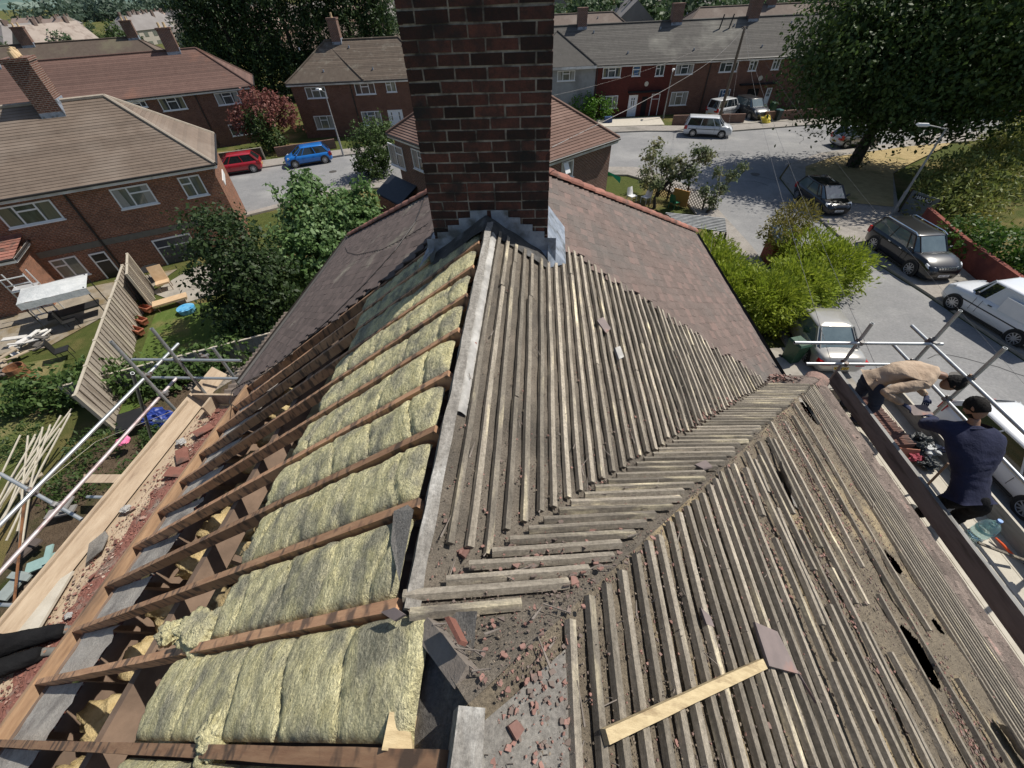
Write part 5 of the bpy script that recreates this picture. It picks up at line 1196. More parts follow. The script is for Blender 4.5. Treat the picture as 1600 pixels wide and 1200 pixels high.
# across the road
p = gz(425, 235, G); tree('purple_leaved_tree', 'small purple leaved tree in front of the red roofed terrace', (p.x, p.y, G), (p.x, p.y, -7.5), .12, [(p.x+.3, p.y+.6, -6.7, 2.4, 2.2, 1.8), (p.x-1.4, p.y, -7.2, 1.5, 1.5, 1.3), (p.x+2.0, p.y+.8, -7.0, 1.6, 1.4, 1.3)], 6000, .24, lm_plum, 13, 12, thr=-.1)
tree('garden_bush', 'green bush growing under the purple leaved tree', (p.x+.2, p.y-.8, G), (p.x+.2, p.y-.8, -8.6), .08, [(p.x+.1, p.y-.6, -7.7, 1.3, 1.2, 1.7), (p.x+1.1, p.y-.7, -8.8, 1.2, 1.1, 1.0)], 4200, .2, lm_mid, 14, 4, cat='bush')
p = gz(578, 284, G); tree('privet_bush', 'tall rounded hedge bush at the corner left of the chimney stack', (p.x+.2, p.y+1.3, G), (p.x+.2, p.y+1.3, -8), .1, [(p.x+.3, p.y+1.4, -7.7, 1.7, 1.9, 1.9), (p.x+.9, p.y+2.3, -7.4, 1.5, 1.6, 1.6), (p.x+.2, p.y+1.0, -8.9, 1.5, 1.6, 1.1)], 7500, .2, lm_mid, 15, 4, cat='bush')
p = gz(930, 190, G); tree('clipped_bush', 'vivid green clipped bush in front of the grey rendered wall', (p.x, p.y+.3, G), (p.x, p.y, -9), .08, [(p.x+.2, p.y+.4, -8.7, 1.8, 1.2, 1.2), (p.x-1.2, p.y+1.2, -8.5, 1.6, 1.0, 1.2)], 4200, .18, leafmat('vivid_leaf', (.06, .15, .012), (.14, .28, .03)), 16, 3, cat='bush')
# thin cherry and bent branch in the neighbour's front garden
p = gz(1022, 325, G); bl_ = []
rr = random.Random(4)
for k in range(17):
    a = rr.uniform(0, 6.28); r_ = rr.uniform(.7, 2.6); bl_.append((p.x+.5+cos(a)*r_, p.y+1.0+sin(a)*r_*.9, -7.6+rr.uniform(-.9, 1.4), .62, .6, .5))
tree('cherry_tree', 'thin open crowned tree in the front garden by the pergola', (p.x, p.y, G), (p.x+.15, p.y+.2, -8.6), .10, bl_, 7000, .17, lm_thin, 21, 26, shell=.9, thr=-.15)
p = gz(1103, 335, G); bl_ = [(p.x+.2, p.y+.2, -9.0, .55, .5, .6), (p.x+.7, p.y+.6, -8.4, .5, .5, .45), (p.x+1.3, p.y+1.0, -7.8, .5, .5, .4), (p.x+1.9, p.y+1.3, -7.4, .45, .45, .35), (p.x-.3, p.y+.6, -8.5, .4, .4, .4), (p.x+.5, p.y+1.3, -7.7, .35, .35, .4)]
tree('leaning_sapling', 'leaning leafy sapling at the kerb end of the lattice fence', (p.x, p.y, G), (p.x+.3, p.y+.3, -8.9), .07, bl_, 1700, .17, lm_thin, 22, 8, shell=.9, thr=-.2)
# hedges
def hedge(name, label, pts, w_, h, n, size, m, seed, cat='hedge', z0=G, jag=.25, **k):
    bl = []
    for i in range(len(pts)-1):
        a = V((*pts[i], 0)); b = V((*pts[i+1], 0)); m_ = max(1, int((b-a).length/(w_*.6)))
        for j in range(m_+1):
            c = a+(b-a)*j/m_; hh = h*random.uniform(1-jag*.5, 1+jag*.3)
            bl.append((c.x, c.y, z0+hh*.62, w_*.62, w_*.62, hh*.42)); bl.append((c.x, c.y, z0+hh*.28, w_*.58, w_*.58, hh*.34))
    o = leafobj(name, [leaves(bl, n, size, seed, **k)], m); tag(o, label, cat); return o
mb = MB()
hedge('conifer_hedge', 'thick feathery yellow green hedge on the corner behind the foreground roof', [(9.0, 18.6), (9.0, 15.2), (10.4, 14.4), (12.2, 15.6), (14.6, 17.4), (13.9, 18.6)], 2.5, 2.15, 60000, .20, lm_hedge, 31, aspect=.28, spray=.55, thr=-.35)
o = leafobj('dry_hedge_top', [leaves([(13.6, 20.2, -7.6, 1.0, .9, .9), (12.7, 19.4, -7.9, .9, .9, .7)], 2600, .2, 35, aspect=.3, spray=.5)], leafmat('brownish_hedge_leaf', (.13, .11, .03), (.28, .25, .06))); tag(o, 'browning tuft of hedge beside the striped shed roof', 'hedge')
hedge('light_shrub', 'loose light green shrub mass behind the signboard at the right', [(25.2, 24.6), (27.0, 27.0), (31.5, 30.0), (36.5, 35), (42, 39)], 3.8, 2.8, 34000, .24, lm_yel, 32, cat='shrub', spray=.4, aspect=.4)
hedge('privet_hedge', 'dark green hedge above the red wall', [(23.2, 20.5), (24.2, 17.2), (25.5, 13)], 2.6, 1.9, 14000, .17, leafmat('privet_leaf', (.03, .075, .012), (.09, .17, .025)), 33)
hedge('creeping_shrub', 'climbing shrub sprawling over the fence behind the left scaffold', [(-19.5, 8.6), (-16.8, 9.4), (-14.3, 10.0), (-12.3, 11.4)], 1.5, 1.35, 11000, .17, lm_ivy, 34, cat='shrub', jag=.5)
hedge('creeping_shrub', 'leafy climber tumbling below the dark evergreen', [(-12.4, 12.4), (-10.6, 13.2)], 1.5, 1.4, 5000, .17, lm_ivy, 36, cat='shrub', jag=.5)
for k, (px, py, s, lb) in enumerate(((215, 745, .55, 'leafy clump in the flower bed under the scaffold tubes'), (150, 700, .6, 'leafy clump in the soil beside the pile of poles'), (245, 680, .4, 'low plants under the blue garden bag'), (320, 800, .35, 'weeds at the foot of the scaffold board'), (110, 760, .5, 'green weeds behind the lower scaffold tube'), (40, 690, .55, 'low bush near the heap of white poles'))):
    p = gz(px, py, G+.3); o = leafobj('garden_plant', [leaves([(p.x, p.y, G+.3*s*2, s*1.5, s*1.3, s)], 900, .14, 40+k, aspect=.35, spray=.4)], lm_mid); tag(o, lb, 'plant')
# dark conifers behind the rows
cb_ = [(-43.5, 66, 0), (-40.5, 67, 1.5), (-37.5, 68, .5), (-33.5, 69, 1.6), (-29.5, 70, .2), (-25.5, 71, 1.2), (-22, 72.5, -.8)]
for k, (x, y, dz) in enumerate(cb_):
    b_ = [(x, y, -4+dz*.5, 3.0, 3.0, 5.0), (x+random.uniform(-.6, .6), y, 0+dz, 2.5, 2.5, 4.0), (x, y, 3+dz, 1.6, 1.6, 3.4), (x+random.uniform(-1, 1), y-1, -7, 3.0, 2.6, 3.2)]
    tree('conifer_tree', ('first', 'second', 'third', 'fourth', 'fifth', 'sixth', 'last')[k]+' from the left in the row of tall dark conifers', (x, y, G), (x, y, 3), .3, b_, 11000, .42, lm_conif, 50+k, 3, group='tall dark conifers', aspect=.4, spray=.35, thr=-.4)
for k, (px, py, zt, s, m_, lb) in enumerate(((650-20, 10, -3, 3, lm_far, 'tree far behind the speckled brown roof'), (865, 28, -6, 2.0, lm_willow, 'pale green willow at the right edge of the chimney stack'), (1012, 22, -6, 2.2, lm_willow, 'pale green poplar behind the two brown rows'), (1175, 12, -3, 5, lm_far, 'broad dark tree behind the grey terrace near its middle'), (1235, 15, -3.5, 5, lm_far, 'broad tree behind the grey terrace, close to the huge street tree'), (1060, 8, -4, 3, lm_far, 'round tree over the far houses right of the pale poplar'), (930, 8, -4, 3, lm_far, 'round tree over the far houses between willow and poplar'), (1580, 60, -4, 4, lm_mid, 'leafy tree at the upper right corner'), (1560, 150, -8, 2, lm_mid, 'bush on the far verge at the right border'))):
    z = zt; p = gz(px, py+14, z-1)
    if p.y > 150 or p.y < 0: d = ray(px, py+14); p = CP+d*(100/d.y)
    b_ = [(p.x, p.y, p.z, s*1.0, s*1.0, s*1.2), (p.x+s*.6, p.y, p.z-s*.5, s*.8, s*.8, s*.8), (p.x-s*.6, p.y+.3, p.z-s*.4, s*.8, s*.8, s*.8)]
    tree('garden_tree', lb, (p.x, p.y, G-1), (p.x, p.y, p.z), .2, b_, 5000, .35, m_, 70+k, 4)
# far trees: one prototype crown copied, then one far mass
fb = [(0, 0, 4.5, 3.4, 3.2, 3.6), (2, .5, 3.4, 2.2, 2.2, 2.4), (-2, -.3, 3.6, 2.3, 2.2, 2.4)]
fps = []
for s in range(3):
    t = thing('far_tree', None, None); mb = MB(); mb.tube([(0, 0, -1), (0, 0, 3)], [.3, .2], 6); mb.build('trunk', m_bark, t, world=False); leafobj('crown', [leaves(fb, 1500, .75, 90+s, thr=-.4)], (lm_far, lm_mid, lm_far)[s], t); fps.append(t)
cnt = 0
def ftree(x, y, s, label, group):
    global cnt
    o = fps[cnt] if cnt < 3 else dup(fps[cnt % 3]); cnt += 1
    o.location = (x, y, G-.4-.012*max(0, math.hypot(x, y)-120)); o.scale = (s, s, s*random.uniform(.85, 1.2)); o.rotation_euler = (0, 0, random.random()*6.3); tag(o, label, 'tree', group)
rt = random.Random(5)
for k in range(150):
    dd = rt.uniform(110, 420)**1.0; a = radians(rt.uniform(-62, -13)); x = sin(a)*dd; y = cos(a)*dd; px, py = inpix(x, y)
    if px < -40 or px > 640 or py > 78: continue
    ftree(x, y, rt.uniform(.4, .85), 'round tree among the distant houses at the upper left', 'trees among the distant houses at the upper left')
for k in range(60):
    dd = rt.uniform(90, 260); a = radians(rt.uniform(-4, 32)); x = sin(a)*dd; y = cos(a)*dd; px, py = inpix(x, y)
    if px < 855 or py > 40: continue
    ftree(x, y, rt.uniform(.7, 1.4), 'round tree among the far houses above the grey terrace', 'trees above the grey terrace')
bl_ = []
for k in range(420):
    dd = rt.uniform(430, 1100); a = radians(rt.uniform(-64, 34)); x = sin(a)*dd; y = cos(a)*dd; s = rt.uniform(8, 18); bl_.append((x, y, G-8, s*1.3, s, s*.45))
for k in range(60):
    dd = rt.uniform(430, 520); a = radians(rt.uniform(-45, -27)); x = sin(a)*dd; y = cos(a)*dd; s = rt.uniform(6, 12); bl_.append((x, y, G+s*.3, s*1.2, s, s*.9))
o = leafobj('far_woodland', [leaves(bl_, 150000, 2.6, 99, thr=-.9)], leafmat('haze_tinted_leaf', (.065, .105, .075), (.11, .155, .11))); tag(o, 'hazy far off woodland below the horizon', 'woodland', kind='stuff')  # leaf colours carry painted distance haze
# ================================================================== scaffolds
m_tube = mat('galvanised_tube', (.34, .36, .37), (.50, .52, .53), (.20, .17, .15), scale=6, scale3=2.5, t3=(.6, .75), rough=.42, metal=.55, bump=.1, bscale=40, bdist=.002)
m_tubep = mat('pinkish_scuffed_tube', (.45, .38, .38), (.58, .52, .52), (.30, .2, .2), scale=5, scale3=3, rough=.5, metal=.3)
m_coupler = mat('steel_coupler', (.18, .18, .18), (.32, .31, .30), (.15, .09, .06), scale=20, scale3=12, rough=.6, metal=.5)
m_board = mat('scaffold_board', (.34, .25, .17), (.50, .40, .29), (.22, .15, .10), scale=4, scale3=2, t3=(.55, .75), rough=.85, bump=.5, bscale=40, bdist=.004, stretch=(5, .8, 5))
m_boardd = mat('dirty_toe_board', (.24, .235, .22), (.34, .33, .31), (.15, .145, .135), scale=4, scale3=2, rough=.85, bump=.5, bscale=40, bdist=.004, stretch=(5, .8, 5))
m_boardg = mat('pale_grey_board', (.42, .38, .31), (.56, .52, .44), scale=5, rough=.85, bump=.4, bscale=40, bdist=.004)
scR = thing('scaffold', 'tube and board scaffold along the right eaves where two men work', 'scaffold', (5.6, 2, G))
scL = thing('scaffold', 'tube and board scaffold along the left eaves, its deck covered in red rubble', 'scaffold', (-5, 1, G))
def tube_part(root, a, b, name='rail', m=None, r=.0242):
    mb = MB(); a = V(a); b = V(b); d = (b-a).normalized(); mb.tube([a, b], r, 12, False); mb.tube([b, a], r*.82, 12, False)
    for p, q in ((a, d), (b, -d)):
        u = q.orthogonal().normalized(); w_ = q.cross(u); ro = [p+(u*cos(2*pi*k/12)+w_*sin(2*pi*k/12))*r for k in range(12)]; ri = [p+(u*cos(2*pi*k/12)+w_*sin(2*pi*k/12))*r*.82 for k in range(12)]; mb.loft([ro, ri], caps=False)
    return mb.build(name, m or m_tube, root, smooth=True)
def coupler(root, p, d1=(0, 0, 1), d2=(0, 1, 0)):
    mb = MB(); p = V(p); d1 = V(d1).normalized(); d2 = V(d2).normalized(); o = d1.cross(d2).normalized()*.026
    mb.tube([p-o-d1*.028, p-o+d1*.028], .034, 10); mb.tube([p+o-d2*.028, p+o+d2*.028], .034, 10)
    mb.obox(p-o+d2*.048, d1, d2, o.normalized(), .018, .022, .014); mb.obox(p+o+d1*.048, d1, d2, o.normalized(), .022, .018, .014)
    mb.tube([p-o+d2*.05-o*1.2, p-o+d2*.05+o*1.6], .008, 6); mb.build('coupler', m_coupler, root)
RX = 6.09
def ztop(px, py, x, y):
    d = ray(px, py); n = V((-d.y, d.x, 0)).normalized(); k = ((V((x, y, 0))-CP).dot(V((d.x, d.y, 0))))/(d.x**2+d.y**2); return CP.z+d.z*k
for (x, y, px, py) in ((RX+.05, 3.82, 1483, 479), (RX+.05, 3.06, 1562, 540), (5.13, 3.82, 1363, 505)):
    z1 = ztop(px, py, x, y); tube_part(scR, (x, y, G if x > 6 else -3.5), (x, y, z1), 'standard')
for x, y in ((RX+.05, 1.0), (RX+.05, -1.2)): tube_part(scR, (x, y, G), (x, y, -1.7), 'standard')
tube_part(scR, (RX, 4.2, -2.4), (RX, -4, -2.42)); tube_part(scR, (RX, 4.25, -2.8), (RX, -4, -2.82))
tube_part(scR, (4.2, 3.77, -2.39), (6.24, 3.77, -2.40)); tube_part(scR, (4.55, 3.77, -2.8), (5.9, 3.77, -2.8))
for y in (3.82, 3.06, 1.0): coupler(scR, (RX+.02, y, -2.4)); coupler(scR, (RX+.02, y, -2.8))
coupler(scR, (5.13, 3.795, -2.39), (0, 0, 1), (1, 0, 0)); coupler(scR, (5.13, 3.795, -2.8), (0, 0, 1), (1, 0, 0)); coupler(scR, (6.12, 3.795, -2.39), (0, 0, 1), (1, 0, 0))
for k in range(5):
    mb = MB(); x = 5.06+k*.205; roughbox(mb, (x+.1, -4, -3.44), (x+.1, 3.62, -3.44), .198, .036, (0, 0, 1), 30, .002, r=random.random()); mb.build('deck_board', m_boardg, scR)
mb = MB(); roughbox(mb, (6.07, -4, -3.30), (6.07, 3.62, -3.30), .036, .22, (0, 0, 1), 30, .002); mb.build('toe_board', m_boardd, scR)
mb = MB(); mb.bar((6.07, -4, -3.187), (6.07, 3.62, -3.187), .03, .006); mb.build('sunlit_edge_strip', m_boardg, scR)  # pale strip painting sunlight along the top edge of the toe board
mb = MB(); roughbox(mb, (5.0, -3, -2.93), (4.96, 3.62, -2.93), .045, .25, (0, 0, 1), 30, .003); mb.build('inner_board', m_boardd, scR)
mb = MB(); mb.bar((5.03, 3.62, -3.30), (6.05, 3.62, -3.30), .036, .22); mb.build('toe_board', m_boardg, scR)
for y in (3.3, 1.9, .5, -.9): tube_part(scR, (4.7, y, -3.49), (6.4, y, -3.49), 'transom')
# left
LX = -5.47
for (px, py, lx, ly) in ((174, 533, 279, 646), (239, 512, 325, 620), (328, 546, 372, 598)):
    p = gz(lx, ly, -3.42); z1 = ztop(px, py, p.x, p.y); tube_part(scL, (p.x, p.y, -3.7), (p.x, p.y, z1), 'standard')
pB = gz(279, 646, -3.42); pC = gz(372, 598, -3.42)
tube_part(scL, (LX, 3.9, -2.6), (LX, -4, -2.62)); tube_part(scL, (LX-.02, 3.5, -3.0), (LX-.02, -4, -3.0), m=m_tubep)
tube_part(scL, (-5.98, 3.50, -2.6), (-4.17, 3.50, -2.6)); tube_part(scL, (-5.95, 3.50, -3.0), (-4.2, 3.50, -3.0))
for p in ((LX, 3.14, -2.6), (LX, 3.14, -3.0), (-5.2, 3.49, -2.6), (-4.85, 3.6, -2.62)): coupler(scL, p)
a = gz(207, 583, -2.75); b = gz(238, 690, -5.4); tube_part(scL, a, b, 'brace', r=.026)
tube_part(scL, gz(0, 740, -3.0), gz(128, 812, -3.45), 'transom'); coupler(scL, gz(50, 768, -2.75), (1, 0, 0), (0, 1, 0)); coupler(scL, gz(88, 790, -3.02), (1, 0, 0), (0, 1, 0))
tube_part(scL, (LX-.05, .85, G), (LX-.05, .85, -2.0), 'standard') if False else None
for k in range(4):
    mb = MB(); x = -5.22+k*.235; roughbox(mb, (x+.11, -4, -3.46), (x+.11, 3.30, -3.46), .225, .038, (0, 0, 1), 30, .002, r=random.random()); mb.build('deck_board', m_board, scL)
mb = MB(); roughbox(mb, (-5.30, -4, -3.33), (-5.27, 3.2, -3.33), .04, .23, (.0, 0, 1), 30, .003); mb.build('toe_board', m_board, scL)
mb = MB(); mb.obox((-5.22, 1.1, -3.31), (0, 1, 0), V((1, 0, -1.1)).normalized(), V((1.1, 0, 1)).normalized(), 2.9, .13, .012); mb.build('sloping_board', m_board, scL)
mb = MB(); mb.bar((-5.25, 3.34, -3.33), (-4.15, 3.34, -3.33), .04, .23); mb.bar((-4.9, 3.05, -3.33), (-4.9, 3.3, -3.33), .04, .23); mb.build('end_board', m_board, scL)
for y in (3.0, 1.6, .2, -1.2): tube_part(scL, (-5.9, y, -3.52), (-4.2, y, -3.52), 'transom')
slabp = [gz(34, 984, -3.36), gz(54, 984, -3.36), gz(113, 897, -3.38), gz(104, 897, -3.38)]
slab('loose_board', [gz(30, 990, -3.37), gz(62, 985, -3.37), gz(117, 893, -3.38), gz(98, 905, -3.38)], .03, m_boardg, 'pale grey offcut board lying in the red rubble of the left scaffold', 'board', n=V((0, 0, 1)))
slab('loose_board', [gz(132, 742, G+1.2), gz(190, 742, G+1.2), gz(190, 755, G+1.2), gz(132, 755, G+1.2)], .03, m_board, 'short pale board sticking out behind the left toe board', 'board', n=V((0, 0, 1)))
# rubble on the left deck
rb_ = MB()
def rl():
    x = -4.28-abs(random.gauss(0, .34)); y = random.uniform(-3, 3.2); return V((x, y, -3.438+random.random()*.05*(1-abs(x+4.5)))) if x > -5.1 else None
rb_.grid(lambda u_, v_: V((-4.24-(.62+.18*nz(v_*30, 3))*u_, -3+6.2*v_, -3.436+(.035+.02*nz(u_*5, v_*40, 1))*sin(pi*u_)+.008*nz(u_*30, v_*250, 2))), 40, 420, r=.3)
scatter(rb_, rl, 14000, (0, 0, 1), .004, .026, .006, .0)
for _ in range(60):
    p = rl()
    if p: frag(rb_, p+V((0, 0, .02)), (random.gauss(0, .2), random.gauss(0, .2), 1), .055, .012)
o = rb_.build('tile_rubble', mat('red_rubble', (.19, .075, .055), (.29, .13, .10), (.26, .21, .17), scale=14, scale3=5, t3=(.52, .66), rough=.95, rnd=.4, rndc=((.34, .27, .22), .82, .98))); tag(o, 'deep crushed red tile rubble covering the left scaffold deck', 'rubble', kind='stuff')
for k, (px, py, s, lb) in enumerate(((197, 795, .06, 'white mortar lump in the middle of the left deck rubble'), (106, 962, .04, 'small white mortar lump near the crouching worker'), (283, 690, .07, 'white rag like lump near the far end of the left deck'))):
    mb = MB(); lumpball(mb, gz(px, py, -3.36), s, s*.8, s*.35, k, 10, .6); tag(mb.build('mortar_lump', m_leadgrey), lb, 'mortar lump')
slab('felt_scrap', [gz(140, 850, -3.37), gz(165, 830, -3.36), gz(170, 838, -3.36), (gz(160, 860, -3.35)), gz(135, 880, -3.37)], .012, m_feltgrey, 'crumpled grey felt scrap on the left deck', 'felt scrap', n=V((0, 0, 1)))
for k, (px, py, lb) in enumerate(((285, 712, 'whole red tile flat on the left deck below the white rag'), (275, 738, 'red tile on the left deck nearest the foot board'), (318, 672, 'brown tile leaning at the far end of the left deck'))):
    p = gz(px, py, -3.37); a = .6+k; e = V((cos(a), sin(a), 0)); f_ = V((-sin(a), cos(a), .15)); slab('loose_tile', [p-e*.08-f_*.13, p+e*.08-f_*.13, p+e*.08+f_*.13, p-e*.08+f_*.13], .013, m_hiptile, lb, 'roof tile', n=V((0, 0, 1)))
# string line
mb = MB(); mb.tube([gz(60, 762, -3.1), gz(150, 690, -3.35), gz(270, 642, -3.2)], .003, 4); tag(mb.build('string', m_boardg), 'thin pale string stretched under the left guard rails', 'string')
# right deck: tiles stacked on edge, bags, bottle, tools
m_stack = mat('stacked_tile', (.17, .085, .065), (.26, .14, .11), (.12, .09, .08), scale=8, scale3=4, rough=.9, bump=.4, bscale=60, bdist=.004)
m_stackp = mat('stacked_red_tile', (.34, .13, .085), (.42, .19, .13), scale=8, rough=.9)
a = V((5.60, 2.62, -3.42)); b = V((5.50, 3.50, -3.42)); n_ = 38; first = None
for k in range(n_):
    p = a+(b-a)*k/(n_-1)
    if first is None:
        mb = MB(); mb.hexa([(-.13, -.006, 0), (.13, -.006, 0), (.13, .007, 0), (-.13, .007, 0), (-.13, .010, .165), (.13, .010, .165), (.13, .023, .165), (-.13, .023, .165)])
        first = mb.build('stacked_tile', [m_stack], world=False); o = first
    else: o = first.copy(); C.objects.link(o)
    o.location = p+V((random.uniform(-.01, .01), 0, 0)); o.rotation_euler = (random.uniform(-.03, .03), 0, .1+random.uniform(-.04, .04)); tag(o, 'brown roof tile standing on edge in the row on the right deck', 'roof tile', 'roof tiles stacked on edge on the right deck')
mb = MB(); mb.obox((5.60, 2.52, -3.34), (1, -.1, 0), (0, .35, .93), (.1, .93, -.35), .13, .085, .008); tag(mb.build('stacked_tile', m_stackp), 'bright red tile leaning against the near end of the tile row', 'roof tile')
m_bag = mat('crumpled_black_bag', (.012, .016, .017), (.03, .036, .036), rough=.35, bump=.8, bscale=12, bdist=.03); m_bagw = mat('crumpled_white_sheet', (.45, .47, .47), (.65, .66, .65), rough=.5, bump=.8, bscale=14, bdist=.03)
for px, py, s, m_, lb, ph in ((1438, 693, .17, m_bag, 'crumpled black rubbish bag beside the tile row', 1), (1458, 702, .12, m_bagw, 'crumpled white plastic in front of the rubbish bag', 2), (1432, 715, .08, mat('red_rag', (.28, .05, .07), rough=.9), 'red rag under the black bag', 3), (1452, 725, .11, m_bag, 'small dark bag by the brown stick', 4), (1497, 790, .06, mat('lilac_rag', (.34, .33, .5), (.5, .5, .62), rough=.9), 'pale lilac rag behind the man in navy', 5)):
    mb = MB(); lumpball(mb, gz(px, py, -3.34), s, s*.8, s*.5, ph*3.3, 18, .7); tag(mb.build('rubbish', m_, smooth=False), lb, 'rubbish')
mb = MB(); p = gz(1449, 758, -3.3); mb.tube([p, p+V((.0, .05, .42))], .014, 8); tag(mb.build('wooden_stick', m_joist), 'upright brown stick between the rubbish bag and the man in navy', 'stick')
p = gz(1583, 868, -3.4); mb = MB(); mb.tube([p, p+V((-.05, .12, .03)), p+V((-.08, .19, .04))], [.016, .014, .01], 8); trow = tag(mb.build('trowel', mat('orange_plastic', (.75, .10, .02), rough=.4)), 'orange handled tool on the right deck', 'tool')
mb = MB(); mb.tube([p, p+V((.10, -.22, 0))], .006, 6); 
o = mb.build('blade', m_coupler, trow)
mb = MB(); mb.bar(gz(1528, 848, -3.2), gz(1600, 875, -3.3), .03, .02); tag(mb.build('loose_batten', m_batten), 'thin stick lying across the right deck below the water bottle', 'stick')
# big water bottle
p = gz(1524, 836, -3.42); mb = MB(); prof = [(.0, .0), (.075, .0), (.085, .02), (.083, .06), (.088, .07), (.083, .08), (.088, .13), (.083, .14), (.088, .19), (.085, .23), (.07, .27), (.035, .31), (.022, .325), (.022, .35)]
mb.loft([[(p.x+cos(2*pi*k/20)*r_, p.y+sin(2*pi*k/20)*r_, p.z+z_) for k in range(20)] for r_, z_ in prof[1:]], caps=True)
bt_ = mb.build('water_bottle', mat('clear_blue_plastic', (.62, .86, .90), (.55, .82, .88), rough=.05, trans=.85, spec=.6), smooth=True); tag(bt_, 'large clear blue water bottle standing on the right deck', 'bottle')
mb = MB(); mb.tube([p+V((0, 0, .345)), p+V((0, 0, .37))], .025, 12); mb.build('cap', mat('blue_cap', (.05, .2, .5), rough=.4), bt_)
mb = MB(); mb.loft([[(p.x+cos(2*pi*k/20)*.090, p.y+sin(2*pi*k/20)*.090, p.z+z_) for k in range(20)] for z_ in (.145, .185)], caps=False); mb.build('bottle_label', mat('teal_label', (.05, .35, .42), (.3, .6, .65), scale=12, rough=.5), bt_)
# ================================================================== gardens and street furniture
m_fence = mat('grey_brown_fence', (.26, .22, .18), (.40, .35, .29), (.20, .165, .13), scale=6, scale3=1.2, rough=.95, bump=.6, bscale=30, bdist=.01, stretch=(3, 3, .5))
m_fencep = mat('pale_fence_cap', (.42, .37, .29), (.52, .46, .37), rough=.9, scale=5)
def fence(name, label, a, b, n, h=1.8, boards=14, m=None, horiz=True, z=G):
    a = V((*a, z)); b = V((*b, z)); t = thing(name, label, 'fence', a); d = (b-a); L_ = d.length/n; d.normalize(); s = V((-d.y, d.x, 0))
    for k in range(n):
        p = a+d*L_*k; q = p+d*L_; mb = MB()
        for j in range(boards):
            z0 = h*j/boards; mb.hexa([p+V((0, 0, z0))+s*.012, q+V((0, 0, z0))+s*.012, q+V((0, 0, z0))-s*.012, p+V((0, 0, z0))-s*.012, p+V((0, 0, z0+h/boards*1.04))+s*.004, q+V((0, 0, z0+h/boards*1.04))+s*.004, q+V((0, 0, z0+h/boards*1.04))-s*.004, p+V((0, 0, z0+h/boards*1.04))-s*.004], random.random()*.9+.05)
        for j in range(1, 5):
            c = p+d*L_*j/5; mb.bar(c+s*.03, c+s*.03+V((0, 0, h)), .035, .025, d)
            mb.bar(c-s*.03, c-s*.03+V((0, 0, h)), .035, .025, d)
        mb.build('panel', m or m_fence, t)
    for k in range(n+1):
        p = a+d*L_*k; mb = MB(); mb.bar(p-V((0, 0, .2)), p+V((0, 0, h+.06)), .11, .11, d); po = mb.build('post', m_fencep, t)
    mb = MB(); mb.bar(a+V((0, 0, h+.02)), b+V((0, 0, h+.02)), .09, .035); mb.build('capping', m_fencep, t)
    return t
fence('panel_fence', 'pale weathered panel fence running out from the brick house', (-20.2, 16.4), (-15.1, 7.6), 6)
fence('slatted_fence', 'slatted fence with pale posts meeting the panel fence by the house', (-20.4, 17.2), (-18.9, 15.2), 2, h=2.0, boards=20)
fence('low_fence', 'grey boarded fence behind the flower bed', (-17.2, 8.7), (-10.6, 12.0), 5, h=1.1, boards=8, m=mat('grey_board', (.22, .215, .20), (.32, .31, .29), scale=5, rough=.9, bump=.5, bscale=20))
flat('path', [(-13.8, 9.8), (-12.6, 9.2), (-9.6, 14.2), (-10.9, 15.0)], G+.03, brickmat('path_paving', (.26, .22, .18), (.30, .26, .22), (.18, .16, .14), bw=.6, bh=.3, ms=.02))
# pantiled lean-to under the left eaves
t = thing('outbuilding', 'low outbuilding with a weathered pantile roof under the left eaves', 'outbuilding', (-6.5, 8.5, G))
mb = MB(); mb.box(-9.0, 7.15, G-.1, -3.8, 11.3, -7.6); mb.build('wall', m_bk_c, t)
mb = MB(); o, u, w_, n = frame([(-9.35, 6.9, -7.45), (-9.35, 11.6, -7.45), (-3.75, 11.6, -6.1), (-3.75, 6.9, -6.1)])
def pant(a_, b_):
    x = -9.35+5.6*a_; y = 6.9+4.7*b_; f_ = (a_*5.6/.30) % 1; return V((x, y, -7.45+1.35*a_+.045*(1-f_)+.035*sin(b_*4.7/.22*2*pi)))
mb.grid(pant, 19*6, 21*8); mb.build('roof', mat('weathered_pantile', (.16, .125, .10), (.24, .19, .155), (.12, .10, .085), scale=5, scale3=1.5, rough=.95, bump=.5, bscale=30, bdist=.01), t)
# pots, tables, ladder tower, drum
m_terr = mat('terracotta', (.34, .11, .06), (.44, .17, .10), rough=.85, scale=9)
for k, (px, py) in enumerate(((231, 486), (224, 505), (218, 521))):
    p = gz(px, py, G+.1); e = V((.9, -.3, 0)).normalized(); f_ = V((.3, .9, 0)); mb = MB()
    mb.loft([[p+e*sx*.34*s+f_*sy*.14*s+V((0, 0, z_)) for sx, sy in ((-1, -1), (1, -1), (1, 1), (-1, 1))] for s, z_ in ((.8, 0), (1, .24), (1.08, .25), (1.08, .29), (.95, .29), (.85, .12))], caps=True); o = mb.build('flower_trough', m_terr); tag(o, ('terracotta trough furthest from the camera', 'middle terracotta trough', 'terracotta trough nearest the camera')[k]+' in the row along the panel fence', 'flower pot')
    o = leafobj('potted_plant', [leaves([(p.x-.5, p.y+.1, G+.4, .28, .28, .3)], 220, .12, 300+k, aspect=.4, spray=.5)], lm_ivy); tag(o, ('sparse plant behind the furthest terracotta trough', 'sparse plant behind the middle terracotta trough', 'sparse plant behind the nearest terracotta trough')[k], 'plant')
def leg4(mb, c, ex, ey, hx, hy, h, r=.02):
    for a_ in (-1, 1):
        for b_ in (-1, 1): mb.tube([c+ex*hx*a_+ey*hy*b_, c+ex*hx*a_+ey*hy*b_+V((0, 0, h))], r, 6)
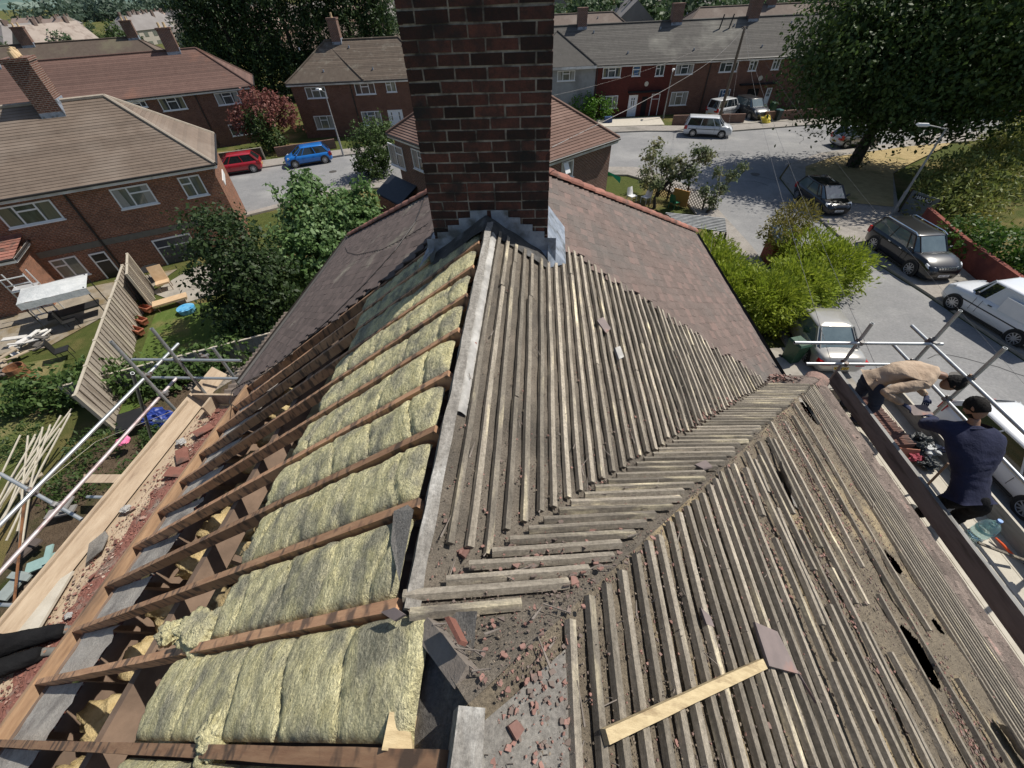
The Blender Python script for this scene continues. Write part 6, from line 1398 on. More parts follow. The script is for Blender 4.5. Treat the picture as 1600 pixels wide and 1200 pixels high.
p = gz(262, 452, G); t = thing('garden_chair', 'tan cushioned garden chair on the patio left of the dark evergreen', 'chair', p); ex = V((.8, .6, 0)); ey = V((-.6, .8, 0)); m_tan = mat('tan_cushion', (.50, .34, .20), (.62, .45, .28), rough=.9)
mb = MB(); mb.obox(p+V((0, 0, .45)), ex, ey, (0, 0, 1), .30, .28, .05); mb.build('seat', m_tan, t); mb = MB(); mb.obox(p+ey*.3+V((0, 0, .85)), ex, (V((0, 0, 1))+ey*.3).normalized(), (ey-V((0, 0, .3))).normalized(), .30, .38, .05); mb.build('backrest', m_tan, t); mb = MB(); leg4(mb, p, ex, ey, .27, .25, .42); mb.build('frame', m_joist, t)
q = gz(272, 478, G); t = thing('garden_lounger', 'tan lounger cushion next to the garden chair', 'lounger', q); mb = MB(); mb.obox(q+V((0, 0, .35)), ex, ey, (0, 0, 1), .75, .28, .05); mb.build('cushion', m_tan, t); mb = MB(); leg4(mb, q, ex, ey, .6, .25, .3); mb.build('frame', m_joist, t)
q = gz(246, 437, G); mb = MB(); mb.disc(q+V((0, 0, .7)), (0, 0, 1), .5, 20, .03); t = thing('garden_table', 'round dark table with cups against the wall of the brick house', 'table', q); mb.build('table_top', m_trim, t); mb = MB(); leg4(mb, q, ex, ey, .3, .3, .7); mb.build('frame', m_trim, t)
q = gz(294, 487, G); mb = MB(); mb.tube([q, q+V((0, 0, .25))], [.36, .4], 24, True); tag(mb.build('paddling_pool', mat('bright_blue_pool', (.03, .30, .62), (.25, .55, .75), scale=4, rough=.3)), 'bright blue paddling pool half hidden by the dark evergreen', 'pool')
# covered table / swing seat canopy
q = gz(128, 497, G); t = thing('covered_canopy', 'white fabric canopy over garden furniture beside the panel fence', 'canopy', q); ex = V((.78, .62, 0)); ey = V((-.62, .78, 0)); mb = MB()
mb.grid(lambda u_, v_: q+ex*((u_-.5)*2.5)+ey*((v_-.5)*1.7)+V((0, 0, 1.75+.22*sin(pi*u_)*sin(pi*v_)+.03*nz(u_*4, v_*4)-.1*u_)), 16, 12); mb.grid(lambda u_, v_: q+ex*((u_-.5)*2.5)-ey*(.85+.02*v_)+V((0, 0, 1.75-.30*v_+.03*nz(u_*9, v_)-.1*u_)), 16, 3); mb.build('canopy_cloth', m_bagw, t, smooth=True)
mb = MB(); leg4(mb, q, ex, ey, 1.15, .75, 1.7, .025); mb.obox(q+V((0, 0, .5)), ex, ey, (0, 0, 1), 1.0, .35, .04); mb.build('frame', m_trim, t)
for k, (px, py, lb) in enumerate(((118, 512, 'black folding chair under the front edge of the white canopy'), (108, 558, 'black folding chair fallen beside the lawn and panel fence'))):
    q = gz(px, py, G); t = thing('folding_chair', lb, 'chair', q); mb = MB(); mb.obox(q+V((0, 0, .42)), ex, ey, (0, 0, 1), .24, .24, .02); mb.build('seat', m_trim, t); mb = MB(); mb.obox(q-ex*.24+V((0, 0, .7)), ey, (0, 0, 1), ex, .24, .28, .02); mb.build('backrest', m_trim, t); mb = MB(); leg4(mb, q, ex, ey, .22, .22, .42, .015); mb.build('frame', m_trim, t)
# alloy step tower
q = gz(83, 492, G); t = thing('step_tower', 'white aluminium step tower against the brick house extension', 'ladder', q); ex = V((.85, .52, 0)); ey = V((-.52, .85, 0)); m_alu = mat('white_aluminium', (.62, .63, .64), (.72, .72, .72), rough=.35, metal=.4)
mb = MB()
for a_ in (-.45, .45):
    for b_ in (-.3, .3): mb.tube([q+ex*a_+ey*b_, q+ex*a_+ey*b_*.8+V((0, 0, 2.3))], .028, 6)
mb.build('frame', m_alu, t)
for j in range(7):
    z_ = .3+j*.32; mb = MB(); mb.obox(q-ey*.28+V((0, 0, z_)), ex, ey, (0, 0, 1), .45, .05, .015); mb.build('rung', m_alu, t)
mb = MB(); mb.obox(q+V((0, 0, 1.6)), ex, ey, (0, 0, 1), .47, .28, .02); mb.build('platform', m_alu, t)
q = gz(50, 598, G); t = thing('rusty_drum', 'rusty brown drum standing on the patchy lawn', 'drum', q); m_rust = mat('rust', (.20, .085, .035), (.32, .15, .07), (.12, .06, .035), scale=6, scale3=4, rough=.95, bump=.5, bscale=30); mb = MB()
mb.loft([[(q.x+cos(2*pi*k/20)*r_, q.y+sin(2*pi*k/20)*r_, q.z+z_) for k in range(20)] for r_, z_ in ((.32, 0), (.33, .02), (.32, .3), (.335, .32), (.32, .34), (.32, .6), (.335, .62), (.33, .9), (.30, .9), (.30, .5), (.05, .48))], caps=True); mb.build('body', m_rust, t)
# junk pile by the extension
for k, (px, py, s, c_, lb) in enumerate(((25, 545, .5, (.5, .48, .45), 'pale sheet in the junk heap at the left border'), (55, 530, .45, (.6, .58, .55), 'white plastic bundle in the junk heap'), (20, 560, .4, (.35, .28, .2), 'brown board pile in the junk heap'), (70, 540, .3, (.10, .09, .08), 'dark rag in the junk heap near the step tower'), (8, 590, .4, (.16, .13, .11), 'dark timber bundle left of the rusty drum'))):
    q = gz(px, py, G+.15); mb = MB()
    for j in range(5): a_ = random.random()*3; e = V((cos(a_), sin(a_), random.uniform(-.1, .2))).normalized(); f_ = V((-sin(a_), cos(a_), 0)); mb.obox(q+V((random.uniform(-s, s), random.uniform(-s, s), .04+.07*j)), e, f_, e.cross(f_), s*random.uniform(.6, 1.2), s*random.uniform(.08, .35), .02)
    tag(mb.build('junk', mat('junk_%s' % ['pale', 'white', 'brown', 'dark', 'timber'][k], c_, rough=.9, scale=5)), lb, 'junk')
# heap of bleached poles
m_pole = mat('bleached_pole', (.38, .34, .27), (.50, .46, .38), rough=.9, scale=4); first = True
for k in range(12):
    a_ = gz(random.uniform(-60, 40), random.uniform(800, 900), G+.3+.02*k); b_ = gz(40+k*6.5+random.uniform(-10, 10), 690-k*4+random.uniform(-12, 12), G+1.0+.03*k); mb = MB(); mb.tube([a_, (a_+b_)/2+V((0, 0, .05)), b_], .026, 6)
    tag(mb.build('wooden_pole', m_pole), 'thin bleached pole in the heap leaning on the low fence', 'pole', 'bleached poles heaped at the left border')
q = gz(247, 652, G+.5); mb = MB(); lumpball(mb, q, .5, .35, .3, 5, 14, .5); tag(mb.build('garden_bag', mat('blue_garden_bag', (.01, .03, .18), (.03, .06, .30), rough=.5)), 'dark blue bag in the flower bed by the scaffold brace', 'bag')
q = gz(205, 655, G+.5); mb = MB(); mb.obox(q, V((.8, .3, .1)).normalized(), V((-.3, .8, .3)).normalized(), V((0, -.3, .9)).normalized(), .5, .35, .03); tag(mb.build('black_panel', m_trim), 'black panel lying in the flower bed left of the blue bag', 'panel')
q = gz(193, 690, G+.5); mb = MB()
for k in range(9): a_ = k*.7; lumpball(mb, q+V((cos(a_)*.11, sin(a_)*.11, .03*(k % 3))), .10, .10, .06, k, 6, .3)
o = mb.build('rose', mat('pink_petal', (.75, .12, .28), (.85, .25, .42), rough=.7)); tag(o, 'big pink flower in the flower bed', 'flower')
for k, (px, py, c_, lb) in enumerate(((65, 880, (.22, .33, .31), 'pale teal sheet in the rubbish under the left scaffold'), (20, 915, (.22, .25, .24), 'greyish sheet nearer the left border'), (40, 760, (.32, .27, .2), 'wide board above the dark gap under the scaffold'), (95, 800, (.20, .19, .18), 'grey slab above the shaded hollow'), (40, 860, (.09, .07, .06), 'dark broken crate in the rubbish below the left scaffold'), (50, 925, (.14, .10, .07), 'splintered brown wood below the left scaffold'))):
    q = gz(px, py, G+.3); a_ = .5+k; e = V((cos(a_), sin(a_), .05)).normalized(); f_ = V((-sin(a_), cos(a_), .1)).normalized(); mb = MB(); mb.obox(q, e, f_, e.cross(f_), .35, .16, .03); mb.obox(q+V((.1, .2, .1)), f_, e, e.cross(f_), .28, .08, .025)
    tag(mb.build('discarded_sheet', mat('sheet_%s' % 'abcdef'[k], c_, rough=.8, scale=6)), lb, 'rubbish')
mb = MB(); mb.tube([gz(38, 780, G+2), gz(20, 960, G+.2)], .03, 6); tag(mb.build('rusty_bar', m_rust), 'rusty upright bar under the left scaffold rails', 'bar')
# right front garden: lattice fence, chairs, pergola, bins
m_lat = mat('dark_lattice', (.05, .035, .022), (.09, .06, .04), rough=.9); m_greenb = mat('green_wheelie_bin', (.02, .06, .03), (.03, .08, .045), rough=.45)
a = V((8.5, 29.4, G)); b = V((11.3, 26.6, G)); t = thing('lattice_fence', 'dark lattice fence along the front garden by the thin tree', 'fence', a); d = (b-a); Ln = d.length; d.normalize(); mb = MB()
for k in range(-6, int(Ln/.22)+1):
    for sg in (1, -1):
        x0 = k*.22 if sg > 0 else k*.22+1.1; x1 = x0+sg*1.1; t0 = 0; t1 = 1
        lo_, hi_ = 0, 1
        for kk in (0, 1):
            pass
        p0, p1 = (x0, .1), (x1, 1.2)
        f0 = max(0, min(1, (0-p0[0])/(p1[0]-p0[0]))) if (p1[0]-p0[0]) else 0
        pts_ = []
        for s_ in range(12):
            xx = p0[0]+(p1[0]-p0[0])*s_/11; zz = p0[1]+(p1[1]-p0[1])*s_/11
            if 0 <= xx <= Ln: pts_.append(a+d*xx+V((0, 0, zz)))
        if len(pts_) > 1: mb.bar(pts_[0], pts_[-1], .035, .012, (d.y, -d.x, 0))
mb.build('lattice', m_lat, t)
for k in range(4): mb = MB(); p = a+d*Ln*k/3; mb.bar(p, p+V((0, 0, 1.35)), .09, .09, d); mb.build('post', m_lat, t)
def chair_white(px, py, rz, lb, m_):
    q = gz(px, py, G); t = thing('garden_chair', lb, 'chair', q, rz); mb = MB(); mb.box(-.25, -.25, .38, .25, .25, .42); mb.build('seat', m_, t, world=False)
    mb = MB(); mb.grid(lambda u_, v_: V(((u_-.5)*.55*(1-.25*v_*v_), .22+.12*v_-.08*cos((u_-.5)*3), .42+.5*v_)), 10, 8); mb.build('backrest', m_, t, smooth=True, world=False); mb = MB(); leg4(mb, V((0, 0, 0)), V((1, 0, 0)), V((0, 1, 0)), .23, .23, .4, .022); mb.build('frame', m_, t, world=False)
chair_white(986, 315, .6, 'white plastic chair furthest left on the front garden terrace', m_white); chair_white(1008, 317, -.9, 'white plastic chair with its back to the lattice fence', m_white); chair_white(1052, 325, 2.2, 'green plastic chair beside the orange board', mat('green_plastic', (.03, .16, .09), rough=.4))
q = gz(1060, 322, G); mb = MB(); mb.obox(q+V((0, 0, .55)), V((.75, -.66, 0)).normalized(), (0, 0, 1), V((.66, .75, 0)), .55, .5, .03); tag(mb.build('orange_board', mat('orange_board', (.42, .20, .05), (.5, .26, .08), rough=.8)), 'orange brown board standing against the lattice fence', 'board')
q = gz(945, 305, G); mb = MB(); mb.poly([q+V((0, 0, 1.6)), q+V((.9, -.3, 1.3)), q+V((.7, .6, 1.1)), q+V((-.4, .5, 1.2))]); mb.poly([q+V((0, 0, 1.6)), q+V((.9, -.3, 1.3)), q+V((.9, -.3, .9))]); tag(mb.build('green_parasol', mat('bright_green_cloth', (.02, .42, .26), rough=.7)), 'bright green cloth canopy at the corner of the brick house', 'canopy')
q0, q1, q2, q3 = gz(1040, 333, -7.9), gz(1133, 342, -7.9), gz(1135, 362, -7.9), gz(1062, 352, -7.9); t = thing('pergola', 'slatted grey pergola roof behind the red hip tiles', 'pergola', (q0.x, q0.y, G)); m_perg = mat('grey_slat', (.20, .20, .20), (.40, .40, .39), rough=.6, scale=5)
for k in range(9): mb = MB(); u_ = k/8; mb.bar(q0+(q3-q0)*u_, q1+(q2-q1)*u_, .09, .05); mb.build('slat', m_perg, t)
for k in range(4): mb = MB(); u_ = k/3; mb.bar(q0+(q1-q0)*u_-V((0, 0, .06)), q3+(q2-q3)*u_-V((0, 0, .06)), .05, .06); mb.build('rafter', m_lat, t)
for q in (q0, q1, q2, q3): mb = MB(); mb.bar(V((q.x, q.y, G)), q-V((0, 0, .1)), .09, .09, (1, 0, 0)); mb.build('post', m_lat, t)
q = gz(1222, 376, -8.6); t = thing('shed', 'small red shed with a blue striped roof poking out of the hedge', 'shed', (q.x, q.y, G)); mb = MB(); mb.box(q.x-.5, q.y-.5, G, q.x+.5, q.y+.5, q.z+.15); mb.build('wall', mat('red_shed', (.22, .05, .03), (.28, .07, .045), rough=.8), t)
mb = MB(); mb.grid(lambda u_, v_: V((q.x-.65+1.3*u_, q.y-.65+1.3*v_, q.z+.2+.35*v_+.03*sin(u_*2*pi*8))), 96, 1); mb.build('roof', mat('blue_corrugated', (.20, .27, .36), (.35, .42, .50), scale=3, rough=.5), t)
def bin_(px, py, m_, lb, rz=.2, z=G, lid=None, off=(0, 0)):
    q = gz(px, py, z); q = V((q.x+off[0], q.y+off[1], q.z)); t = thing('wheelie_bin', lb, 'bin', q, rz); mb = MB(); mb.loft([[(sx*.24*s, sy*.30*s, z_) for sx, sy in ((-1, -1), (1, -1), (1, 1), (-1, 1))] for s, z_ in ((.8, .05), (1, .95), (1.06, .96), (1.06, 1.0))]); mb.build('body', m_, t, world=False)
    mb = MB(); mb.loft([[(sx*.26, sy*.33, 1.003) for sx, sy in ((-1, -1), (1, -1), (1, 1), (-1, 1))], [(sx*.22, sy*.28, 1.07) for sx, sy in ((-1, -1), (1, -1), (1, 1), (-1, 1))]]); mb.build('lid', lid or m_, t, world=False)
    for s in (-1, 1): mb = MB(); mb.disc((s*.22, .27, .1), (1, 0, 0), .1, 14, .05); mb.build('wheel', m_tyre, t, world=False)
bin_(1232, 565, m_greenb, 'green wheelie bin in the shade under the clipped hedge', .3); bin_(1255, 548, m_greenb, 'second green wheelie bin further from the eaves', .3)
bin_(1186, 183, m_greenb, 'green bin beside the dark four by four on the terrace drive'); bin_(1212, 190, mat('dark_bin', (.015, .03, .03), rough=.5), 'dark bin with a pale lid at the pavement edge', .3, lid=mat('teal_lid', (.05, .12, .12), rough=.4)); bin_(1204, 178, m_greenb, 'bin behind the dark bin with a pale lid')
q = gz(1196, 188, G+.3); mb = MB(); lumpball(mb, q, .5, .4, .4, 3, 12, .4); tag(mb.build('yellow_sack', mat('yellow_sack', (.62, .48, .03), (.7, .56, .08), rough=.6)), 'yellow sack between the bins on the terrace drive', 'sack')
q = gz(950, 190, G+.2); mb = MB(); mb.obox(q+V((0, 0, .2)), (1, 0, 0), (0, 1, 0), (0, 0, 1), .4, .25, .25); tag(mb.build('recycling_box', mat('blue_box', (.02, .05, .14), rough=.5)), 'blue box on the path by the clipped bush', 'box')
# walls and boundary
wl = thing('garden_wall', 'long low red garden wall at the right side of the road', 'wall', (21.8, 17, G)); mb = MB(); pts_ = [(22.0, 9), (22.1, 15), (22.5, 20.2), (23.2, 24)]
m_redw = mat('red_painted_wall', (.17, .045, .030), (.24, .07, .05), (.12, .035, .03), scale=4, scale3=.8, rough=.95, bump=.5, bscale=15, bdist=.02)
for i in range(3): mb.bar(V((*pts_[i], G+.55)), V((*pts_[i+1], G+.55)), .24, 1.1)
mb.build('brickwork', m_redw, wl)
for nm, lb, a, b, h in (('garden_wall', 'low brick wall in front of the speckled roof terrace', (-24.4, 40.4), (-19.5, 42.9), .8), ('garden_wall', 'low wall along the terrace front garden behind the white people carrier', (14.2, 48.3), (21.3, 48.2), .9), ('garden_wall', 'low wall under the big tree across the road', (23.5, 48.8), (38, 51.2), .9)):
    t = thing(nm, lb, 'wall', (*a, G)); mb = MB(); mb.bar(V((*a, G+h/2)), V((*b, G+h/2)), .22, h); mb.build('brickwork', m_bk_c, t)
fence('low_fence', 'short dark boarded fence beside the red hatchback', (-28.6, 38.0), (-25.2, 39.6), 2, h=1.0, boards=5, m=m_lat)
a = gz(1403, 333, G+.05); b = gz(1445, 350, G+.05); d = (V((b.x, b.y, 0))-V((a.x, a.y, 0))).normalized(); t = thing('street_sign', 'weathered street name board on posts behind the black SUV', 'sign', a)
mb = MB(); mb.bar(a+V((0, 0, .75)), b+V((0, 0, .75)), .05, 1.3); mb.build('board', mat('grey_hoarding', (.13, .15, .15), (.19, .21, .21), rough=.7, scale=5), t)
s_ = V((d.y, -d.x, 0)); mb = MB(); mb.bar(a+d*.25+s_*.035+V((0, 0, 1.15)), b-d*.35+s_*.035+V((0, 0, 1.15)), .02, .26); np_ = mb.build('name_plate', m_trim, t)
cu = bpy.data.curves.new('lettering', 'FONT'); cu.body = 'HAM RD'; cu.size = .26; cu.extrude = .004; cu.align_x = 'CENTER'; cu.align_y = 'CENTER'; cu.materials.append(m_plw); lt = bpy.data.objects.new('lettering', cu); C.objects.link(lt)
mid = (a+b)/2+s_*.055+V((0, 0, 1.15)); lt.matrix_world = Matrix.Translation(mid) @ Matrix((d, V((0, 0, 1)), s_)).transposed().to_4x4(); mw = lt.matrix_world.copy(); bpy.context.view_layer.update(); me_ = bpy.data.meshes.new_from_object(lt); bpy.data.objects.remove(lt); lt = bpy.data.objects.new('lettering', me_); C.objects.link(lt); lt.parent = np_; lt.matrix_basis = wmat(np_).inverted() @ mw
for k in (0, 1): mb = MB(); p = (a, b)[k]; mb.bar(p, p+V((0, 0, 1.6)), .08, .08, d); mb.build('post', m_lat, t)
# telegraph pole and wires, street lamps
m_tel = mat('creosote_pole', (.10, .075, .055), (.16, .125, .09), rough=.9, stretch=(6, 6, .4), scale=4)
p = gz(1121, 195, G); zt_ = ztop(1160, 41, p.x, p.y); tp = thing('telegraph_pole', 'tall wooden telegraph pole in front of the terrace with wires fanning out', 'telegraph pole', p); mb = MB(); mb.tube([p-V((0, 0, .3)), V((p.x, p.y, zt_))], [.16, .11], 10); mb.build('pole', m_tel, tp)
top = V((p.x, p.y, zt_)); mb = MB()
for k in range(5): a_ = k*1.25; mb.tube([top+V((0, 0, -.2)), top+V((cos(a_)*.25, sin(a_)*.25, -.15)), top+V((cos(a_)*.25, sin(a_)*.25, .02))], .035, 6)
mb.build('insulators', m_trim, tp)
ends = [(gz(1600, 600, -5.5), 0), (onA(860, 300)+V((0, 0, .5)), 1), (gz(1100, 470, -5), 1), (V((5.2, 3.7, -3.2)), 1), (V((5.9, 2.4, -3.6)), 1), (gz(860, 150, -4), 1), (gz(870, 100, -5.2), 1), (gz(1240, 200, -6.5), 1)]
for e, _ in ends:
    mb = MB(); P_ = []
    for i in range(13): k = i/12; P_.append(top+(e-top)*k-V((0, 0, 1.1*4*k*(1-k)*.5)))
    mb.tube(P_, .005 if (e-top).length > 46 else .0035, 4, False); mb.build('wire', m_coupler, tp)
def lamp(p, h, ang, lb, arm=.9, r=.07):
    t = thing('street_lamp', lb, 'street lamp', p); mb = MB(); mb.tube([p-V((0, 0, .2)), p+V((0, 0, 1.5)), p+V((0, 0, 1.55)), p+V((0, 0, h))], [r*1.3, r*1.3, r, r*.6], 8); mb.tube([p+V((0, 0, h-.05)), p+V((cos(ang)*arm, sin(ang)*arm, h+.1))], .03, 6); mb.build('column', m_perg, t)
    q = p+V((cos(ang)*arm, sin(ang)*arm, h+.1)); e = V((cos(ang), sin(ang), 0)); f_ = V((-sin(ang), cos(ang), 0)); mb = MB(); mb.loft([[q+e*x+f_*y*s for y, x in ((-.11, 0), (.11, 0), (.09, .5), (-.09, .5))] if False else [q+e*(.25+sx*.3*s)+f_*sy*.12*s+V((0, 0, z_)) for sx, sy in ((-1, -1), (1, -1), (1, 1), (-1, 1))] for s, z_ in ((.7, -.07), (1, 0), (.8, .08))]); mb.build('lantern', m_white, t)
p = gz(537, 244, G); lamp(p, ztop(508, 143, p.x, p.y)-G, 2.6, 'grey street lamp beside the blue hatchback', .5); p = gz(1036, 186, G); lamp(p, ztop(1047, 112, p.x, p.y)-G, 1.2, 'slim street lamp in front of the grey terrace', .3, .05); p = gz(1392, 338, G); lamp(p, ztop(1480, 200, p.x, p.y)-G, 2.9, 'street lamp standing at the street name board', .9)
# ================================================================== people
m_skin = mat('brown_skin', (.22, .12, .075), (.28, .155, .10), rough=.55, scale=8, sss=.1)
m_hair = mat('black_hair', (.006, .005, .005), (.014, .012, .010), rough=.75, bump=1, bscale=70, bdist=.006, spec=.2)
def skin(name, pts, edges, m, parent, root=0, sub=2, wr=0):
    """pts: list of (pos, (rx, ry)); grown with a skin modifier, then frozen to a mesh"""
    me = bpy.data.meshes.new(name); inv = wmat(parent).inverted() if parent else Matrix()
    me.from_pydata([tuple(inv @ V(p)) for p, r in pts], edges, []); o = bpy.data.objects.new(name, me); C.objects.link(o)
    o.modifiers.new('skin', 'SKIN'); 
    if not me.skin_vertices: me.attributes
    sv = me.skin_vertices[0].data
    for i, (p, r) in enumerate(pts): sv[i].radius = r if isinstance(r, tuple) else (r, r); sv[i].use_root = (i == root)
    o.modifiers['skin'].use_smooth_shade = True
    s = o.modifiers.new('sub', 'SUBSURF'); s.levels = sub; s.render_levels = sub
    bpy.context.view_layer.update(); dg = bpy.context.evaluated_depsgraph_get(); me2 = bpy.data.meshes.new_from_object(o.evaluated_get(dg)); o.modifiers.clear(); o.data = me2; me2.materials.clear(); me2.materials.append(m)
    if wr:
        for vv in me2.vertices:
            q = vv.co; a_ = 1-abs(noise.noise(V((q.x*7, q.y*7+q.z*3, q.z*13))))*2.2; b_ = 1-abs(noise.noise(V((q.x*15+5, q.y*15, q.z*24))))*2
            vv.co = q+vv.normal*wr*(a_*.8+b_*.35-.5)
    for p in me2.polygons: p.use_smooth = True
    if parent: o.parent = parent
    return o
def chain(*idx): return [(idx[i], idx[i+1]) for i in range(len(idx)-1)]
def hand(parent, wrist, d, up, m, name='glove', curl=.5, s=1.0):
    """palm and five bent fingers; d = direction of the hand, up = back of the hand"""
    d = V(d).normalized(); up = (V(up)-d*V(up).dot(d)).normalized(); side = d.cross(up); pts = [(V(wrist)-d*.03*s, (.030*s, .024*s)), (V(wrist)+d*.02*s, (.034*s, .020*s)), (V(wrist)+d*.06*s, (.040*s, .017*s)), (V(wrist)+d*.085*s, (.040*s, .015*s))]; E = chain(0, 1, 2, 3)
    for k, (off, L_) in enumerate(((-.030, .062), (-.010, .074), (.010, .070), (.030, .055))):
        b = V(wrist)+d*.088*s+side*off*s; i = len(pts); c1 = curl*.6; c2 = curl*1.3
        p1 = b+(d*cos(c1)-up*sin(c1))*L_*.5*s; p2 = p1+(d*cos(c2)-up*sin(c2))*L_*.5*s; pts += [(b, .0105*s), (p1, .0095*s), (p2, .0075*s)]; E += [(3, i)]+chain(i, i+1, i+2)
    b = V(wrist)+d*.035*s-side*.038*s; i = len(pts); td = (d*.6-side*.6-up*.4).normalized(); pts += [(b, .013*s), (b+td*.032*s, .011*s), (b+td*.032*s+(d*.8-up*.5).normalized()*.028*s, .009*s)]; E += [(2, i)]+chain(i, i+1, i+2)
    return skin(name, pts, E, m, parent, 0, 2)
def head(parent, c, face, crown, m_skin_, hairlen=.02, beard=False, hairvol=1.0):
    """c = head centre, face = direction the face looks, crown = direction of the top of the head"""
    f_ = V(face).normalized(); u_ = (V(crown)-f_*V(crown).dot(f_)).normalized(); s_ = f_.cross(u_); c = V(c)
    def hp_(a, b, amp=0, cap=None):
        d = V((cos(a)*cos(b), sin(a)*cos(b), sin(b)))  # x face, y side, z up
        rx, ry, rz = .098, .077, .118
        x, y, z = d.x*rx, d.y*ry, d.z*rz
        if d.x > 0 and d.z < .1: x *= 1-.10*max(0, -d.z); y *= 1-.32*max(0, -d.z)
        if d.z < -.3: x += .012*(-d.z)
        return x, y, z, d
    mb = MB()
    def hd(a_, b_):
        x, y, z, d = hp_(2*pi*a_, pi*(b_-.5)); 
        if d.x > .6: # brow, eye sockets, nose, lips
            x += .006*math.exp(-((z-.028)/.010)**2)*(1 if abs(y) < .05 else 0)-.007*math.exp(-((z-.008)/.012)**2)*math.exp(-((abs(y)-.032)/.014)**2)
            x += .026*math.exp(-(y/.010)**2)*max(0, min(1, (.02-z)/.045))*(1 if z > -.028 else 0)
            x += .006*math.exp(-((z+.052)/.008)**2)*math.exp(-(y/.024)**2)
        return c+f_*x+s_*y+u_*z
    mb.grid(hd, 56, 40); hd_ = mb.build('head', m_skin_, parent, smooth=True, fix=True)
    mb = MB()
    def hr(a_, b_):
        a = 2*pi*a_; b = -.35+(pi/2+.35)*b_; x, y, z, d = hp_(a, b)
        if d.x > 0: b0 = .55*max(0, d.x)**.6; b = b0+(-.35*0+b*(1-0))*1.0 if b < b0 else b; x, y, z, d = hp_(a, b)
        k = 1+hairvol*(.10+.05*noise.noise(d*9)+.035*noise.noise(d*24)+.03*max(0, d.x)*max(0, d.z)); return c+f_*x*k+s_*y*k+u_*(z*k+.003)
    mb.grid(hr, 64, 30); mb.build('hair', m_hair, parent, smooth=True, fix=True)
    if beard:
        mb = MB()
        def bd(a_, b_):
            a = -1.5+3.0*a_; b = -1.25+(.78)*b_; x, y, z, d = hp_(a, b); k = 1.045+.02*noise.noise(d*22)
            if abs(a) < .5 and b > -.45: k = .95
            return c+f_*x*k+s_*y*k+u_*z*k
        mb.grid(bd, 40, 16); mb.build('beard', m_hair, parent, smooth=True)
    for sg in (1, -1):
        mb = MB(); e = c+s_*sg*.078-f_*.004; mb.grid(lambda p_, q_: e+s_*sg*(.012*sin(pi*q_)*(1-.3*p_))+f_*(-.014*cos(2*pi*p_)*sin(pi*q_)-.008)+u_*((q_-.5)*.058+.004*sin(2*pi*p_)), 12, 8); mb.build('ear', m_skin_, parent, smooth=True)
        mb = MB(); lumpball(mb, c+f_*.080+s_*sg*.031+u_*.009, .011, .011, .008, 1, 8, 0); mb.build('eye', m_trim, parent, smooth=True)
def person(label, J, shirt, trous, glove, extra=0, beard=False, boots=None, hairvol=1, tk=1.0):
    t = thing('person', label, 'person', (J['pel'][0], J['pel'][1], -3.42)); v = {k: V(p) for k, p in J.items()}
    names = ['pel', 'spi', 'che', 'nec', 'hb']; P = [(v['pel'], (.10, .08)), (v['spi'], (.09, .07)), (v['che'], (.10, .07)), (v['nec'], (.052, .052)), (v['hb'], (.055, .055))]; E = chain(0, 1, 2, 3, 4); ix = 5
    for s in 'lr':
        P += [(v['sh'+s], .050), (v['el'+s], .038), (v['wr'+s], .029)]; E += [(2, ix), (ix, ix+1), (ix+1, ix+2)]; ix += 3
        P += [(v['hi'+s], .07), (v['kn'+s], .05), (v['an'+s], .028), (v['to'+s], .024)]; E += [(0, ix), (ix, ix+1), (ix+1, ix+2), (ix+2, ix+3)]; ix += 4
    skin('body', P, E, m_skin, t)
    # shirt
    P = [(v['pel']-(v['spi']-v['pel'])*(.18 if extra else -.05), (.125+extra, .105)), (v['pel']+(v['spi']-v['pel'])*.22, (.150+extra, .128)), (v['spi'], (.160+extra, .132)), (v['che'], (.175+extra*.6, .130)), (v['che']+(v['nec']-v['che'])*.78, (.092, .088))]; E = chain(0, 1, 2, 3, 4); ix = 5
    for s in 'lr':
        P += [(v['sh'+s], .098), ((v['sh'+s]+v['el'+s])/2, .076), (v['el'+s], .064), ((v['el'+s]+v['wr'+s])/2, .052), (v['wr'+s]-(v['wr'+s]-v['el'+s])*.06, .042)]; E += [(3, ix)]+chain(ix, ix+1, ix+2, ix+3, ix+4); ix += 5
    skin('shirt', P, E, shirt, t, 1, 3, .012)
    P = [(v['pel']+(v['spi']-v['pel'])*.30, (.142, .112)), (v['pel'], (.155, .125))]; E = [(0, 1)]; ix = 2
    for s in 'lr': P += [(v['hi'+s], .105*tk), ((v['hi'+s]+v['kn'+s])/2, .092*tk), (v['kn'+s], .080*tk), ((v['kn'+s]+v['an'+s])/2, .074*tk), (v['an'+s], .060*tk)]; E += [(1, ix)]+chain(ix, ix+1, ix+2, ix+3, ix+4); ix += 5
    skin('trousers', P, E, trous, t, 1, 3, .009)
    for s in 'lr':
        a, b = v['an'+s], v['to'+s]; d = (b-a); d.z = 0; d.normalize(); skin('boot', [(a+V((0, 0, .03)), .048), (a-d*.02, .046), (a+d*.08-V((0, 0, .025)), (.045, .035)), (a+d*.17-V((0, 0, .035)), (.042, .026))], chain(0, 1, 2, 3), boots or m_trim, t)
        hd = v['ha'+s]-v['wr'+s]; hand(t, v['wr'+s], hd, J.get('up'+s, (0, 0, 1)), glove or m_skin, 'glove' if glove else 'hand', .75)
    head(t, v['hc'], J['face'], J['crown'], m_skin, beard=beard, hairvol=hairvol)
    return t
m_beige = mat('beige_shirt', (.42, .31, .22), (.52, .40, .29), (.36, .26, .18), scale=5, scale3=4, rough=.95, bump=.55, bscale=5, bdist=.05, stretch=(1.6, 1.0, .45), detail=2); m_navy = mat('navy_sweatshirt', (.010, .013, .038), (.018, .022, .058), scale=5, rough=.95, bump=.5, bscale=4, bdist=.05, detail=2)
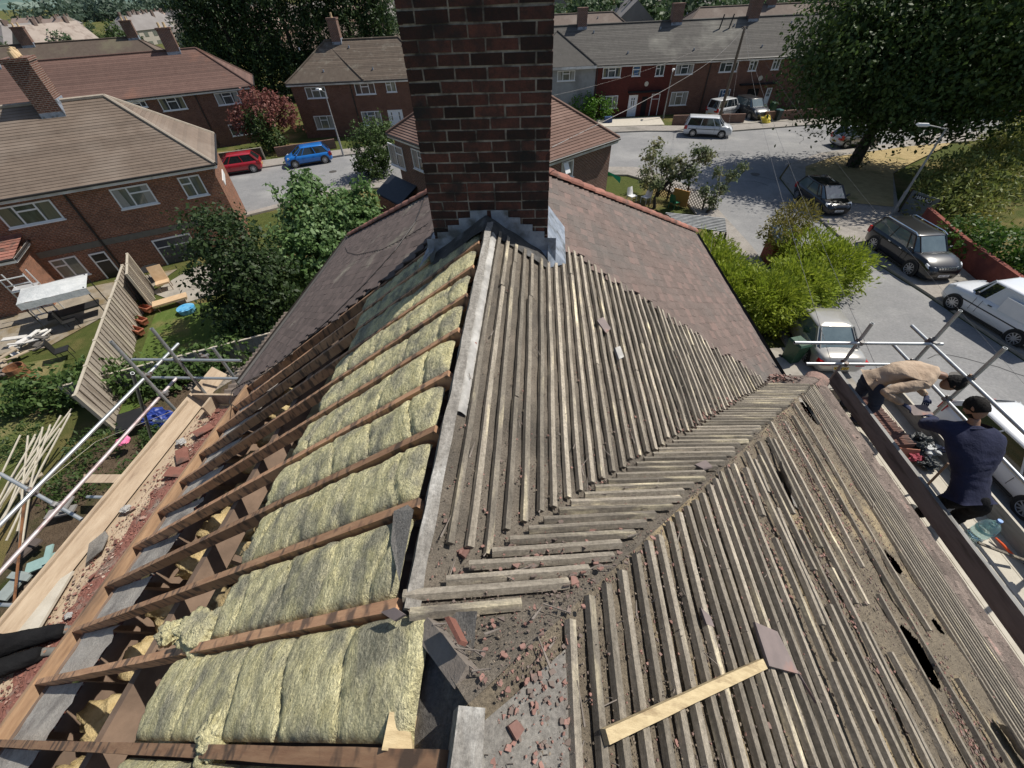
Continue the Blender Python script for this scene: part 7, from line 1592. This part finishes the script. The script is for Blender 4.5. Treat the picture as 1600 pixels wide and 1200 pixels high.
m_jean = mat('dark_blue_jeans', (.018, .028, .055), (.035, .05, .09), scale=6, rough=.9, bump=.6, bscale=12, bdist=.03); m_blk = mat('black_trousers', (.008, .008, .009), (.016, .016, .017), scale=6, rough=1, bump=.6, bscale=9, bdist=.04, spec=.15); m_glove = mat('blue_glove', (.014, .022, .06), (.03, .04, .10), rough=.8, bump=.4, bscale=30)
tile_c = gz(1438, 641, -2.72)
person('man in a beige long sleeved shirt and jeans bending over to hold a tile', dict(pel=(5.16, 3.24, -2.60), spi=(5.30, 3.21, -2.44), che=(5.52, 3.13, -2.33), nec=(5.70, 3.05, -2.33), hb=(5.76, 3.01, -2.34), hc=(5.83, 2.97, -2.40),
    shl=(5.60, 3.27, -2.40), ell=(5.70, 3.18, -2.66), wrl=tuple(gz(1448, 620, -2.70)), hal=tuple(gz(1447, 632, -2.74)), shr=(5.47, 2.96, -2.40), elr=tuple(gz(1380, 612, -2.55)), wrr=tuple(gz(1412, 632, -2.66)), har=tuple(gz(1424, 640, -2.70)),
    hil=(5.16, 3.36, -2.66), knl=(5.28, 3.40, -3.02), anl=(5.22, 3.46, -3.36), tol=(5.36, 3.40, -3.4), hir=(5.16, 3.12, -2.66), knr=(5.30, 3.10, -3.02), anr=(5.20, 3.14, -3.36), tor=(5.34, 3.1, -3.4), face=(.55, -.25, -.85), crown=(.85, -.2, .45)), m_beige, m_jean, m_glove, hairvol=1.6)
person('bearded man in a navy sweatshirt handing over a tile on the right scaffold', dict(pel=(5.220, 1.54, -2.66), spi=(5.210, 1.68, -2.46), che=(5.190, 1.88, -2.24), nec=(5.170, 2.02, -2.06), hb=(5.170, 2.05, -2.00), hc=(5.160, 2.10, -1.92),
    shl=(5.010, 2.02, -2.16), ell=(5.000, 2.24, -2.36), wrl=tuple(gz(1462, 654, -2.60)), hal=tuple(gz(1448, 648, -2.64)), shr=(5.370, 1.88, -2.18), elr=(5.480, 1.86, -2.48), wrr=(5.400, 2.06, -2.64), har=(5.360, 2.14, -2.68),
    hil=(5.180, 1.50, -2.76), knl=(5.240, 1.62, -3.06), anl=(5.180, 1.62, -3.36), tol=(5.240, 1.76, -3.4), hir=(5.360, 1.42, -2.76), knr=(5.440, 1.50, -3.06), anr=(5.360, 1.48, -3.36), tor=(5.420, 1.6, -3.4), face=(-.25, .55, -.62), crown=(-.05, .6, .75)), m_navy, m_blk, m_glove, extra=.035, beard=True)
slab('held_tile', [tile_c+V(q) for q in ((-.13, -.085, -.02), (.13, -.07, -.02), (.12, .09, .0), (-.14, .08, .0))], .013, m_tile_loose, 'grey roof tile held between the two men', 'roof tile', n=V((0, 0, 1)))
a = gz(1412, 650, -2.9)
f0 = gz(108, 985, -3.34)
person('crouching worker in black at the left border of whom only the legs show', dict(pel=(f0.x-.62, f0.y-.42, -3.05), spi=(f0.x-.78, f0.y-.5, -2.95), che=(f0.x-.98, f0.y-.62, -2.82), nec=(f0.x-1.15, f0.y-.7, -2.76), hb=(f0.x-1.2, f0.y-.72, -2.75), hc=(f0.x-1.27, f0.y-.76, -2.74),
    shl=(f0.x-1.0, f0.y-.8, -2.86), ell=(f0.x-1.1, f0.y-.95, -3.05), wrl=(f0.x-1.3, f0.y-1.0, -3.15), hal=(f0.x-1.38, f0.y-1.02, -3.18), shr=(f0.x-1.0, f0.y-.42, -2.84), elr=(f0.x-1.05, f0.y-.25, -3.0), wrr=(f0.x-1.25, f0.y-.2, -3.15), har=(f0.x-1.33, f0.y-.2, -3.18),
    hil=(f0.x-.62, f0.y-.48, -3.12), knl=(f0.x-.42, f0.y-.38, -3.30), anl=(f0.x-.12, f0.y-.20, -3.36), tol=(f0.x, f0.y-.18, -3.4), hir=(f0.x-.60, f0.y-.32, -3.10), knr=(f0.x-.38, f0.y-.12, -3.28), anr=(f0.x-.06, f0.y+.01, -3.36), tor=(f0.x+.06, f0.y+.02, -3.4), face=(-.8, -.3, -.4), crown=(-.3, -.1, .9)), m_blk, m_blk, None, boots=mat('worn_boot', (.10, .095, .085), (.20, .19, .17), rough=.9), tk=1.25)
# ================================================================== camera, sun, sky
cam = bpy.data.cameras.new('camera'); co_ = bpy.data.objects.new('camera', cam); C.objects.link(co_)
cam.sensor_fit = 'HORIZONTAL'; cam.sensor_width = 36; cam.lens = CF/1600*36; cam.clip_start = .05; cam.clip_end = 9000
R3 = Matrix((CR, CU, -CW)).transposed(); co_.matrix_world = Matrix.Translation(CP) @ R3.to_4x4()
bpy.context.scene.camera = co_
SEL = radians(54); SD = V((.89, .45, 0)).normalized()*cos(SEL)+V((0, 0, sin(SEL)))
su = bpy.data.lights.new('sun', 'SUN'); su.energy = 5.0; su.angle = radians(.5); su.color = (1, .95, .86)
so = bpy.data.objects.new('sun', su); C.objects.link(so); so.rotation_euler = SD.to_track_quat('Z', 'Y').to_euler()
w = bpy.data.worlds.new('World'); bpy.context.scene.world = w; w.use_nodes = True; nt = w.node_tree
sk = nt.nodes.new('ShaderNodeTexSky'); sk.sky_type = 'NISHITA'; sk.sun_disc = False; sk.sun_elevation = SEL
sk.sun_rotation = atan2(SD.x, SD.y)
bg = nt.nodes['Background']; nt.links.new(sk.outputs[0], bg.inputs[0]); bg.inputs[1].default_value = .09
sc = bpy.context.scene; sc.view_settings.view_transform = 'Standard'; sc.view_settings.look = 'None'; sc.view_settings.exposure = 0
sc.cycles.max_bounces = 6; sc.cycles.use_denoising = True; sc.cycles.transparent_max_bounces = 8
